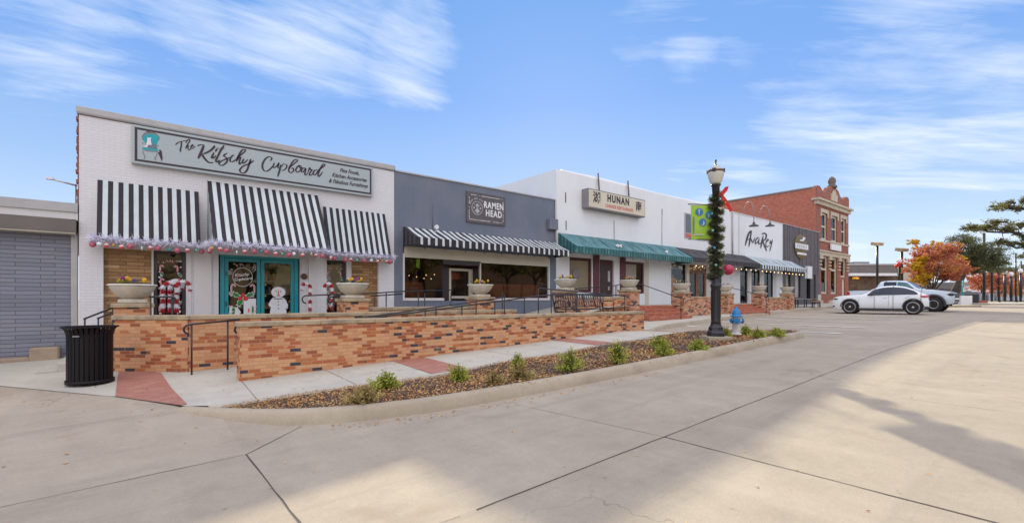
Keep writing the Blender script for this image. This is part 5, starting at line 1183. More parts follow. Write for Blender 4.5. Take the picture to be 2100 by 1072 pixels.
m = MB(); u = U(1650, 12.6); zt = 1.45; m.box(u-2.3, u+2.3, 12.3, 12.9, zt, zt+.05); m.build('tabletop', MT['grey'], t)
for x in (-2.1, -.6, .9, 2.1): m = MB(); m.tube([(u+x, 12.4, .85), (u+x, 12.4, zt)], .03, 6); m.tube([(u+x, 12.8, .85), (u+x, 12.8, zt)], .03, 6); m.build('leg', MT['black'], t)
t = thing('cafe_chair', (u+.3, 12.0, .9), 'gold and white slatted chair at the outdoor table', 'chair')
m = MB(); z = raz(u, 12); m.box(u+.05, u+.55, 11.8, 12.2, z+.42, z+.46); m.build('seat', MT['gold'], t); m = MB(); m.box(u+.05, u+.55, 11.78, 11.81, z+.5, z+.9); m.build('backrest', MT['cream'], t)
for a, b in ((.08, 11.82), (.52, 11.82), (.08, 12.18), (.52, 12.18)): m = MB(); m.tube([(u+a, b, z), (u+a, b, z+.42)], .018, 6); m.build('leg', MT['black'], t)
# ---- 6. two-storey red brick building
VB = 15.2
B0, B1 = U(1673, VB), U(1740, VB); BZ = 10.0; zf = lambda x, y: Z(x, y, VB); bx = lambda x: U(x, VB)
t = thing('brick_building', ((B0+B1)/2, VB, .8), 'two-storey red brick building with stone lintels and a curved gable', 'building')
ups = [(1684.5, 1696), (1705, 1717), (1725, 1734.5)]; zsill, zhd = 6.68, 9.05
uh = [(bx(a), bx(b), zsill, zhd) for a, b in ups]
los = [(1684, 1697), (1704, 1716), (1724, 1734)]
lh = [(bx(a), bx(b), 1.9 if i < 2 else 3.5, 5.25) for i, (a, b) in enumerate(los)]+[(bx(1727), bx(1733), 1.1, 3.35)]
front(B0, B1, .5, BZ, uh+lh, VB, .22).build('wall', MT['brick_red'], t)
m = MB(); xm = (B0+B1)/2; W = (B1-B0)/2           # stepped, curved gable parapet
prof = [(-1, 0), (-1, .95), (-.93, 1.12), (-.80, 1.12), (-.72, .95), (-.62, .72), (-.50, .72), (-.40, .98), (-.30, 1.35), (-.14, 1.52), (.14, 1.52), (.30, 1.35), (.40, .98), (.50, .72), (.62, .72), (.72, .95), (.80, 1.12), (.93, 1.12), (1, .95), (1, 0)]
m.prism([(xm+a*W, BZ+.12+b) for a, b in prof][::-1], VB-.05, VB+.3); m.build('gable_parapet', MT['brick_red'], t)
m = MB(); m.box(B0-.2, B1+.35, VB-.35, VB+.3, BZ-.05, BZ+.12); m.box(B0-.05, B1+.1, VB-.18, VB+.1, BZ-.38, BZ-.05); m.build('cornice', MT['stone'], t)
m = MB(); m.lathe((xm, VB+.1, BZ+1.6), [(.42, 0), (.40, .2), (.26, .28), (.30, .45), (.33, .65), (.26, .85), (.12, 1.0), (.04, 1.05)], 14); m.build('finial', plain('weathered_finial', (.16, .13, .11), .8, .4, 4), t)
m = MB(); m.box(xm-.8, xm+.8, VB-.12, VB-.05, BZ+.35, BZ+1.0); m.poly([(xm+.55*math.cos(i*.3), BZ+1.05+.35*math.sin(i*.3)) for i in range(21)], VB-.1); m.build('gable_crest', MT['stone'], t)
for (a, b, c_, d), (q, r_) in zip(uh, ups):
    framed(t, 'window', a+.02, b-.02, c_+.03, d-.02, VB+.10, 'cream', .14, rails=((c_+d)/2,), depth=.1)
    m = MB(); m.box(a-.3, b+.3, VB-.06, VB+.02, d, d+.32); m.box(a-.3, a-.02, VB-.06, VB+.02, d-.35, d); m.box(b+.02, b+.3, VB-.06, VB+.02, d-.35, d); m.build('stone_lintel', MT['stone'], t)
m = MB(); m.box(B0, B1+.03, VB-.08, VB-.003, zsill-.18, zsill); m.box(B0, B1+.03, VB-.14, VB-.003, 5.27, 5.72); m.box(B0, B1+.03, VB-.22, VB-.14, 5.6, 5.72); m.build('stone_band', MT['stone'], t)
for i, (a, b, c_, d) in enumerate(lh[:3]): framed(t, 'window', a+.02, b-.02, c_+.02, d-.02, VB+.08, 'cream', .16, rails=(4.1,) if i < 2 else (), depth=.1)
a, b, c_, d = lh[3]; m = MB(); m.box(a, b, VB+.1, VB+.16, c_, d); m.build('door', MT['lightbox'], t)
m = MB()
for x in (1681, 1700.5, 1720, 1737): u = bx(x); m.box(u-.35, u+.35, VB-.16, VB-.003, .6, 1.35); m.box(u-.35, u+.35, VB-.16, VB-.003, 4.95, 5.27); [m.box(u-.3, u+.3, VB-.1, VB-.003, z, z+.12) for z in (4.7, 4.4, 4.1)]
m.parts('pilaster_stone', MT['stone'], t, 5)
m = MB(); v1 = 46; tp = lambda v: BZ+1.02-0
for k, (a, b) in enumerate([(VB+.002, 27), (27, 31), (31, v1)]):
    h = tp(a)+(0, .5, .9)[k]*0; m.quad((B0-.006, b, .5), (B0-.006, a, .5), (B0-.006, a, h), (B0-.006, b, tp(b)))
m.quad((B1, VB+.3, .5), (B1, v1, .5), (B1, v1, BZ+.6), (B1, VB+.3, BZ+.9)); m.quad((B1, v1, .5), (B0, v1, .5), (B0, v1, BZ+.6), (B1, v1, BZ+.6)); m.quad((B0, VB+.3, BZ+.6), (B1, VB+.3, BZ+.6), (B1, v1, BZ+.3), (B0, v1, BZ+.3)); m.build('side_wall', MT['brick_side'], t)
m = MB(); m.tube([(B0, VB+.3, tp(VB)+.03), (B0, v1, tp(v1)+.03)], .10, 4); m.build('parapet_coping', MT['grey'], t)
room(t, B0+.3, B1-.3, .9, 5.5, VB+.25, VB+5, 'interior'); m = MB(); m.quad((B0+.3, VB+1.2, 6.2), (B1-.3, VB+1.2, 6.2), (B1-.3, VB+1.2, 9.4), (B0+.3, VB+1.2, 9.4)); m.build('upstairs_interior', MT['interior2'], t)
a, b = U(1702.5, VB-.1), U(1723, VB-.1); m = MB(); m.box(a, b, VB-.2, VB-.08, 5.88, 6.42); t2 = tag(m.build('name_board', MT['snow']), 'small white name board between the storeys of the red brick building', 'sign')
# ---- 7. left neighbour
t = thing('shop_building', (-6, VF, .1), 'low grey painted roman brick building at the left edge with a plain flat canopy', 'building', 'shops of the row')
N1 = K0-.02
m = MB(); m.quad((-16, VF+.18, -.3), (N1-.12, VF+.18, -.3), (N1-.12, VF+.18, 3.05), (-16, VF+.18, 3.05)); m.build('wall', MT['roman'], t)
m = MB(); m.box(N1-.12, N1-.01, VF+.1, VF+.3, -.2, 3.0); m.build('corner_trim', MT['ltgrey'], t)
m = MB(); m.box(-16, N1, VF-.02, VF+.6, 3.44, 3.64); m.build('roof_cap', MT['capgrey'], t)
m = MB(); m.box(-16, N1, VF+.02, VF+.55, 3.26, 3.44); m.build('white_fascia', MT['white'], t)
m = MB(); m.box(-16, N1-.02, VF-.16, VF+.5, 2.97, 3.26); m.build('canopy_fascia', MT['greige'], t)
m = MB(); m.box(-16, N1-.03, VF-.14, VF+.17, 2.94, 2.968); m.build('soffit', MT['cream'], t)
m = MB(); m.quad((-16, VF+.6, 3.5), (N1, VF+.6, 3.5), (N1, 30, 3.5), (-16, 30, 3.5)); m.build('roof', MT['grey'], t)
m = MB(); rr = random.Random(4)
z0 = gz(-2, VF)
m.cbox(-1.62, -1.15, VF-.10, VF+.17, z0-.3, z0+.30, .03); m.cbox(-2.15, -1.6, VF-.06, VF+.17, z0-.3, z0+.1, .03); m.cbox(-3.0, -2.15, VF+.0, VF+.17, z0-.3, z0+.03, .02); m.build('broken_footing', MT['foundation'], t)
t = thing('antenna', (K0-.06, VF+.8, 3.64), 'small white antenna on a thin mast beside the corner of the white shop', 'antenna'); m = MB(); m.tube([(K0-.1, VF+.8, 3.5), (K0-.1, VF+.8, 4.22)], .012, 6); m.build('mast', MT['rust'], t); m = MB(); m.tube([(K0-.5, VF+.5, 4.22), (K0-.08, VF+.8, 4.18)], .02, 6); m.box(K0-.58, K0-.46, VF+.45, VF+.55, 4.2, 4.25); m.build('antenna_arm', MT['snow'], t)
# ---- far buildings beyond the red brick one
def at(x, d, z=0): t_ = (x-CX)/FPX; return SF*d+CF*t_*d, CF*d-SF*t_*d, z
def zy(y, d): return (CY-y)/FPX*d+EYE
def wallbox(t, name, mat, xl, xr, dl, dr_, y0, y1, back=8, dd=0, yr=None):
    """box whose near face runs from pixel column xl at depth dl to xr at depth dr"""
    (a, b, _), (c, d, _) = at(xl, dl-dd), at(xr, dr_-dd); n_ = Vector((-(d-b), c-a, 0)).normalized()*back
    z0, z1 = zy(y0, dl), zy(y1, dl); m = MB()
    q = [(a, b), (c, d), (c+n_.x, d+n_.y), (a+n_.x, b+n_.y)]
    m.add([(x, y, z0) for x, y in q]+[(x, y, z1) for x, y in q], [(3, 2, 1, 0), (4, 5, 6, 7), (0, 1, 5, 4), (1, 2, 6, 5), (2, 3, 7, 6), (3, 0, 4, 7)])
    return m.build(name, MT[mat], t)
D1 = 72
t = thing('storefront_building', at(1800, D1, 1), 'low flat storefront with a wide grey fascia beyond the parked cars', 'building')
wallbox(t, 'fascia', 'greige', 1735, 1842, D1, D1, 561, 543.5, 12); wallbox(t, 'roof_edge', 'ltgrey', 1735, 1842, D1, D1, 543.3, 540.5, 12, .1); wallbox(t, 'white_canopy', 'snow', 1744, 1846, D1, D1, 566, 560.8, 3, 1.2); wallbox(t, 'wall', 'interior2', 1742, 1846, D1, D1, 622, 561.2, 11.5, -.2)
wallbox(t, 'rooftop_unit', 'grey', 1753, 1783, D1+6, D1+6, 542, 536.5, 4)
u, v, _ = at(1755, D1-.4); X = Matrix.Translation((u, v, zy(570.5, D1))) @ Matrix.Rotation(-math.atan2(SF, CF), 4, 'Z') @ Matrix.Rotation(R(90), 4, 'X'); text('OPEN', .38, 0, 0, 0, None, 'l', None, .012, xyz=X).build('open_sign', MT['opensign'], t)
t = thing('brick_annex', at(1862, D1, 1), 'low pale brick building end wall left of the orange tree', 'building'); wallbox(t, 'wall', 'stone', 1846, 1895, D1+2, D1+8, 625, 548, 10); wallbox(t, 'roof_edge', 'ltgrey', 1846, 1895, D1+2, D1+8, 548, 545, 10, .1)
t = thing('white_house', at(2000, 110, 1), 'white far building glimpsed under the dark oak', 'building'); wallbox(t, 'wall', 'snow', 1975, 2030, 108, 112, 622, 584, 12); wallbox(t, 'roof', 'grey', 1973, 2032, 107, 111, 584, 578, 13); wallbox(t, 'window', 'ramen', 1984, 1992, 107.7, 108.2, 603, 596, .3)
t = thing('glass_front_building', at(2070, 95, 1), 'low building with pale blue windows behind the row of lamp posts', 'building'); wallbox(t, 'wall', 'grey', 2005, 2140, 94, 96, 622, 598, 8); 
for i in range(7): wallbox(t, 'window', 'blueb' if False else 'canvas_bw', 2011+i*17, 2022+i*17, 93.6, 93.6, 616, 602, .3)
t = thing('distant_building', at(2010, 118, 1), 'dull brown far building under the orange tree', 'building'); wallbox(t, 'wall', 'greige', 1890, 1975, 100, 104, 622, 585, 8); wallbox(t, 'awning', 'dark', 1935, 1960, 98, 99, 600, 592, 1)
# street-side things across: tan block and trees behind the camera, which the windows mirror
t = thing('tan_block', (10, -27, -1.5), 'tan building across the street from the row of shops', 'building')
m = MB(); m.box(-24, 20, -40, -27, -2, 8.2); m.build('wall', plain('tan_stucco', (.46, .36, .22), .8, .2, 1), t); m = MB(); m.box(20.5, 90, -42, -28, -2, 9.5); m.build('brown_wing', plain('brown_stucco', (.13, .07, .05), .8, .3, 1), t)
m = MB(); [m.box(x, x+2.2, -26.98, -26.9, .8, 3.0) for x in range(-18, 12, 4)]; [m.box(x, x+2.2, -27.98, -27.9, .8, 3.0) for x in range(17, 40, 4)]; m.parts('shop_window', MT['carglass'], t)
# ================================================================ STREET THINGS
def Rz(a): return Matrix.Rotation(a, 4, 'Z')
# ---- trash can
u, v = -.50, 11.25; z0 = gwalk(u, v)+.01
t = thing('trash_can', (u, v, z0), 'black flared steel-slat trash can at the left end of the brick wall', 'trash can')
m = MB(); n = 30
for k in range(n):
    a = 2*math.pi*k/n; ca, sa = math.cos(a), math.sin(a); h = .0265
    P = [(.315, .05), (.315, .82), (.322, .88), (.345, .945), (.378, .985)]
    vs = []
    for r_, z in P: vs += [(u+r_*ca+h*sa, v+r_*sa-h*ca, z0+z), (u+r_*ca-h*sa, v+r_*sa+h*ca, z0+z), (u+(r_-.008)*ca-h*sa, v+(r_-.008)*sa+h*ca, z0+z), (u+(r_-.008)*ca+h*sa, v+(r_-.008)*sa-h*ca, z0+z)]
    m.add(vs, [(4*i+j, 4*i+(j+1) % 4, 4*i+4+(j+1) % 4, 4*i+4+j) for i in range(4) for j in range(4)]+[(16, 17, 18, 19), (3, 2, 1, 0)])
m.build('steel_slats', MT['blackcoat'], t)
for nm, r_, z, h, w_ in (('top_ring', .370, .985, .02, .03), ('upper_band', .303, .80, .07, .008), ('base_ring', .318, .015, .055, .02)):
    m = MB(); m.lathe((u, v, z0+z), [(r_, 0), (r_+w_, 0), (r_+w_, h), (r_, h), (r_, 0)], 40); m.build(nm, MT['blackcoat'], t)
m = MB(); m.lathe((u, v, z0+.03), [(.001, 0), (.27, 0), (.285, .86), (.27, .86), (.262, .03), (.001, .03)], 32); m.build('liner', MT['blackcoat'], t)
m = MB(); m.obox((u-.17, v-.285, z0+.845), ((.86, -.5, 0), (.5, .86, 0), (0, 0, 1)), (.05, .006, .012)); m.build('maker_plate', MT['grey'], t)
# ---- bench
bx0, bx1, by = 10.75, 13.1, 10.78; bz = .74
t = thing('bench', ((bx0+bx1)/2, by, bz), 'black metal-strap bench on the ramp landing behind the long brick wall', 'bench')
def strap(P, w_, mb): 
    vs = []
    for (x, y, z) in P: vs += [(x-w_/2, y, z), (x+w_/2, y, z)]
    mb.add(vs, [(2*i, 2*i+1, 2*i+3, 2*i+2) for i in range(len(P)-1)])
ns = 38
m = MB(); sgm = MB()
for k in range(ns):
    x = bx0+.12+(bx1-bx0-.24)*k/(ns-1); s = 1 if k % 2 else -1
    strap([(x+s*.018*math.sin(q*math.pi*2), by+.30+.10*q, bz+.50+.40*q) for q in [i/8 for i in range(9)]], .026, m)
    strap([(x, by-.22+.5*q, bz+.43-.04*math.sin(q*3.14)) for q in [i/5 for i in range(6)]], .034, sgm)
m.tube([(bx0+.05, by+.41, bz+.92), (bx1-.05, by+.41, bz+.92)], .018, 6); m.tube([(bx0+.05, by+.30, bz+.49), (bx1-.05, by+.30, bz+.49)], .016, 6)
for x in (bx0+.72, bx0+1.45, bx0+2.0): m.tube([(x, by+.295, bz+.48), (x, by+.405, bz+.92)], .02, 6)
m.build('backrest', MT['black'], t); sgm.tube([(bx0, by-.23, bz+.42), (bx1, by-.23, bz+.42)], .02, 6); sgm.build('seat', MT['black'], t)
for x in (bx0, bx1):
    m = MB(); m.tube([(x, by-.2, bz), (x, by-.22, bz+.40), (x, by-.24, bz+.60), (x, by-.20, bz+.67), (x, by+.05, bz+.69), (x, by+.25, bz+.66), (x, by+.28, bz+.5), (x, by+.2, bz+.2), (x, by+.32, bz)], .018, 8); m.tube([(x, by-.22, bz+.42), (x, by+.29, bz+.45)], .016, 6); m.tube([(x, by+.28, bz+.5), (x, by+.41, bz+.93)], .02, 8); m.build('armrest_frame', MT['black'], t)
# ---- candy canes on stakes
def cane(x, top, bot, v, lab, flip=-1, s=1.0):
    u = U(x, v); z1, z0 = Z(x, top, v), Z(x, bot, v)
    t = thing('candy_cane', (u, v, z0), lab, 'candy cane', 'red and white tinsel candy canes by the white shop')
    P = [(u, z0), (u, z0+(z1-z0)*.72)]; r_ = .105*s; zc_ = z1-r_
    P = [(u, z0+(zc_-z0)*i/6) for i in range(7)]+[(u+flip*r_*(1-math.cos(a)), zc_+r_*math.sin(a)) for a in [math.pi*k/6 for k in range(1, 7)]]+[(u+flip*2*r_, zc_-.09)]
    fine = [P[0]]
    for a, b in zip(P, P[1:]):
        l = math.hypot(b[0]-a[0], b[1]-a[1]); q = max(1, round(l/.02)); fine += [(a[0]+(b[0]-a[0])*i/q, a[1]+(b[1]-a[1])*i/q) for i in range(1, q+1)]
    rg = random.Random(int(x)); acc = 0; mm = MB()
    for i, (a, b) in enumerate(zip(fine, fine[1:])):
        d = Vector((b[0]-a[0], 0, b[1]-a[1])); acc += d.length; ci = int(acc/.105) % 2
        mm.tube([(a[0], v, a[1]), (b[0]+d.x*.1, v, b[1]+d.z*.1)], .036*rg.uniform(.92, 1.1), 10, ci, cap=True)
        for _ in range(26):
            an = rg.uniform(0, 6.28); e1 = d.normalized().cross(Vector((0, 1, 0))); dd = (e1*math.cos(an)+Vector((0, 1, 0))*math.sin(an)+d.normalized()*rg.gauss(0, .5)); c_ = Vector((a[0], v, a[1]))+dd*.03
            s_ = dd.orthogonal().normalized()*.005; mm.add([c_-s_, c_+s_, c_+dd*.032], [(0, 1, 2)], ci)
    mm.build('cane', [MT['red'], MT['snow']], t)
    m = MB(); m.tube([(u, v, z0-.35), (u, v, z0)], .008, 5); m.build('stake', MT['black'], t)
cane(636, 581, 637, 13.5, 'candy cane standing right of the teal doors, next to the curled rail end')
cane(681, 582, 635, 13.4, 'candy cane standing left of the second planter bowl')
cane(334, 579, 640, 13.3, 'candy cane just right of the nearest planter bowl', 1, 1.25)
cane(349, 575, 640, 13.6, 'candy cane in the middle of the left cluster of three', 1, 1.1)
cane(362, 577, 640, 13.4, 'candy cane of the left cluster farthest from the planter bowl', 1, 1.25)
# ---- lamp post
u, v = G(1468, 695, lambda a, b: gz(a, b)); z0 = gz(u, v)+.02; LU, LV = u, v
t = thing('lamp_post', (u, v, z0), 'tall dark street lamp wrapped in pine garland on the planting bed', 'lamp post')
m = MB(); m.obox((u, v, z0+.0), ((CF, -SF, 0), (SF, CF, 0), (0, 0, 1)), (.31, .31, .06)); m.build('concrete_footing', MT['kerb'], t, bevel=.01)
z0 += .06
m = MB(); m.lathe((u, v, z0), [(.235, 0), (.235, .09), (.215, .13), (.195, .15), (.185, .24), (.16, .27), (.14, .30), (.135, .34)], 8, sm=False); m.lathe((u, v, z0+.3), [(.13, 0), (.12, .1), (.115, .95), (.13, 1.0), (.145, 1.03), (.135, 1.07), (.10, 1.12), (.085, 1.15), (.095, 1.19), (.08, 1.23), (.07, 1.25)], 24)
for k in range(12): a = k*math.pi/6; m.obox((u+.117*math.cos(a), v+.117*math.sin(a), z0+.85), ((math.cos(a), math.sin(a), 0), (-math.sin(a), math.cos(a), 0), (0, 0, 1)), (.008, .012, .36))
m.build('base', MT['dark'] if False else MT['black'], t)
zt = lambda y: (CY-y)/FPX*(SF*u+CF*v)+EYE
m = MB(); m.lathe((u, v, z0+1.5), [(.072, 0), (.055, .25), (.05, zt(405)-z0-1.5)], 20); m.lathe((u, v, zt(413)), [(.06, 0), (.085, .10), (.10, zt(382)-zt(413)), (.125, zt(381)-zt(413)), (.125, zt(378)-zt(413))], 20); m.build('pole', MT['black'], t)
zg = zt(378)
m = MB(); m.lathe((u, v, zg), [(.11, 0), (.15, .06), (.195, .20), (.205, .26), (.205, .34)], 28); m.build('globe', MT['globe'], t)
m = MB(); m.lathe((u, v, zg+.335), [(.208, -.018), (.213, -.018), (.213, .03), (.2, .03)], 28); m.build('globe_band', MT['gold'] if False else MT['rust'], t)
for a in (.3, 1.87, 3.44, 5.01): m = MB(); m.obox((u+.208*math.cos(a), v+.208*math.sin(a), zg+.345), ((math.cos(a), math.sin(a), 0), (-math.sin(a), math.cos(a), 0), (0, 0, 1)), (.018, .04, .045)); m.build('band_clasp', MT['black'], t)
m = MB(); m.lathe((u, v, zg+.36), [(.20, 0), (.195, .02), (.11, .09), (.045, .135), (.03, .15)], 28); m.build('cap_dome', MT['globe'], t)
m = MB(); m.lathe((u, v, zg+.50), [(.038, 0), (.03, .02), (.015, .04), (.015, .09), (.028, .11), (.02, .145), (.004, .17)], 12); m.build('finial', MT['black'], t)
# banner on its two arms (to the left of the pole, slightly towards the camera)
a_ = Vector((-.62, .785, 0)).normalized(); a_ = Vector((-CF, SF, 0)); P0 = Vector((u, v, 0))
zb0, zb1 = zt(491), zt(421); w0_, w1_ = .06, .66
t2 = thing('street_banner', tuple(P0+Vector((0, 0, zb0))), 'lime green street banner with three blue discs on the lamp post', 'banner'); m = MB()
nx = 10; sag_ = a_.cross(Vector((0, 0, 1)))
vs = []; fs = []
for i in range(nx+1):
    for j in range(9):
        s, q = i/nx, j/8; p = P0+a_*(w0_+(w1_-w0_)*s)+sag_*(.02*math.sin(s*5+q*3))+Vector((0, 0, zb0+(zb1-zb0)*q)); vs.append(p)
m.add(vs, [(i*9+j, i*9+j+1, (i+1)*9+j+1, (i+1)*9+j) for i in range(nx) for j in range(8)], 0, True); m.build('fabric', MT['banner'], t2)
fwd = Vector((-SF, -CF, 0))
def bdisc(s, q, r_, nm, mat, off=.03, n=20, pts=None, sq=1):
    c_ = P0+a_*(w0_+(w1_-w0_)*s)+fwd*off+Vector((0, 0, zb0+(zb1-zb0)*q)); m = MB()
    pts = pts or [(r_*math.cos(k*2*math.pi/n), r_*math.sin(k*2*math.pi/n)*sq) for k in range(n)]
    vs = [c_-a_*x+Vector((0, 0, z)) for x, z in pts]; m.add(vs, [tuple(range(len(pts)))]); m.build(nm, mat, t2)
for s, q in ((.65, .80), (.21, .72), (.50, .50)): bdisc(s, q, .10, 'blue_disc', MT['bannerblue'])
bdisc(.66, .80, .1, 'fork_mark', MT['ltgrey'], .034, pts=[(-.008, -.08), (.008, -.08), (.012, .0), (.025, .02), (.025, .07), (-.025, .07), (-.025, .02), (-.012, 0)])
bdisc(.19, .71, .1, 'bag_mark', MT['canvas_bw'], .034, pts=[(-.045, -.055), (.035, -.055), (.035, .035), (-.045, .035)])
bdisc(.48, .50, .1, 'figure_mark', MT['ltgrey'], .034, pts=[(-.055, -.08), (-.01, -.05), (0, .0), (.01, .07), (.025, .0), (.05, -.03), (.02, -.06), (.0, -.085)])
bdisc(.90, .45, .1, 'side_lettering', MT['ramen'], .034, pts=[(-.015, -.26), (.015, -.26), (.015, .2), (-.015, .2)])
bdisc(.66, .14, .1, 'foot_lettering', MT['ltgrey'], .034, pts=[(-.16, -.02), (.13, -.02), (.13, .015), (-.16, .015)])
for zq in (zb0-.01, zb1+.01): m = MB(); m.tube([tuple(P0+Vector((0, 0, zq))), tuple(P0+a_*.72+Vector((0, 0, zq+.02)))], .014, 6); m.ball(P0+a_*.72+Vector((0, 0, zq+.02)), .022, 8); m.build('arm', MT['black'], t2)
# pine garland wound round the pole
t3 = thing('pine_garland', (u, v, zt(585)), 'thick green pine garland with baubles wound round the lamp post', 'garland'); rg = random.Random(21)
m = MB(); za, zb_ = zt(572), zt(396); nt_ = 760; hs = []
for i in range(nt_):
    s = i/nt_; an = s*2*math.pi*10; r_ = .085+.03*math.sin(an*.37+1); c_ = Vector((u+r_*math.cos(an), v+r_*math.sin(an), za+(zb_-za)*s))
    out = Vector((math.cos(an), math.sin(an), 0))
    if i % 10 == 0: hs.append((c_, out))
    for q in range(32):
        d = (out*rg.uniform(.1, 1.2)+Vector((rg.gauss(0, .6), rg.gauss(0, .6), rg.gauss(-.05, .7)))).normalized(); l = rg.uniform(.06, .15)
        b_ = c_+Vector((rg.uniform(-.03, .03), rg.uniform(-.03, .03), rg.uniform(-.03, .03))); s_ = d.orthogonal().normalized()*rg.uniform(.004, .008)
        m.add([b_-s_, b_+s_, b_+d*l+s_*.4, b_+d*l-s_*.4], [(0, 1, 2, 3)])
for i in range(5):  # stray sprigs
    c_, out = hs[(i*13+4) % len(hs)]
    for q in range(60): d = (out+Vector((rg.gauss(0, .35),)*3)).normalized(); b_ = c_+out*rg.uniform(.05, .18); s_ = d.orthogonal().normalized()*.006; m.add([b_-s_, b_+s_, b_+d*.07+s_*.4, b_+d*.07-s_*.4], [(0, 1, 2, 3)])
m.build('pine_needles', MT['needles'], t3)
for i, (c_, out) in enumerate(hs[2:]):
    if i % 5 == 0: m = MB(); m.ball(c_+out*.13, .034, 10); m.build('bauble', MT[['redp', 'gold', 'greenb', 'redp', 'snow', 'blueb'][(i//5) % 6]], t3)
t4 = thing('ribbon_bow', (u+.1, v, zt(430)), 'red velvet bow with two long tails tied high on the lamp post', 'bow'); rt = Vector((CF, -SF, 0)); bc = P0+rt*.10+fwd*.10+Vector((0, 0, zt(403)))
def bowl_(pts, w_):
    m = MB(); vs = []
    for i, (x, z, o) in enumerate(pts):
        p = bc+rt*x+Vector((0, 0, z))+fwd*o; q = pts[min(i+1, len(pts)-1)]; pq = pts[max(i-1, 0)]; dx, dz = q[0]-pq[0], q[1]-pq[1]; l = math.hypot(dx, dz) or 1
        n_ = (rt*(-dz/l)+Vector((0, 0, dx/l)))*w_*.5+fwd*w_*.2; vs += [p-n_, p+n_]
    m.add(vs, [(2*i, 2*i+1, 2*i+3, 2*i+2) for i in range(len(pts)-1)], 0, True); return m
bowl_([(0, 0, 0), (.03, .10, .03), (.10, .19, .05), (.15, .22, .03), (.13, .15, 0), (.05, .06, -.01), (0, 0, 0)], .07).build('loop', MT['redp'], t4); bowl_([(0, 0, 0), (-.06, .06, .04), (-.08, .01, .05), (0, 0, .02)], .06).build('loop', MT['redp'], t4)
bowl_([(0, 0, .02), (.07, -.10, .04), (.16, -.24, .03), (.26, -.42, .02)], .075).build('tail', MT['redp'], t4); bowl_([(0, 0, 0), (.04, -.12, .03), (.10, -.25, .0)], .06).build('tail', MT['redp'], t4)
# ---- hydrant
u, v = G(1510, 686); z0 = gz(u, v)-.02
t = thing('fire_hydrant', (u, v, z0), 'chipped white fire hydrant with a blue top beside the lamp post', 'hydrant')
m = MB(); m.lathe((u, v, z0), [(.15, 0), (.15, .05), (.115, .06), (.11, .10), (.105, .50), (.12, .52), (.12, .54)], 20); m.build('barrel', MT['hydw'], t)
m = MB(); m.lathe((u, v, z0), [(.17, -.02), (.17, .03), (.13, .035)], 16); m.build('foot_flange', MT['rust'], t)
m = MB(); m.lathe((u, v, z0+.53), [(.165, 0), (.168, .03), (.12, .045), (.118, .07), (.11, .13), (.085, .19), (.05, .225), (.03, .235), (.032, .28), (.02, .30)], 20); m.build('bonnet', MT['hydb'], t)
d = Vector((CF*.8-SF*.6, -SF*.8-CF*.6, 0)).normalized(); e = Vector((-CF, SF, 0)); d2 = Vector((-SF*.96-CF*.28, -CF*.96+SF*.28, 0))
for dd, r_, l in ((Vector((CF, -SF, 0)), .06, .14), (d2, .07, .15), (Vector((-CF, SF, 0)), .06, .10)):
    c_ = Vector((u, v, z0+.42)); m = MB(); m.tube([c_+dd*.08, c_+dd*l], r_, 16); m.build('outlet', MT['hydw'], t)
    if l > .12 or True: m = MB(); m.tube([c_+dd*l, c_+dd*(l+.05)], r_+.014, 14); m.tube([c_+dd*(l+.05), c_+dd*(l+.085)], .025, 6); m.build('outlet_cap', MT['hydb'], t)
# ---- shrubs
def shrub(x, y, wpx, hpx, lab, mat='leaf_shrub', grp='low shrubs in the planting bed', sparse=1.0, seed=0):
    u, v = G(x, y); z0 = gz(min(u, 15.5), v)-.02; d = SF*u+CF*v; w_ = wpx/FPX*d*1.22; h = hpx/FPX*d*1.02; r_ = random.Random(seed+int(x))
    t = thing('shrub', (u, v, z0), lab, 'shrub', grp); st, lf = MB(), MB()
    for k in range(int(70*sparse)):
        a = r_.uniform(0, 6.28); el = r_.uniform(.15, 1.5); l = r_.uniform(.72, 1.02) if r_.random() < .9 else 1.2
        tip = Vector((math.cos(a)*math.cos(el)*w_*.5*l, math.sin(a)*math.cos(el)*w_*.5*l, h*math.sin(el)*l+.01)); mid = tip*.5+Vector((r_.gauss(0, .02), r_.gauss(0, .02), .02)); B = Vector((u, v, z0))
        st.tube([B, B+mid, B+tip], [.006, .004, .002], 4, cap=False)
        for q in range(34):
            s = r_.uniform(.25, 1.08); p = B+(mid*2*s if s < .5 else mid+(tip-mid)*(s-.5)*2)+Vector((r_.gauss(0, .018),)*3)*1.0
            dd = (tip.normalized()+Vector((r_.gauss(0, .7), r_.gauss(0, .7), r_.gauss(.1, .6)))).normalized(); sd = dd.orthogonal().normalized()
            l_ = r_.uniform(.022, .042)*(.8+.5*w_); lf.add([p, p+dd*l_*.5+sd*l_*.28, p+dd*l_, p+dd*l_*.5-sd*l_*.28], [(0, 1, 2, 3)])
    st.build('stems', MT['bark'], t); lf.build('foliage', MT[mat], t)
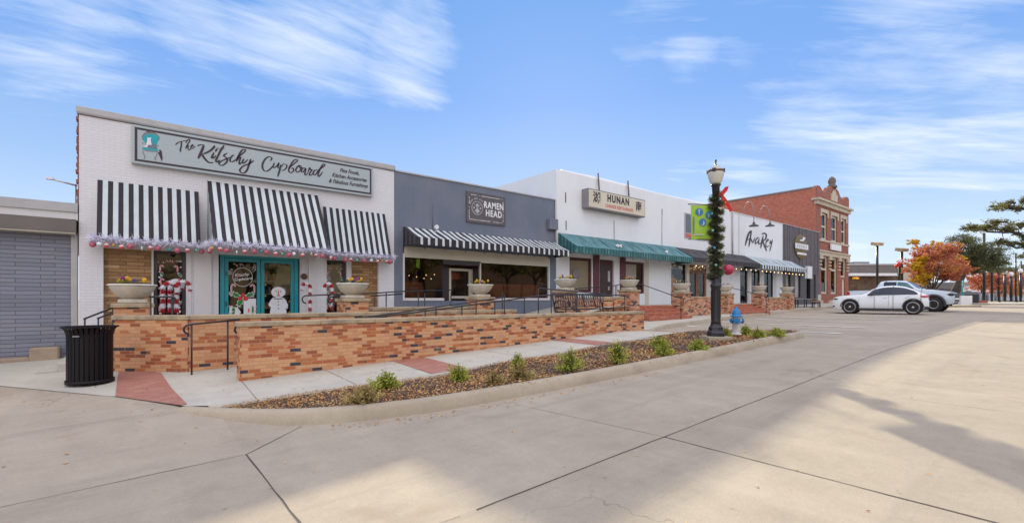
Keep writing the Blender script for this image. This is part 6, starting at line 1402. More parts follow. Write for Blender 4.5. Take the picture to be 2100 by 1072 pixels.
SHR = [(792, 796, 54, 30, 'yellow-green shrub nearest the long brick wall, with orange-tinged leaves', 'leaf_shrub'), (748, 828, 66, 34, 'sparse browning shrub, the nearest to the camera', 'leaf_brown'), (939, 781, 42, 32, 'small green shrub beside the red paver strip', 'leaf_shrub'),
       (1013, 786, 44, 24, 'low browning shrub between the small green one and the tall sprig', 'leaf_brown'), (1062, 752, 26, 26, 'green upright sprig behind the large browning shrub', 'leaf_shrub'), (1066, 776, 50, 32, 'large browning shrub in front of the green sprig', 'leaf_brown'),
       (1169, 759, 56, 46, 'largest bright green shrub in the middle of the bed', 'leaf_shrub'), (1266, 745, 46, 44, 'tall green shrub second from the lamp post side of the bright green one', 'leaf_shrub'), (1350, 712, 32, 24, 'small green shrub at the back of a pair left of the lamp post', 'leaf_shrub'), (1363, 729, 36, 26, 'small yellow-green shrub at the front of a pair left of the lamp post', 'leaf_shrub'),
       (1433, 718, 34, 22, 'low green shrub in front of the lamp post footing', 'leaf_shrub'), (1487, 690, 22, 17, 'little shrub between the lamp post and the hydrant', 'leaf_shrub'), (1529, 685, 22, 17, 'little shrub just right of the hydrant', 'leaf_shrub'), (1555, 693, 26, 18, 'little shrub second right of the hydrant', 'leaf_shrub'), (1593, 690, 30, 17, 'last little shrub at the rounded tip of the bed', 'leaf_shrub')]
for i, s in enumerate(SHR): shrub(*s, seed=i*7, sparse=1.0 if s[5] == 'leaf_shrub' else .75)
# ---- string lights
def stringlights(lab, P, step, sag, mat='bulb', drop=.07, rb=.020, holders=True):
    t = thing('string_lights', tuple(P[0]), lab, 'string lights'); m = MB(); pts = []
    for a, b in zip(P, P[1:]):
        a, b = Vector(a), Vector(b); n = max(1, round((b-a).length/step))
        for i in range(n):
            p, q = a.lerp(b, i/n), a.lerp(b, (i+1)/n)
            for k in range(4): s = k/4; pts.append(p.lerp(q, s)+Vector((0, 0, -sag*math.sin(math.pi*s))))
            c_ = p.lerp(q, .5)+Vector((0, 0, -sag))
            o = MB(); o.lathe(c_+Vector((0, 0, -drop)), [(.001, -rb), (rb*.8, -rb*.6), (rb, 0), (rb*.6, rb), (.012, drop*.6)], 8); o.build('bulb', MT[mat], t)
            if holders: m.tube([c_+Vector((0, 0, -drop*.55)), c_], .014, 6)
    pts.append(Vector(P[-1])); m.tube(pts, .005, 4); m.build('wire', MT['black'], t)
stringlights('string lights with clear unlit bulbs along the striped awning of the slate shop', [(7.35, 14.2, 3.28), (13.9, 14.2, 3.28)], .82, .06, 'ltgrey', .09, .025)
stringlights('short string lights with unlit bulbs beneath the green awning', [(14.6, 13.6, 3.42), (23.0, 13.6, 3.42)], 1.0, .06, 'ltgrey', .06)
stringlights('warm lit string lights beneath the charcoal awning', [(23.4, 13.55, 3.40), (31.1, 13.55, 3.42)], .62, .07, 'fairy', .08, .03)
stringlights('warm lit string lights beneath the pale striped awning', [(31.3, 13.5, 3.40), (38.5, 13.5, 3.36)], .58, .07, 'fairy', .08, .035)
vb = 13.3; ub = U(1493.5, vb); t = thing('hanging_ball', (ub, vb, 2.4), 'big crimson ball ornament hanging under the charcoal awning', 'ornament'); zc_ = Z(1493.5, 553, vb); m = MB(); m.ball((ub, vb, zc_), .30, 24); m.build('ball', plain('crimson_ball', (.42, .02, .07), .35, .2, 5), t); m = MB(); m.tube([(ub, vb, zc_+.28), (ub, vb, 3.45)], .008, 4); m.build('cord', MT['black'], t)
# floodlights standing on the awning
for x, y, lab in ((1267, 507, 'pair of white floodlights on the green awning'), (1365, 519, 'single white floodlight at the right of the green awning'), (893, 470, 'white floodlight on the awning of the slate shop')):
    vv = 13.75; u, z = U(x, vv), Z(x, y, vv); t = thing('floodlight', (u, vv, z-.1), lab, 'floodlight'); m = MB(); m.tube([(u, vv, z-.12), (u, vv, z+.02)], .02, 6); m.build('bracket', MT['ltgrey'], t)
    for dx in ((-.10, .10) if x == 1267 else (0,)): m = MB(); m.lathe((u+dx, vv-.02, z+.06), [(.02, .06), (.045, .04), (.075, -.08), (.06, -.085), (.001, -.07)], 12, axis='y'); m.build('lamp_head', MT['snow'], t)
# ---- cars
def loft(mb, secs, mi=0, close=True):
    n = len(secs[0]); vs = [p for s in secs for p in s]
    mb.add(vs, [(i*n+k, i*n+k+1, (i+1)*n+k+1, (i+1)*n+k) for i in range(len(secs)-1) for k in range(n-1)], mi, True)
    if close:
        o = len(mb.v)-len(vs)
        mb.f.append(tuple(o+k for k in range(n))); mb.mi.append(mi); mb.sm.append(False); mb.f.append(tuple(o+(len(secs)-1)*n+k for k in range(n-1, -1, -1))); mb.mi.append(mi); mb.sm.append(False)
def body(rows, arches, W, tumble=.20):
    """rows: (x, bottom, shoulder, roof, width factor); x = length, y = across, z = up"""
    secs = []
    for x, zb, zs_, zr, k in rows:
        for ax, ar in arches:
            if abs(x-ax) < ar: zb = max(zb, math.sqrt(ar*ar-(x-ax)**2)+arches_z)
        w_ = W/2*k; g = max(0, zr-zs_); wr = w_-.03-tumble*min(1, g/.45)
        half = [(w_*.93, zb), (w_, zb+.06 if zb < zs_-.3 else zb+.01), (w_*1.0, (zb+zs_)/2), (w_*.985, zs_-.07), (w_*.95, zs_), (wr+(w_*.95-wr)*.15, zs_+g*.75), (wr-.06, zs_+g*.96), (wr-.22, zr+.0), (0, zr+.02)]
        secs.append([(x, -y, z) for y, z in half]+[(x, y, z) for y, z in half[::-1][1:]])
    return secs
def interp_rows(tab, xs):
    out = []
    for x in xs:
        row = [x]
        for c_ in range(1, 5):
            T = [(r_[0], r_[c_]) for r_ in tab]; h = min(.16, x-tab[0][0], tab[-1][0]-x); row.append(sum(lerp(x+h*k/3, T)*w_ for k, w_ in ((-3, 1), (-2, 2), (-1, 3), (0, 4), (1, 3), (2, 2), (3, 1)))/16)
        out.append(tuple(row))
    return out
def interp_rows_old(tab, xs): return [(x, lerp(x, [(r_[0], r_[1]) for r_ in tab]), lerp(x, [(r_[0], r_[2]) for r_ in tab]), lerp(x, [(r_[0], r_[3]) for r_ in tab]), lerp(x, [(r_[0], r_[4]) for r_ in tab])) for x in xs]
def wheel(t, x, y, r_, rim, side, spokes=14, wd=.25, kind='alloy', chunky=False):
    w_ = MB(); w_.lathe((x, y, r_), [(rim, -wd/2), (r_-.03, -wd/2), (r_, -wd/2+.04), (r_, wd/2-.04), (r_-.03, wd/2), (rim, wd/2)], 32, axis='y')
    if chunky:
        for k in range(22): a = k*2*math.pi/22; w_.obox((x+r_*math.cos(a), y, r_+r_*math.sin(a)), ((math.cos(a), 0, math.sin(a)), (0, 1, 0), (-math.sin(a), 0, math.cos(a))), (.012, wd*.45, .035))
    o = w_.build('wheel', MT['tyre'], t); q = MB(); s = side; yo = y+s*wd*.40
    q.lathe((x, y, r_), [(rim, s*wd*.2), (rim-.03, s*wd*.5), (rim+.01, s*wd*.52), (rim+.012, s*wd*.45)], 32, axis='y'); q.lathe((x, yo, r_), [(.001, s*.03), (.06, s*.03), (.07, 0)], 16, axis='y')
    for k in range(spokes): a = k*2*math.pi/spokes; q.obox((x+(rim*.52)*math.cos(a), yo, r_+(rim*.52)*math.sin(a)), ((math.cos(a), 0, math.sin(a)), (0, 1, 0), (-math.sin(a), 0, math.cos(a))), (rim*.42, .014, .014 if spokes > 8 else .03))
    q.build('rim', MT[kind], o); q = MB(); q.lathe((x, y, r_), [(.001, s*wd*.1), (rim, s*wd*.1)], 24, axis='y'); q.build('brake_disc', MT['carblk'], o)
def glassfill(rows_tab, x0, x1, W, lo, hi, tumble, side, mb, n=14, zfun=None, mi=0):
    vs = []; n = 30
    for i in range(n+1):
        x = x0+(x1-x0)*i/n; (x, zb, zs_, zr, k), = interp_rows(rows_tab, [x]); w_ = W/2*k; g = max(0, zr-zs_); wr = w_-.03-tumble*min(1, g/.45)
        def yy(f): 
            return (w_*.95)+((wr+(w_*.95-wr)*.15)-w_*.95)*min(1, f/.75) if f <= .75 else (wr+(w_*.95-wr)*.15)+(wr-.06-(wr+(w_*.95-wr)*.15))*(f-.75)/.21
        a, b = .05, max(.06, .84 if zfun is None else zfun(x))
        vs += [(x, side*(yy(a)+.012), zs_+g*a), (x, side*(yy(b*.75)+.012), zs_+g*b*.75), (x, side*(yy(b)+.014), zs_+g*b)]
    mb.add(vs, [(3*i+j, 3*i+3+j, 3*i+4+j, 3*i+1+j) for i in range(n) for j in (0, 1)], mi, True)
arches_z = .39
def screen(tab, x0, x1, W):
    m = MB(); vs = []
    for x, zb, zs_, zr, k in interp_rows(tab, [x0+(x1-x0)*i/10 for i in range(11)]):
        w_ = W/2*k; g = max(0, zr-zs_); wr = w_-.03-.2*min(1, g/.45)
        vs += [(x, -wr+.02, zs_+g*.86+.012), (x, -(wr-.24), zr+.022), (x, 0, zr+.038), (x, wr-.24, zr+.022), (x, wr-.02, zs_+g*.86+.012)]
    return m.add(vs, [(5*i+j, 5*i+j+1, 5*i+j+6, 5*i+j+5) for i in range(10) for j in range(4)], 0, True)
# white coupe-roofed SUV: local x = 0 front ... length, y across
def place(t, loc, ang): t.location = loc; t.rotation_euler = (0, 0, ang)
CT = [(0, .42, .78, .79, .80), (.06, .26, .92, .94, .88), (.25, .20, .97, 1.00, .95), (.9, .20, 1.02, 1.07, .99), (1.35, .22, 1.02, 1.08, 1), (1.55, .22, 1.02, 1.17, 1), (2.05, .24, 1.03, 1.46, 1), (2.45, .25, 1.04, 1.56, 1), (2.9, .25, 1.05, 1.585, 1), (3.35, .25, 1.07, 1.53, 1), (3.75, .25, 1.08, 1.38, 1), (4.1, .26, 1.09, 1.19, .99), (4.26, .30, 1.08, 1.14, .96), (4.37, .36, .98, 1.02, .92), (4.43, .45, .72, .74, .86)]
WC = 1.89
t = thing('parked_suv', (0, 0, 0), 'white coupe-roofed SUV parked nose-in, nearest the camera', 'car'); suv = t
xs = sorted(set([r_[0] for r_ in CT]+[.05*k for k in range(1, 88)])); m = MB(); loft(m, body(interp_rows(CT, xs), [(.88, .43), (3.76, .43)], WC)); m.build('body', MT['carw'], t)
for s in (-1, 1):
    m = MB()
    for ax in (.88, 3.76):
        vs = []
        for k in range(19):
            a = math.pi*k/18; vs += [(ax+.42*math.cos(a), s*(WC/2+.004), .39+.42*math.sin(a)), (ax+.475*math.cos(a), s*(WC/2+.012), .39+.475*math.sin(a))]
        m.add(vs, [(2*i, 2*i+1, 2*i+3, 2*i+2) for i in range(18)])
    m.box(1.30, 3.34, s*(WC/2)-.02*(s > 0), s*(WC/2)+.02*(s < 0) if False else s*(WC/2)+.0, .20, .33) if False else m.obox((2.32, s*(WC/2-.015), .265), ((1, 0, 0), (0, 1, 0), (0, 0, 1)), (1.02, .03, .065)); m.obox((4.28, s*(WC/2-.07), .36), ((1, 0, 0), (0, 1, 0), (0, 0, 1)), (.12, .03, .09))
    m.build('black_cladding', MT['carblk'], t)
    m = MB(); glassfill(CT, 1.72, 3.95, WC, 0, 0, .2, s, m, 22, lambda x: lerp(x, [(1.72, .3), (1.95, .80), (2.3, .86), (3.4, .86), (3.8, .78), (3.95, .5)])); m.build('side_window', MT['carglass'], t)
    m = MB(); m.tube([(1.75, s*(WC/2+.002), 1.06), (2.9, s*(WC/2+.002), 1.075), (3.98, s*(WC/2-.0), 1.115)], .010, 4); m.tube([(2.72, s*(WC/2-.13), 1.10), (2.74, s*(WC/2-.20), 1.5)], .02, 4); m.build('window_trim', MT['carblk'], t)
    m = MB(); m.tube([(1.28, s*(WC/2+.004), .5), (1.35, s*(WC/2+.004), .98)], .005, 4); m.tube([(2.68, s*(WC/2+.004), .36), (2.72, s*(WC/2+.004), 1.04)], .005, 4); m.tube([(3.45, s*(WC/2+.004), .95), (3.62, s*(WC/2+.004), 1.0)], .005, 4); m.tube([(1.35, s*(WC/2+.003), .36), (3.3, s*(WC/2+.003), .38)], .005, 4); m.build('door_seam', MT['grey'], t)
    for hx_ in (2.45, 3.4): m = MB(); m.cbox(hx_, hx_+.2, min(s*(WC/2-.005), s*(WC/2+.03)), max(s*(WC/2-.005), s*(WC/2+.03)), .93, .96, .006); m.build('door_handle', MT['carw'], t)
    m = MB(); m.ball((1.92, s*(WC/2+.10), 1.10), .10, 12, sc_=(.8, 1, .7)); m.build('wing_mirror', MT['carblk'], t)
    m = MB(); m.ball((.26, s*.74, .84), .17, 12, sc_=(1.4, .9, .48)); m.build('headlight', MT['carglass'], t); m = MB(); m.ball((.10, s*.78, .42), .10, 10, sc_=(.8, .8, .7)); m.build('fog_intake', MT['carblk'], t)
    m = MB(); m.ball((4.20, s*.82, .98), .20, 12, sc_=(1.1, .75, .30)); m.build('tail_light', MT['taillight'], t)
    for ax in (.88, 3.76): wheel(t, ax, s*(WC/2-.14), .395, .28, s, 15)
m = MB(); m.box(-.01, .06, -.5, .5, .50, .78); m.build('grille', MT['carblk'], t)
m = screen(CT, 1.36, 2.14, WC); m.build('windscreen', MT['carglass'], t)
m = MB(); m.box(.5, 4.2, -.7, .7, .24, .5); m.build('underbody', MT['carblk'], t)
SX, SY = 34.25, 10.29; place(t, (SX, SY, rz(SX, 8)), R(-82)); t.scale = (1, 1, 1.035)
# pale pick-up with wide black arches, parked the other way round: local x = 0 front
WP = 2.02; arches_z = .45
PT = [(0, .58, 1.02, 1.03, .74), (.08, .48, 1.14, 1.16, .84), (.30, .45, 1.22, 1.25, .96), (1.1, .45, 1.30, 1.36, .99), (1.62, .45, 1.32, 1.40, 1), (1.85, .45, 1.32, 1.50, 1), (2.45, .45, 1.33, 1.92, 1), (2.8, .45, 1.33, 1.97, 1), (3.6, .45, 1.33, 1.98, 1), (3.95, .45, 1.33, 1.93, 1), (4.08, .45, 1.33, 1.80, 1), (4.16, .45, 1.33, 1.36, 1), (5.7, .5, 1.33, 1.35, 1), (5.85, .55, 1.3, 1.31, .97)]
t = thing('parked_pickup', (0, 0, 0), 'pale silver-blue pickup truck with black wheel arches parked behind the white SUV', 'car')
xs = sorted(set([r_[0] for r_ in PT]+[.06*k for k in range(1, 98)])); m = MB(); loft(m, body(interp_rows(PT, xs), [(1.0, .50), (4.68, .50)], WP)); m.build('body', MT['carlb'], t)
for s in (-1, 1):
    m = MB()
    for ax in (1.0, 4.68):
        vs = []
        for k in range(19):
            a = math.pi*(-.06+1.12*k/18); vs += [(ax+.47*math.cos(a), s*(WP/2-.03), .45+.47*math.sin(a)), (ax+.49*math.cos(a), s*(WP/2+.07), .45+.49*math.sin(a)), (ax+.62*math.cos(a), s*(WP/2+.05), .45+.62*math.sin(a)), (ax+.63*math.cos(a), s*(WP/2-.02), .45+.63*math.sin(a))]
        m.add(vs, [(4*i+j, 4*i+1+j, 4*i+5+j, 4*i+4+j) for i in range(18) for j in range(3)], 0, True)
    m.build('wheel_arch', MT['carblk'], t)
    m = MB(); glassfill(PT, 2.05, 2.95, WP, 0, 0, .2, s, m, 10, lambda x: lerp(x, [(2.05, .5), (2.4, .86), (3, .88)])); m.build('front_side_window', MT['carglass2'], t)
    m = MB(); glassfill(PT, 3.0, 3.72, WP, 0, 0, .2, s, m, 6, lambda x: .88); m.build('rear_side_window', MT['carglass'], t)
    m = MB(); m.ball((2.15, s*(WP/2+.14), 1.40), .14, 12, sc_=(.6, 1, .8)); m.build('wing_mirror', MT['carblk'], t)
    m = MB(); m.ball((.20, s*.83, 1.06), .17, 12, sc_=(1.2, .9, .6)); m.build('headlight', MT['carglass'], t); m = MB(); m.ball((.34, s*.93, 1.08), .07, 8, sc_=(1, .6, .7)); m.build('marker_light', MT['gold'], t)
    m = MB(); m.box(5.72, 5.88, s*.98-.05, s*.98+.05, 1.0, 1.26); m.build('tail_light', MT['taillight'], t)
    for x in (1.72, 2.98, 3.9): m = MB(); m.tube([(x, s*(WP/2+.004), .55), (x, s*(WP/2+.002), 1.28)], .006, 4); m.build('door_seam', MT['grey'], t)
    for ax in (1.0, 4.68): wheel(t, ax, s*(WP/2-.08), .45, .25, s, 6, .33, 'alloy', True)
m = MB(); m.cbox(-.02, .42, -.84, .84, .50, .86, .12); m.build('front_bumper', MT['carblk'], t); m = MB(); m.box(-.03, .05, -.7, .7, .84, 1.12); m.build('grille', MT['carblk'], t)
m = MB(); m.box(.6, 5.2, -.75, .75, .42, .75); m.build('underbody', MT['carblk'], t); m = MB(); m.box(4.25, 5.75, -.8, .8, 1.30, 1.37); m.build('bed_cover', MT['carblk'], t)
m = screen(PT, 1.72, 2.46, WP); m.build('windscreen', MT['carglass'], t)
PX, PY = 41.4, 5.55; place(t, (PX, PY+.12, rz(PX, 8)), R(90)); t.scale = (.97, 1, 1.05)
# ================================================================ TREES
def tree(label, base, H, crown, mat, nleaf, seed, kind='tree', cat='tree', group=None, trunk_r=.2, fork=.35, leaf_s=.12, boughs=None, flat=1.0, limbs=7, name='tree', lean=(0, 0), twig=1.0, leafy=.62):
    """trunk, limbs and twigs that end in loose sprays of leaves; crown = list of (dx, dy, z, rx, ry, rz) lobes"""
    r_ = random.Random(seed); t = thing(name, base, label, cat, group); B = Vector(base); wd, lf = MB(), MB()
    F_ = B+Vector((lean[0], lean[1], H*fork)); wd.tube([B+Vector((0, 0, -.3)), B.lerp(F_, .5)+Vector((lean[0]*.1, 0, 0)), F_], [trunk_r*1.3, trunk_r, trunk_r*.8], 10)
    per = max(1, nleaf//(len(crown)))
    F0 = F_; bp = []
    for bo in boughs or []:
        P = [F0]+[Vector(p) for p in bo]; Q = [P[0]]
        for a, b in zip(P, P[1:]): Q += [a.lerp(b, k/4)+Vector((r_.gauss(0, .05), r_.gauss(0, .05), r_.gauss(0, .06))) for k in range(1, 5)]
        bp += Q[3:]; wd.tube(Q, [max(.012, trunk_r*.45*(1-i/len(Q))) for i in range(len(Q))], 7, cap=False)
    for (dx, dy, z, rx, ry, rz_) in crown:
        C_ = B+Vector((dx, dy, z)); F_ = min(bp, key=lambda p: (p-C_).length) if bp else F0; mid = F_.lerp(C_, .55)+Vector((r_.gauss(0, .15), r_.gauss(0, .15), rz_*.2)); wd.tube([F_, mid, C_], [trunk_r*(.07 if bp else .5), trunk_r*(.05 if bp else .33), trunk_r*(.03 if bp else .15)], 5 if bp else 7, cap=False)
        nt_ = 16
        tips = []
        for k in range(nt_):
            a = r_.uniform(0, 6.28); e_ = math.asin(r_.uniform(-.75, .98)); s = r_.uniform(.6, 1.0); tip = C_+Vector((rx*math.cos(a)*math.cos(e_)*s, ry*math.sin(a)*math.cos(e_)*s, rz_*math.sin(e_)*s)); st = F_.lerp(C_, r_.uniform(.5, 1)) if r_.random() < .5 else mid.lerp(C_, r_.random())
            wd.tube([st, st.lerp(tip, .5)+Vector((0, 0, r_.uniform(-.1, .2)*rz_)), tip], [trunk_r*.14, trunk_r*.08, trunk_r*.02], 4, cap=False); tips.append((st, tip))
        sp = max(.25, .30*min(rx, ry)); nc = max(7 if bp else 20, per//26)
        for k in range(nc):
            st, tip = r_.choice(tips); q = st.lerp(tip, r_.uniform(leafy, 1.06))+Vector((r_.gauss(0, sp*.55), r_.gauss(0, sp*.55), r_.gauss(0, sp*.28*flat)))
            for j in range(26):
                p = q+Vector((r_.gauss(0, sp*.30), r_.gauss(0, sp*.30), r_.gauss(0, sp*.20))); n_ = Vector((r_.gauss(0, 1), r_.gauss(0, 1), r_.gauss(0, 1))).normalized(); e_ = n_.orthogonal().normalized(); f_ = n_.cross(e_); s = leaf_s*r_.uniform(.6, 1.3)
                lf.add([p-e_*s*.5, p+f_*s*.28, p+e_*s*.5, p-f_*s*.28], [(0, 1, 2, 3)])
    wd.build('trunk', MT['bark'], t); lf.build('crown', MT[mat], t)
    return t
def B_(x, d, dz=0): a, b, _ = at(x, d); return (a, b, rz(a, b)+dz)
def lobe(base, x, y, d, rx, rz_, ry=None):
    a, b, _ = at(x, d); return (a-base[0], b-base[1], zy(y, d)-base[2], rx, ry or rx, rz_)
# autumn tree behind the cars
b0 = B_(1912, 50); crn = [lobe(b0, x, y, 50+dd, rr_, rz_) for x, y, dd, rr_, rz_ in [(1880, 545, 0, 1.5, 1.2), (1893, 522, -1, 1.4, 1.1), (1918, 512, 1, 1.7, 1.1), (1945, 520, 0, 1.5, 1.2), (1958, 545, 1, 1.3, 1.2), (1925, 548, -2, 1.9, 1.4), (1900, 560, 1, 1.6, 1.0), (1950, 565, 0, 1.1, .8)]]
tree('round-headed autumn tree with russet and orange leaves behind the pickup', b0, 6, crn, 'leaf_orange', 24000, 3, trunk_r=.14, fork=.2, leaf_s=.17, name='autumn_tree')
b0 = B_(1900, 52.5); crn = [lobe(b0, x, y, dd, rr_, rz_) for x, y, dd, rr_, rz_ in [(1884, 546, 47.8, .7, .55), (1896, 562, 47.9, .75, .5), (1890, 532, 48, .45, .35), (1878, 495, 52.5, .55, .35), (1921, 500, 52.5, .7, .4), (1888, 578, 50, 1.0, .7), (1968, 530, 52.5, .6, .45), (1905, 570, 52.5, .8, .5)]]
tree('thin golden tree showing through and above the russet one', b0, 6, crn, 'leaf_yellow', 6200, 8, trunk_r=.07, fork=.2, leaf_s=.16, name='autumn_tree')
b0 = B_(1948, 58); crn = [lobe(b0, x, y, 58+dd, rr_, rz_) for x, y, dd, rr_, rz_ in [(1965, 498, 0, 2.2, 1.0), (1992, 506, 1, 2.3, 1.3), (2018, 512, -1, 2.2, 1.2), (2000, 530, 1, 2.4, 1.3), (2035, 528, 0, 2.0, 1.1), (1975, 528, 0, 1.9, 1.0), (2020, 548, -1, 2.1, .9), (2045, 545, 0, 1.4, .8), (1990, 552, 0, 1.2, .8)]]
tree('dark live oak with a leaning trunk between the russet tree and the lamp posts', b0, 9, crn, 'leaf_oak2', 26000, 5, trunk_r=.42, fork=.42, leaf_s=.16, lean=(1.4, -1.0), name='live_oak', flat=.6)
# near live oak reaching in from the right, trunk outside the picture
bq = (at(2330, 27)[0], at(2330, 27)[1]); b0 = (bq[0], bq[1], rz(*bq))
ro = random.Random(77); BO = []; crn = []
def bough(pix, d, n, rr_, jit, dens=1):
    P = [(*at(x, d)[:2], zy(y, d)) for x, y in pix]; BO.append(P[::-1] if False else P)
    for k in range(n):
        s = (k+.5)/n*(len(pix)-1); i = min(int(s), len(pix)-2); f = s-i; x = pix[i][0]+(pix[i+1][0]-pix[i][0])*f+ro.gauss(0, jit*.8); y = pix[i][1]+(pix[i+1][1]-pix[i][1])*f+ro.gauss(0, jit*.45)-2; r_ = rr_*ro.uniform(.6, 1.25)*(1.15-.5*s/(len(pix)-1)); crn.append(lobe(b0, x, y, d+ro.gauss(0, .5), r_, r_*ro.uniform(.32, .6)))
bough([(2230, 440), (2150, 432), (2095, 430), (2062, 424), (2033, 428)], 26.5, 15, .42, 8); bough([(2240, 505), (2140, 490), (2085, 480), (2040, 474), (2005, 470), (1982, 469)], 27, 22, .44, 9)
bough([(2220, 540), (2120, 512), (2075, 502), (2045, 500)], 27.5, 11, .36, 7); bough([(2260, 400), (2170, 395), (2120, 405), (2090, 416)], 28, 10, .45, 9); bough([(2210, 470), (2130, 462), (2080, 463), (2045, 457)], 26.2, 9, .32, 6)
bough([(2180, 560), (2120, 532), (2092, 528)], 27, 5, .25, 5); bough([(2380, 380), (2300, 340), (2220, 350)], 28, 12, .9, 25)
tree('live oak whose olive-green boughs reach in from the right edge', b0, 7, crn, 'leaf_oak', 17000, 9, trunk_r=.30, fork=.45, leaf_s=.085, name='live_oak', flat=1.1, leafy=.35, boughs=BO)
for i, (x, y, d, lab, s) in enumerate([(2015, 575, 75, 'coral-red autumn tree beyond the oak, left of the post row', 1.0), (2050, 588, 82, 'orange-red autumn tree behind the wrapped posts', 1.1), (2085, 585, 85, 'red autumn tree at the right edge behind the globe lamps', 1.2)]):
    b0 = B_(x, d); crn = [lobe(b0, x+dx, y+dy, d, 1.9*s, 1.2*s) for dx, dy in ((-16, 0), (0, -8), (14, 2), (2, 10), (-8, -16))]
    tree(lab, b0, 5, crn, 'leaf_red', 4500, 30+i, trunk_r=.12, fork=.25, leaf_s=.26, name='autumn_tree')
b0 = B_(2075, 130); tree('grey-green far tree above the globe lamps', b0, 9, [lobe(b0, x, y, 130, 4, 2.2) for x, y in ((2060, 560), (2085, 555), (2110, 562), (2140, 556))], 'leaf_oak2', 5000, 40, trunk_r=.25, leaf_s=.4, name='distant_tree')
# trees across the street, mirrored in the windows
for i, (x, y, h) in enumerate(((-6, -16, 8), (9, -20, 8.5), (24, -18, 9), (36, -16, 9), (44, -20, 9))):
    tree(['leafy tree across the street opposite the white shop', 'leafy tree across the street opposite the slate shop', 'leafy tree across the street opposite the tall white shop', 'leafy tree across the street opposite the charcoal building', 'leafy tree across the street opposite the red brick building'][i], (x, y, rz(x, y)), h, [(a, b, c_, 2.4, 2.4, 1.6) for a, b, c_ in ((-2, 0, 5), (2, 1, 5.4), (0, -1.5, 6.4), (0, 2, 4.6))], 'leaf_oak', 3600, 50+i, trunk_r=.25, leaf_s=.34, name='shade_tree')
# ---- posts, lamps on the far plaza
def pole(x, ytop, ybot, d, r_, lab, name='wrapped_post', mat='black', grp=None, wrapped=True, top=None):
    a, b, _ = at(x, d); z0, z1 = zy(ybot, d), zy(ytop, d); t = thing(name, (a, b, z0), lab, 'post' if name != 'street_lamp' else 'lamp post', grp); m = MB(); m.tube([(a, b, z0), (a, b, z1)], r_, 10); m.build('shaft', MT[mat], t)
    if wrapped:
        m = MB(); rg = random.Random(int(x)); h = (z1-z0)
        for k in range(700): an = rg.uniform(0, 6.28); z = z0+.6+rg.random()*(min(h, wrapped)-.6); q = Vector((math.cos(an), math.sin(an), rg.gauss(0, .5))).normalized(); c_ = Vector((a, b, z))+q*r_*.8; s_ = q.orthogonal().normalized()*.03; m.add([c_-s_, c_+s_, c_+q*.14], [(0, 1, 2)])
        m.build('light_wrap', MT['needles'], t)
    if top == 'globe': m = MB(); m.lathe((a, b, z1), [(.10, 0), (.22, .12), (.26, .3), (.20, .48), (.06, .58)], 16); m.build('globe', MT['snow'], t); m = MB(); m.lathe((a, b, z1-.15), [(.14, 0), (.16, .1), (.12, .15)], 12); m.build('collar', MT['black'], t)
    if top == 'panel': m = MB(); m.obox((a, b, z1), ((CF, -SF, 0), (SF, CF, .25), (0, -.25, 1)), (.48, .38, .17)); m.build('solar_panel', MT['coping'], t)
    return t
pole(1799, 500, 600, 56, .13, 'tall dark pole with a boxy solar lamp head left of the autumn trees', 'street_lamp', 'black', None, False, 'panel')
pole(1849.5, 512, 600, 54, .13, 'dark pole with a boxy lamp head close beside the bow-tied lamp', 'street_lamp', 'black', None, False, 'panel')
t = pole(1844, 541, 605, 50, .09, 'small street lamp with a big red bow left of the russet tree', 'street_lamp', 'black', None, 3.2, 'globe'); a, b, _ = at(1843, 49.6); m = MB(); m.ball((a, b, zy(542, 49.6)), .36, 10, sc_=(1, .5, .75)); m.ball((a-.2, b+.2, zy(546, 49.6)), .25, 10, sc_=(1, .5, .75)); tag(m.build('ribbon_bow', MT['redp']), 'red bow on the small street lamp left of the russet tree', 'bow')
PP = [(2018, 478, 70, .27, 6.5, 'tallest wrapped post, directly under the oak boughs'), (2034, 500, 72, .24, 5.8, 'second wrapped post from the left of the plaza'), (2048, 498, 74, .22, 5, 'third wrapped post of the plaza, showing a purple top'), (2083, 520, 76, .17, 5.5, 'slim wrapped post with a pale purple top between the globe lamps'), (2094, 535, 80, .17, 4, 'last wrapped post at the right edge of the picture')]
for x, yt, d, r_, wr, lab in PP: pole(x, yt, 618, d, r_*.62, lab, mat='black', grp='wrapped posts on the far plaza', wrapped=wr)
for x, yt, lab in ((2061, 562, 'white globe lamp, left of the pair on the plaza'), (2073.5, 566, 'white globe lamp, right of the pair on the plaza'), (2093, 559.5, 'white globe lamp nearest the right edge')): pole(x, yt, 618, 66, .13, lab, 'street_lamp', 'black', 'globe lamps on the far plaza', 3.0, 'globe')
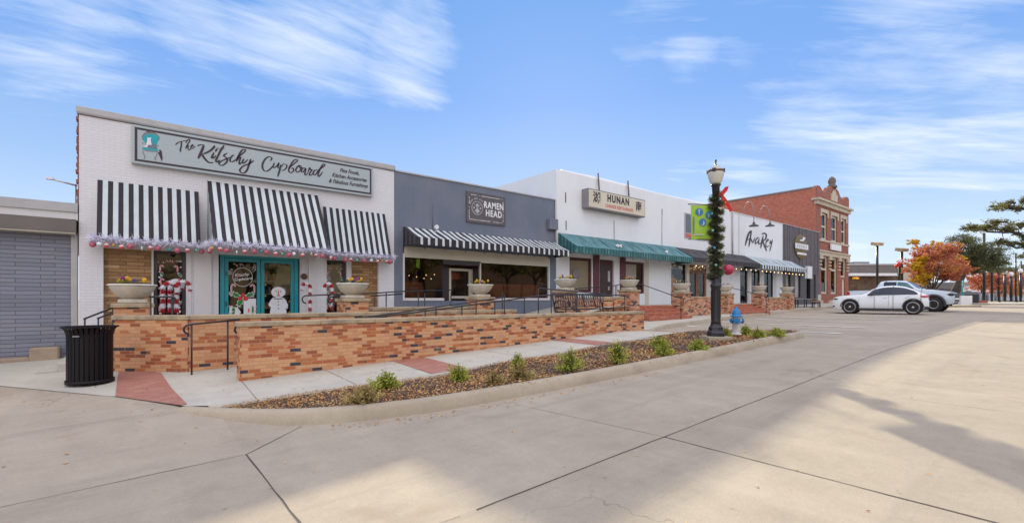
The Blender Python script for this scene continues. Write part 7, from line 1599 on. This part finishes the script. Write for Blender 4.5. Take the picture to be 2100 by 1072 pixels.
for x, lab in ((2045, 'maroon banner left of the globe lamps'), (2061, 'maroon banner just under the left globe lamp'), (2096, 'maroon banner at the right edge')):
    a, b, _ = at(x, 74.5); m = MB(); w_ = .6; q = [Vector((a, b, 0))-Vector((CF, -SF, 0))*w_, Vector((a, b, 0))+Vector((CF, -SF, 0))*w_]; z1, z0 = zy(568, 74.5), zy(584, 74.5)
    n_ = Vector((SF, CF, 0))*.02; m.add([q[0]+Vector((0, 0, z0)), q[1]+Vector((0, 0, z0)), q[1]+Vector((0, 0, z1)), q[0]+Vector((0, 0, z1)), q[0]+n_+Vector((0, 0, z0)), q[1]+n_+Vector((0, 0, z0)), q[1]+n_+Vector((0, 0, z1)), q[0]+n_+Vector((0, 0, z1))], [(0, 1, 2, 3), (7, 6, 5, 4), (0, 4, 5, 1), (3, 2, 6, 7), (0, 3, 7, 4), (1, 5, 6, 2)]); tag(m.build('hanging_banner', plain('maroon_banner', (.16, .03, .06), .7, .2)), lab, 'banner', 'maroon banners on the far plaza')
# plaza kerbs, planters, boxes
def slab(xl, dl, xr, dr_, back, h, name, mat, **kw):
    (a, b, _), (c, d, _) = at(xl, dl), at(xr, dr_); n_ = Vector((SF, CF, 0))*back; z = (rz(a, b)+rz(c, d))/2; m = MB(); q = [Vector((a, b, 0)), Vector((c, d, 0)), Vector((c, d, 0))+n_, Vector((a, b, 0))+n_]
    m.add([p+Vector((0, 0, z-.4)) for p in q]+[p+Vector((0, 0, z+h)) for p in q], [(4, 5, 6, 7), (0, 1, 5, 4), (1, 2, 6, 5), (2, 3, 7, 6), (3, 0, 4, 7)]); o = m.build(name, MT[mat]); tag(o, **kw)
slab(1935, 41, 2013, 41, 5, .16, 'plaza_kerb', 'kerb', kind='structure'); slab(2030, 52, 2300, 52, 40, .18, 'plaza_paving', 'walk', kind='structure')
slab(1960, 58, 1972, 58, 1, .7, 'planter_box', 'coping', label='tan planter box beside the white chest under the oak', cat='planter'); slab(2008, 56, 2026, 56, 1, .5, 'low_brick_planter', 'brick_red', label='low brick planter at the foot of the tallest wrapped post', cat='planter')
slab(1971, 54, 1994, 54, 1, 1.05, 'white_chest', 'snow', label='white chest with a dark stripe under the oak', cat='chest'); slab(1995, 55, 2007, 55, 1, 1.2, 'black_bin', 'black', label='square black bin right of the white chest', cat='bin')
a, b, _ = at(1974, 57); m = MB(); m.tube([(a, b, 1), (a, b, zy(575, 57))], .05, 6); m.box(a-.1, a+.2, b-.1, b, zy(590, 57), zy(574, 57)); tag(m.build('turquoise_pennant', MT['signteal']), 'turquoise pennant hanging beside the oak trunk', 'pennant')
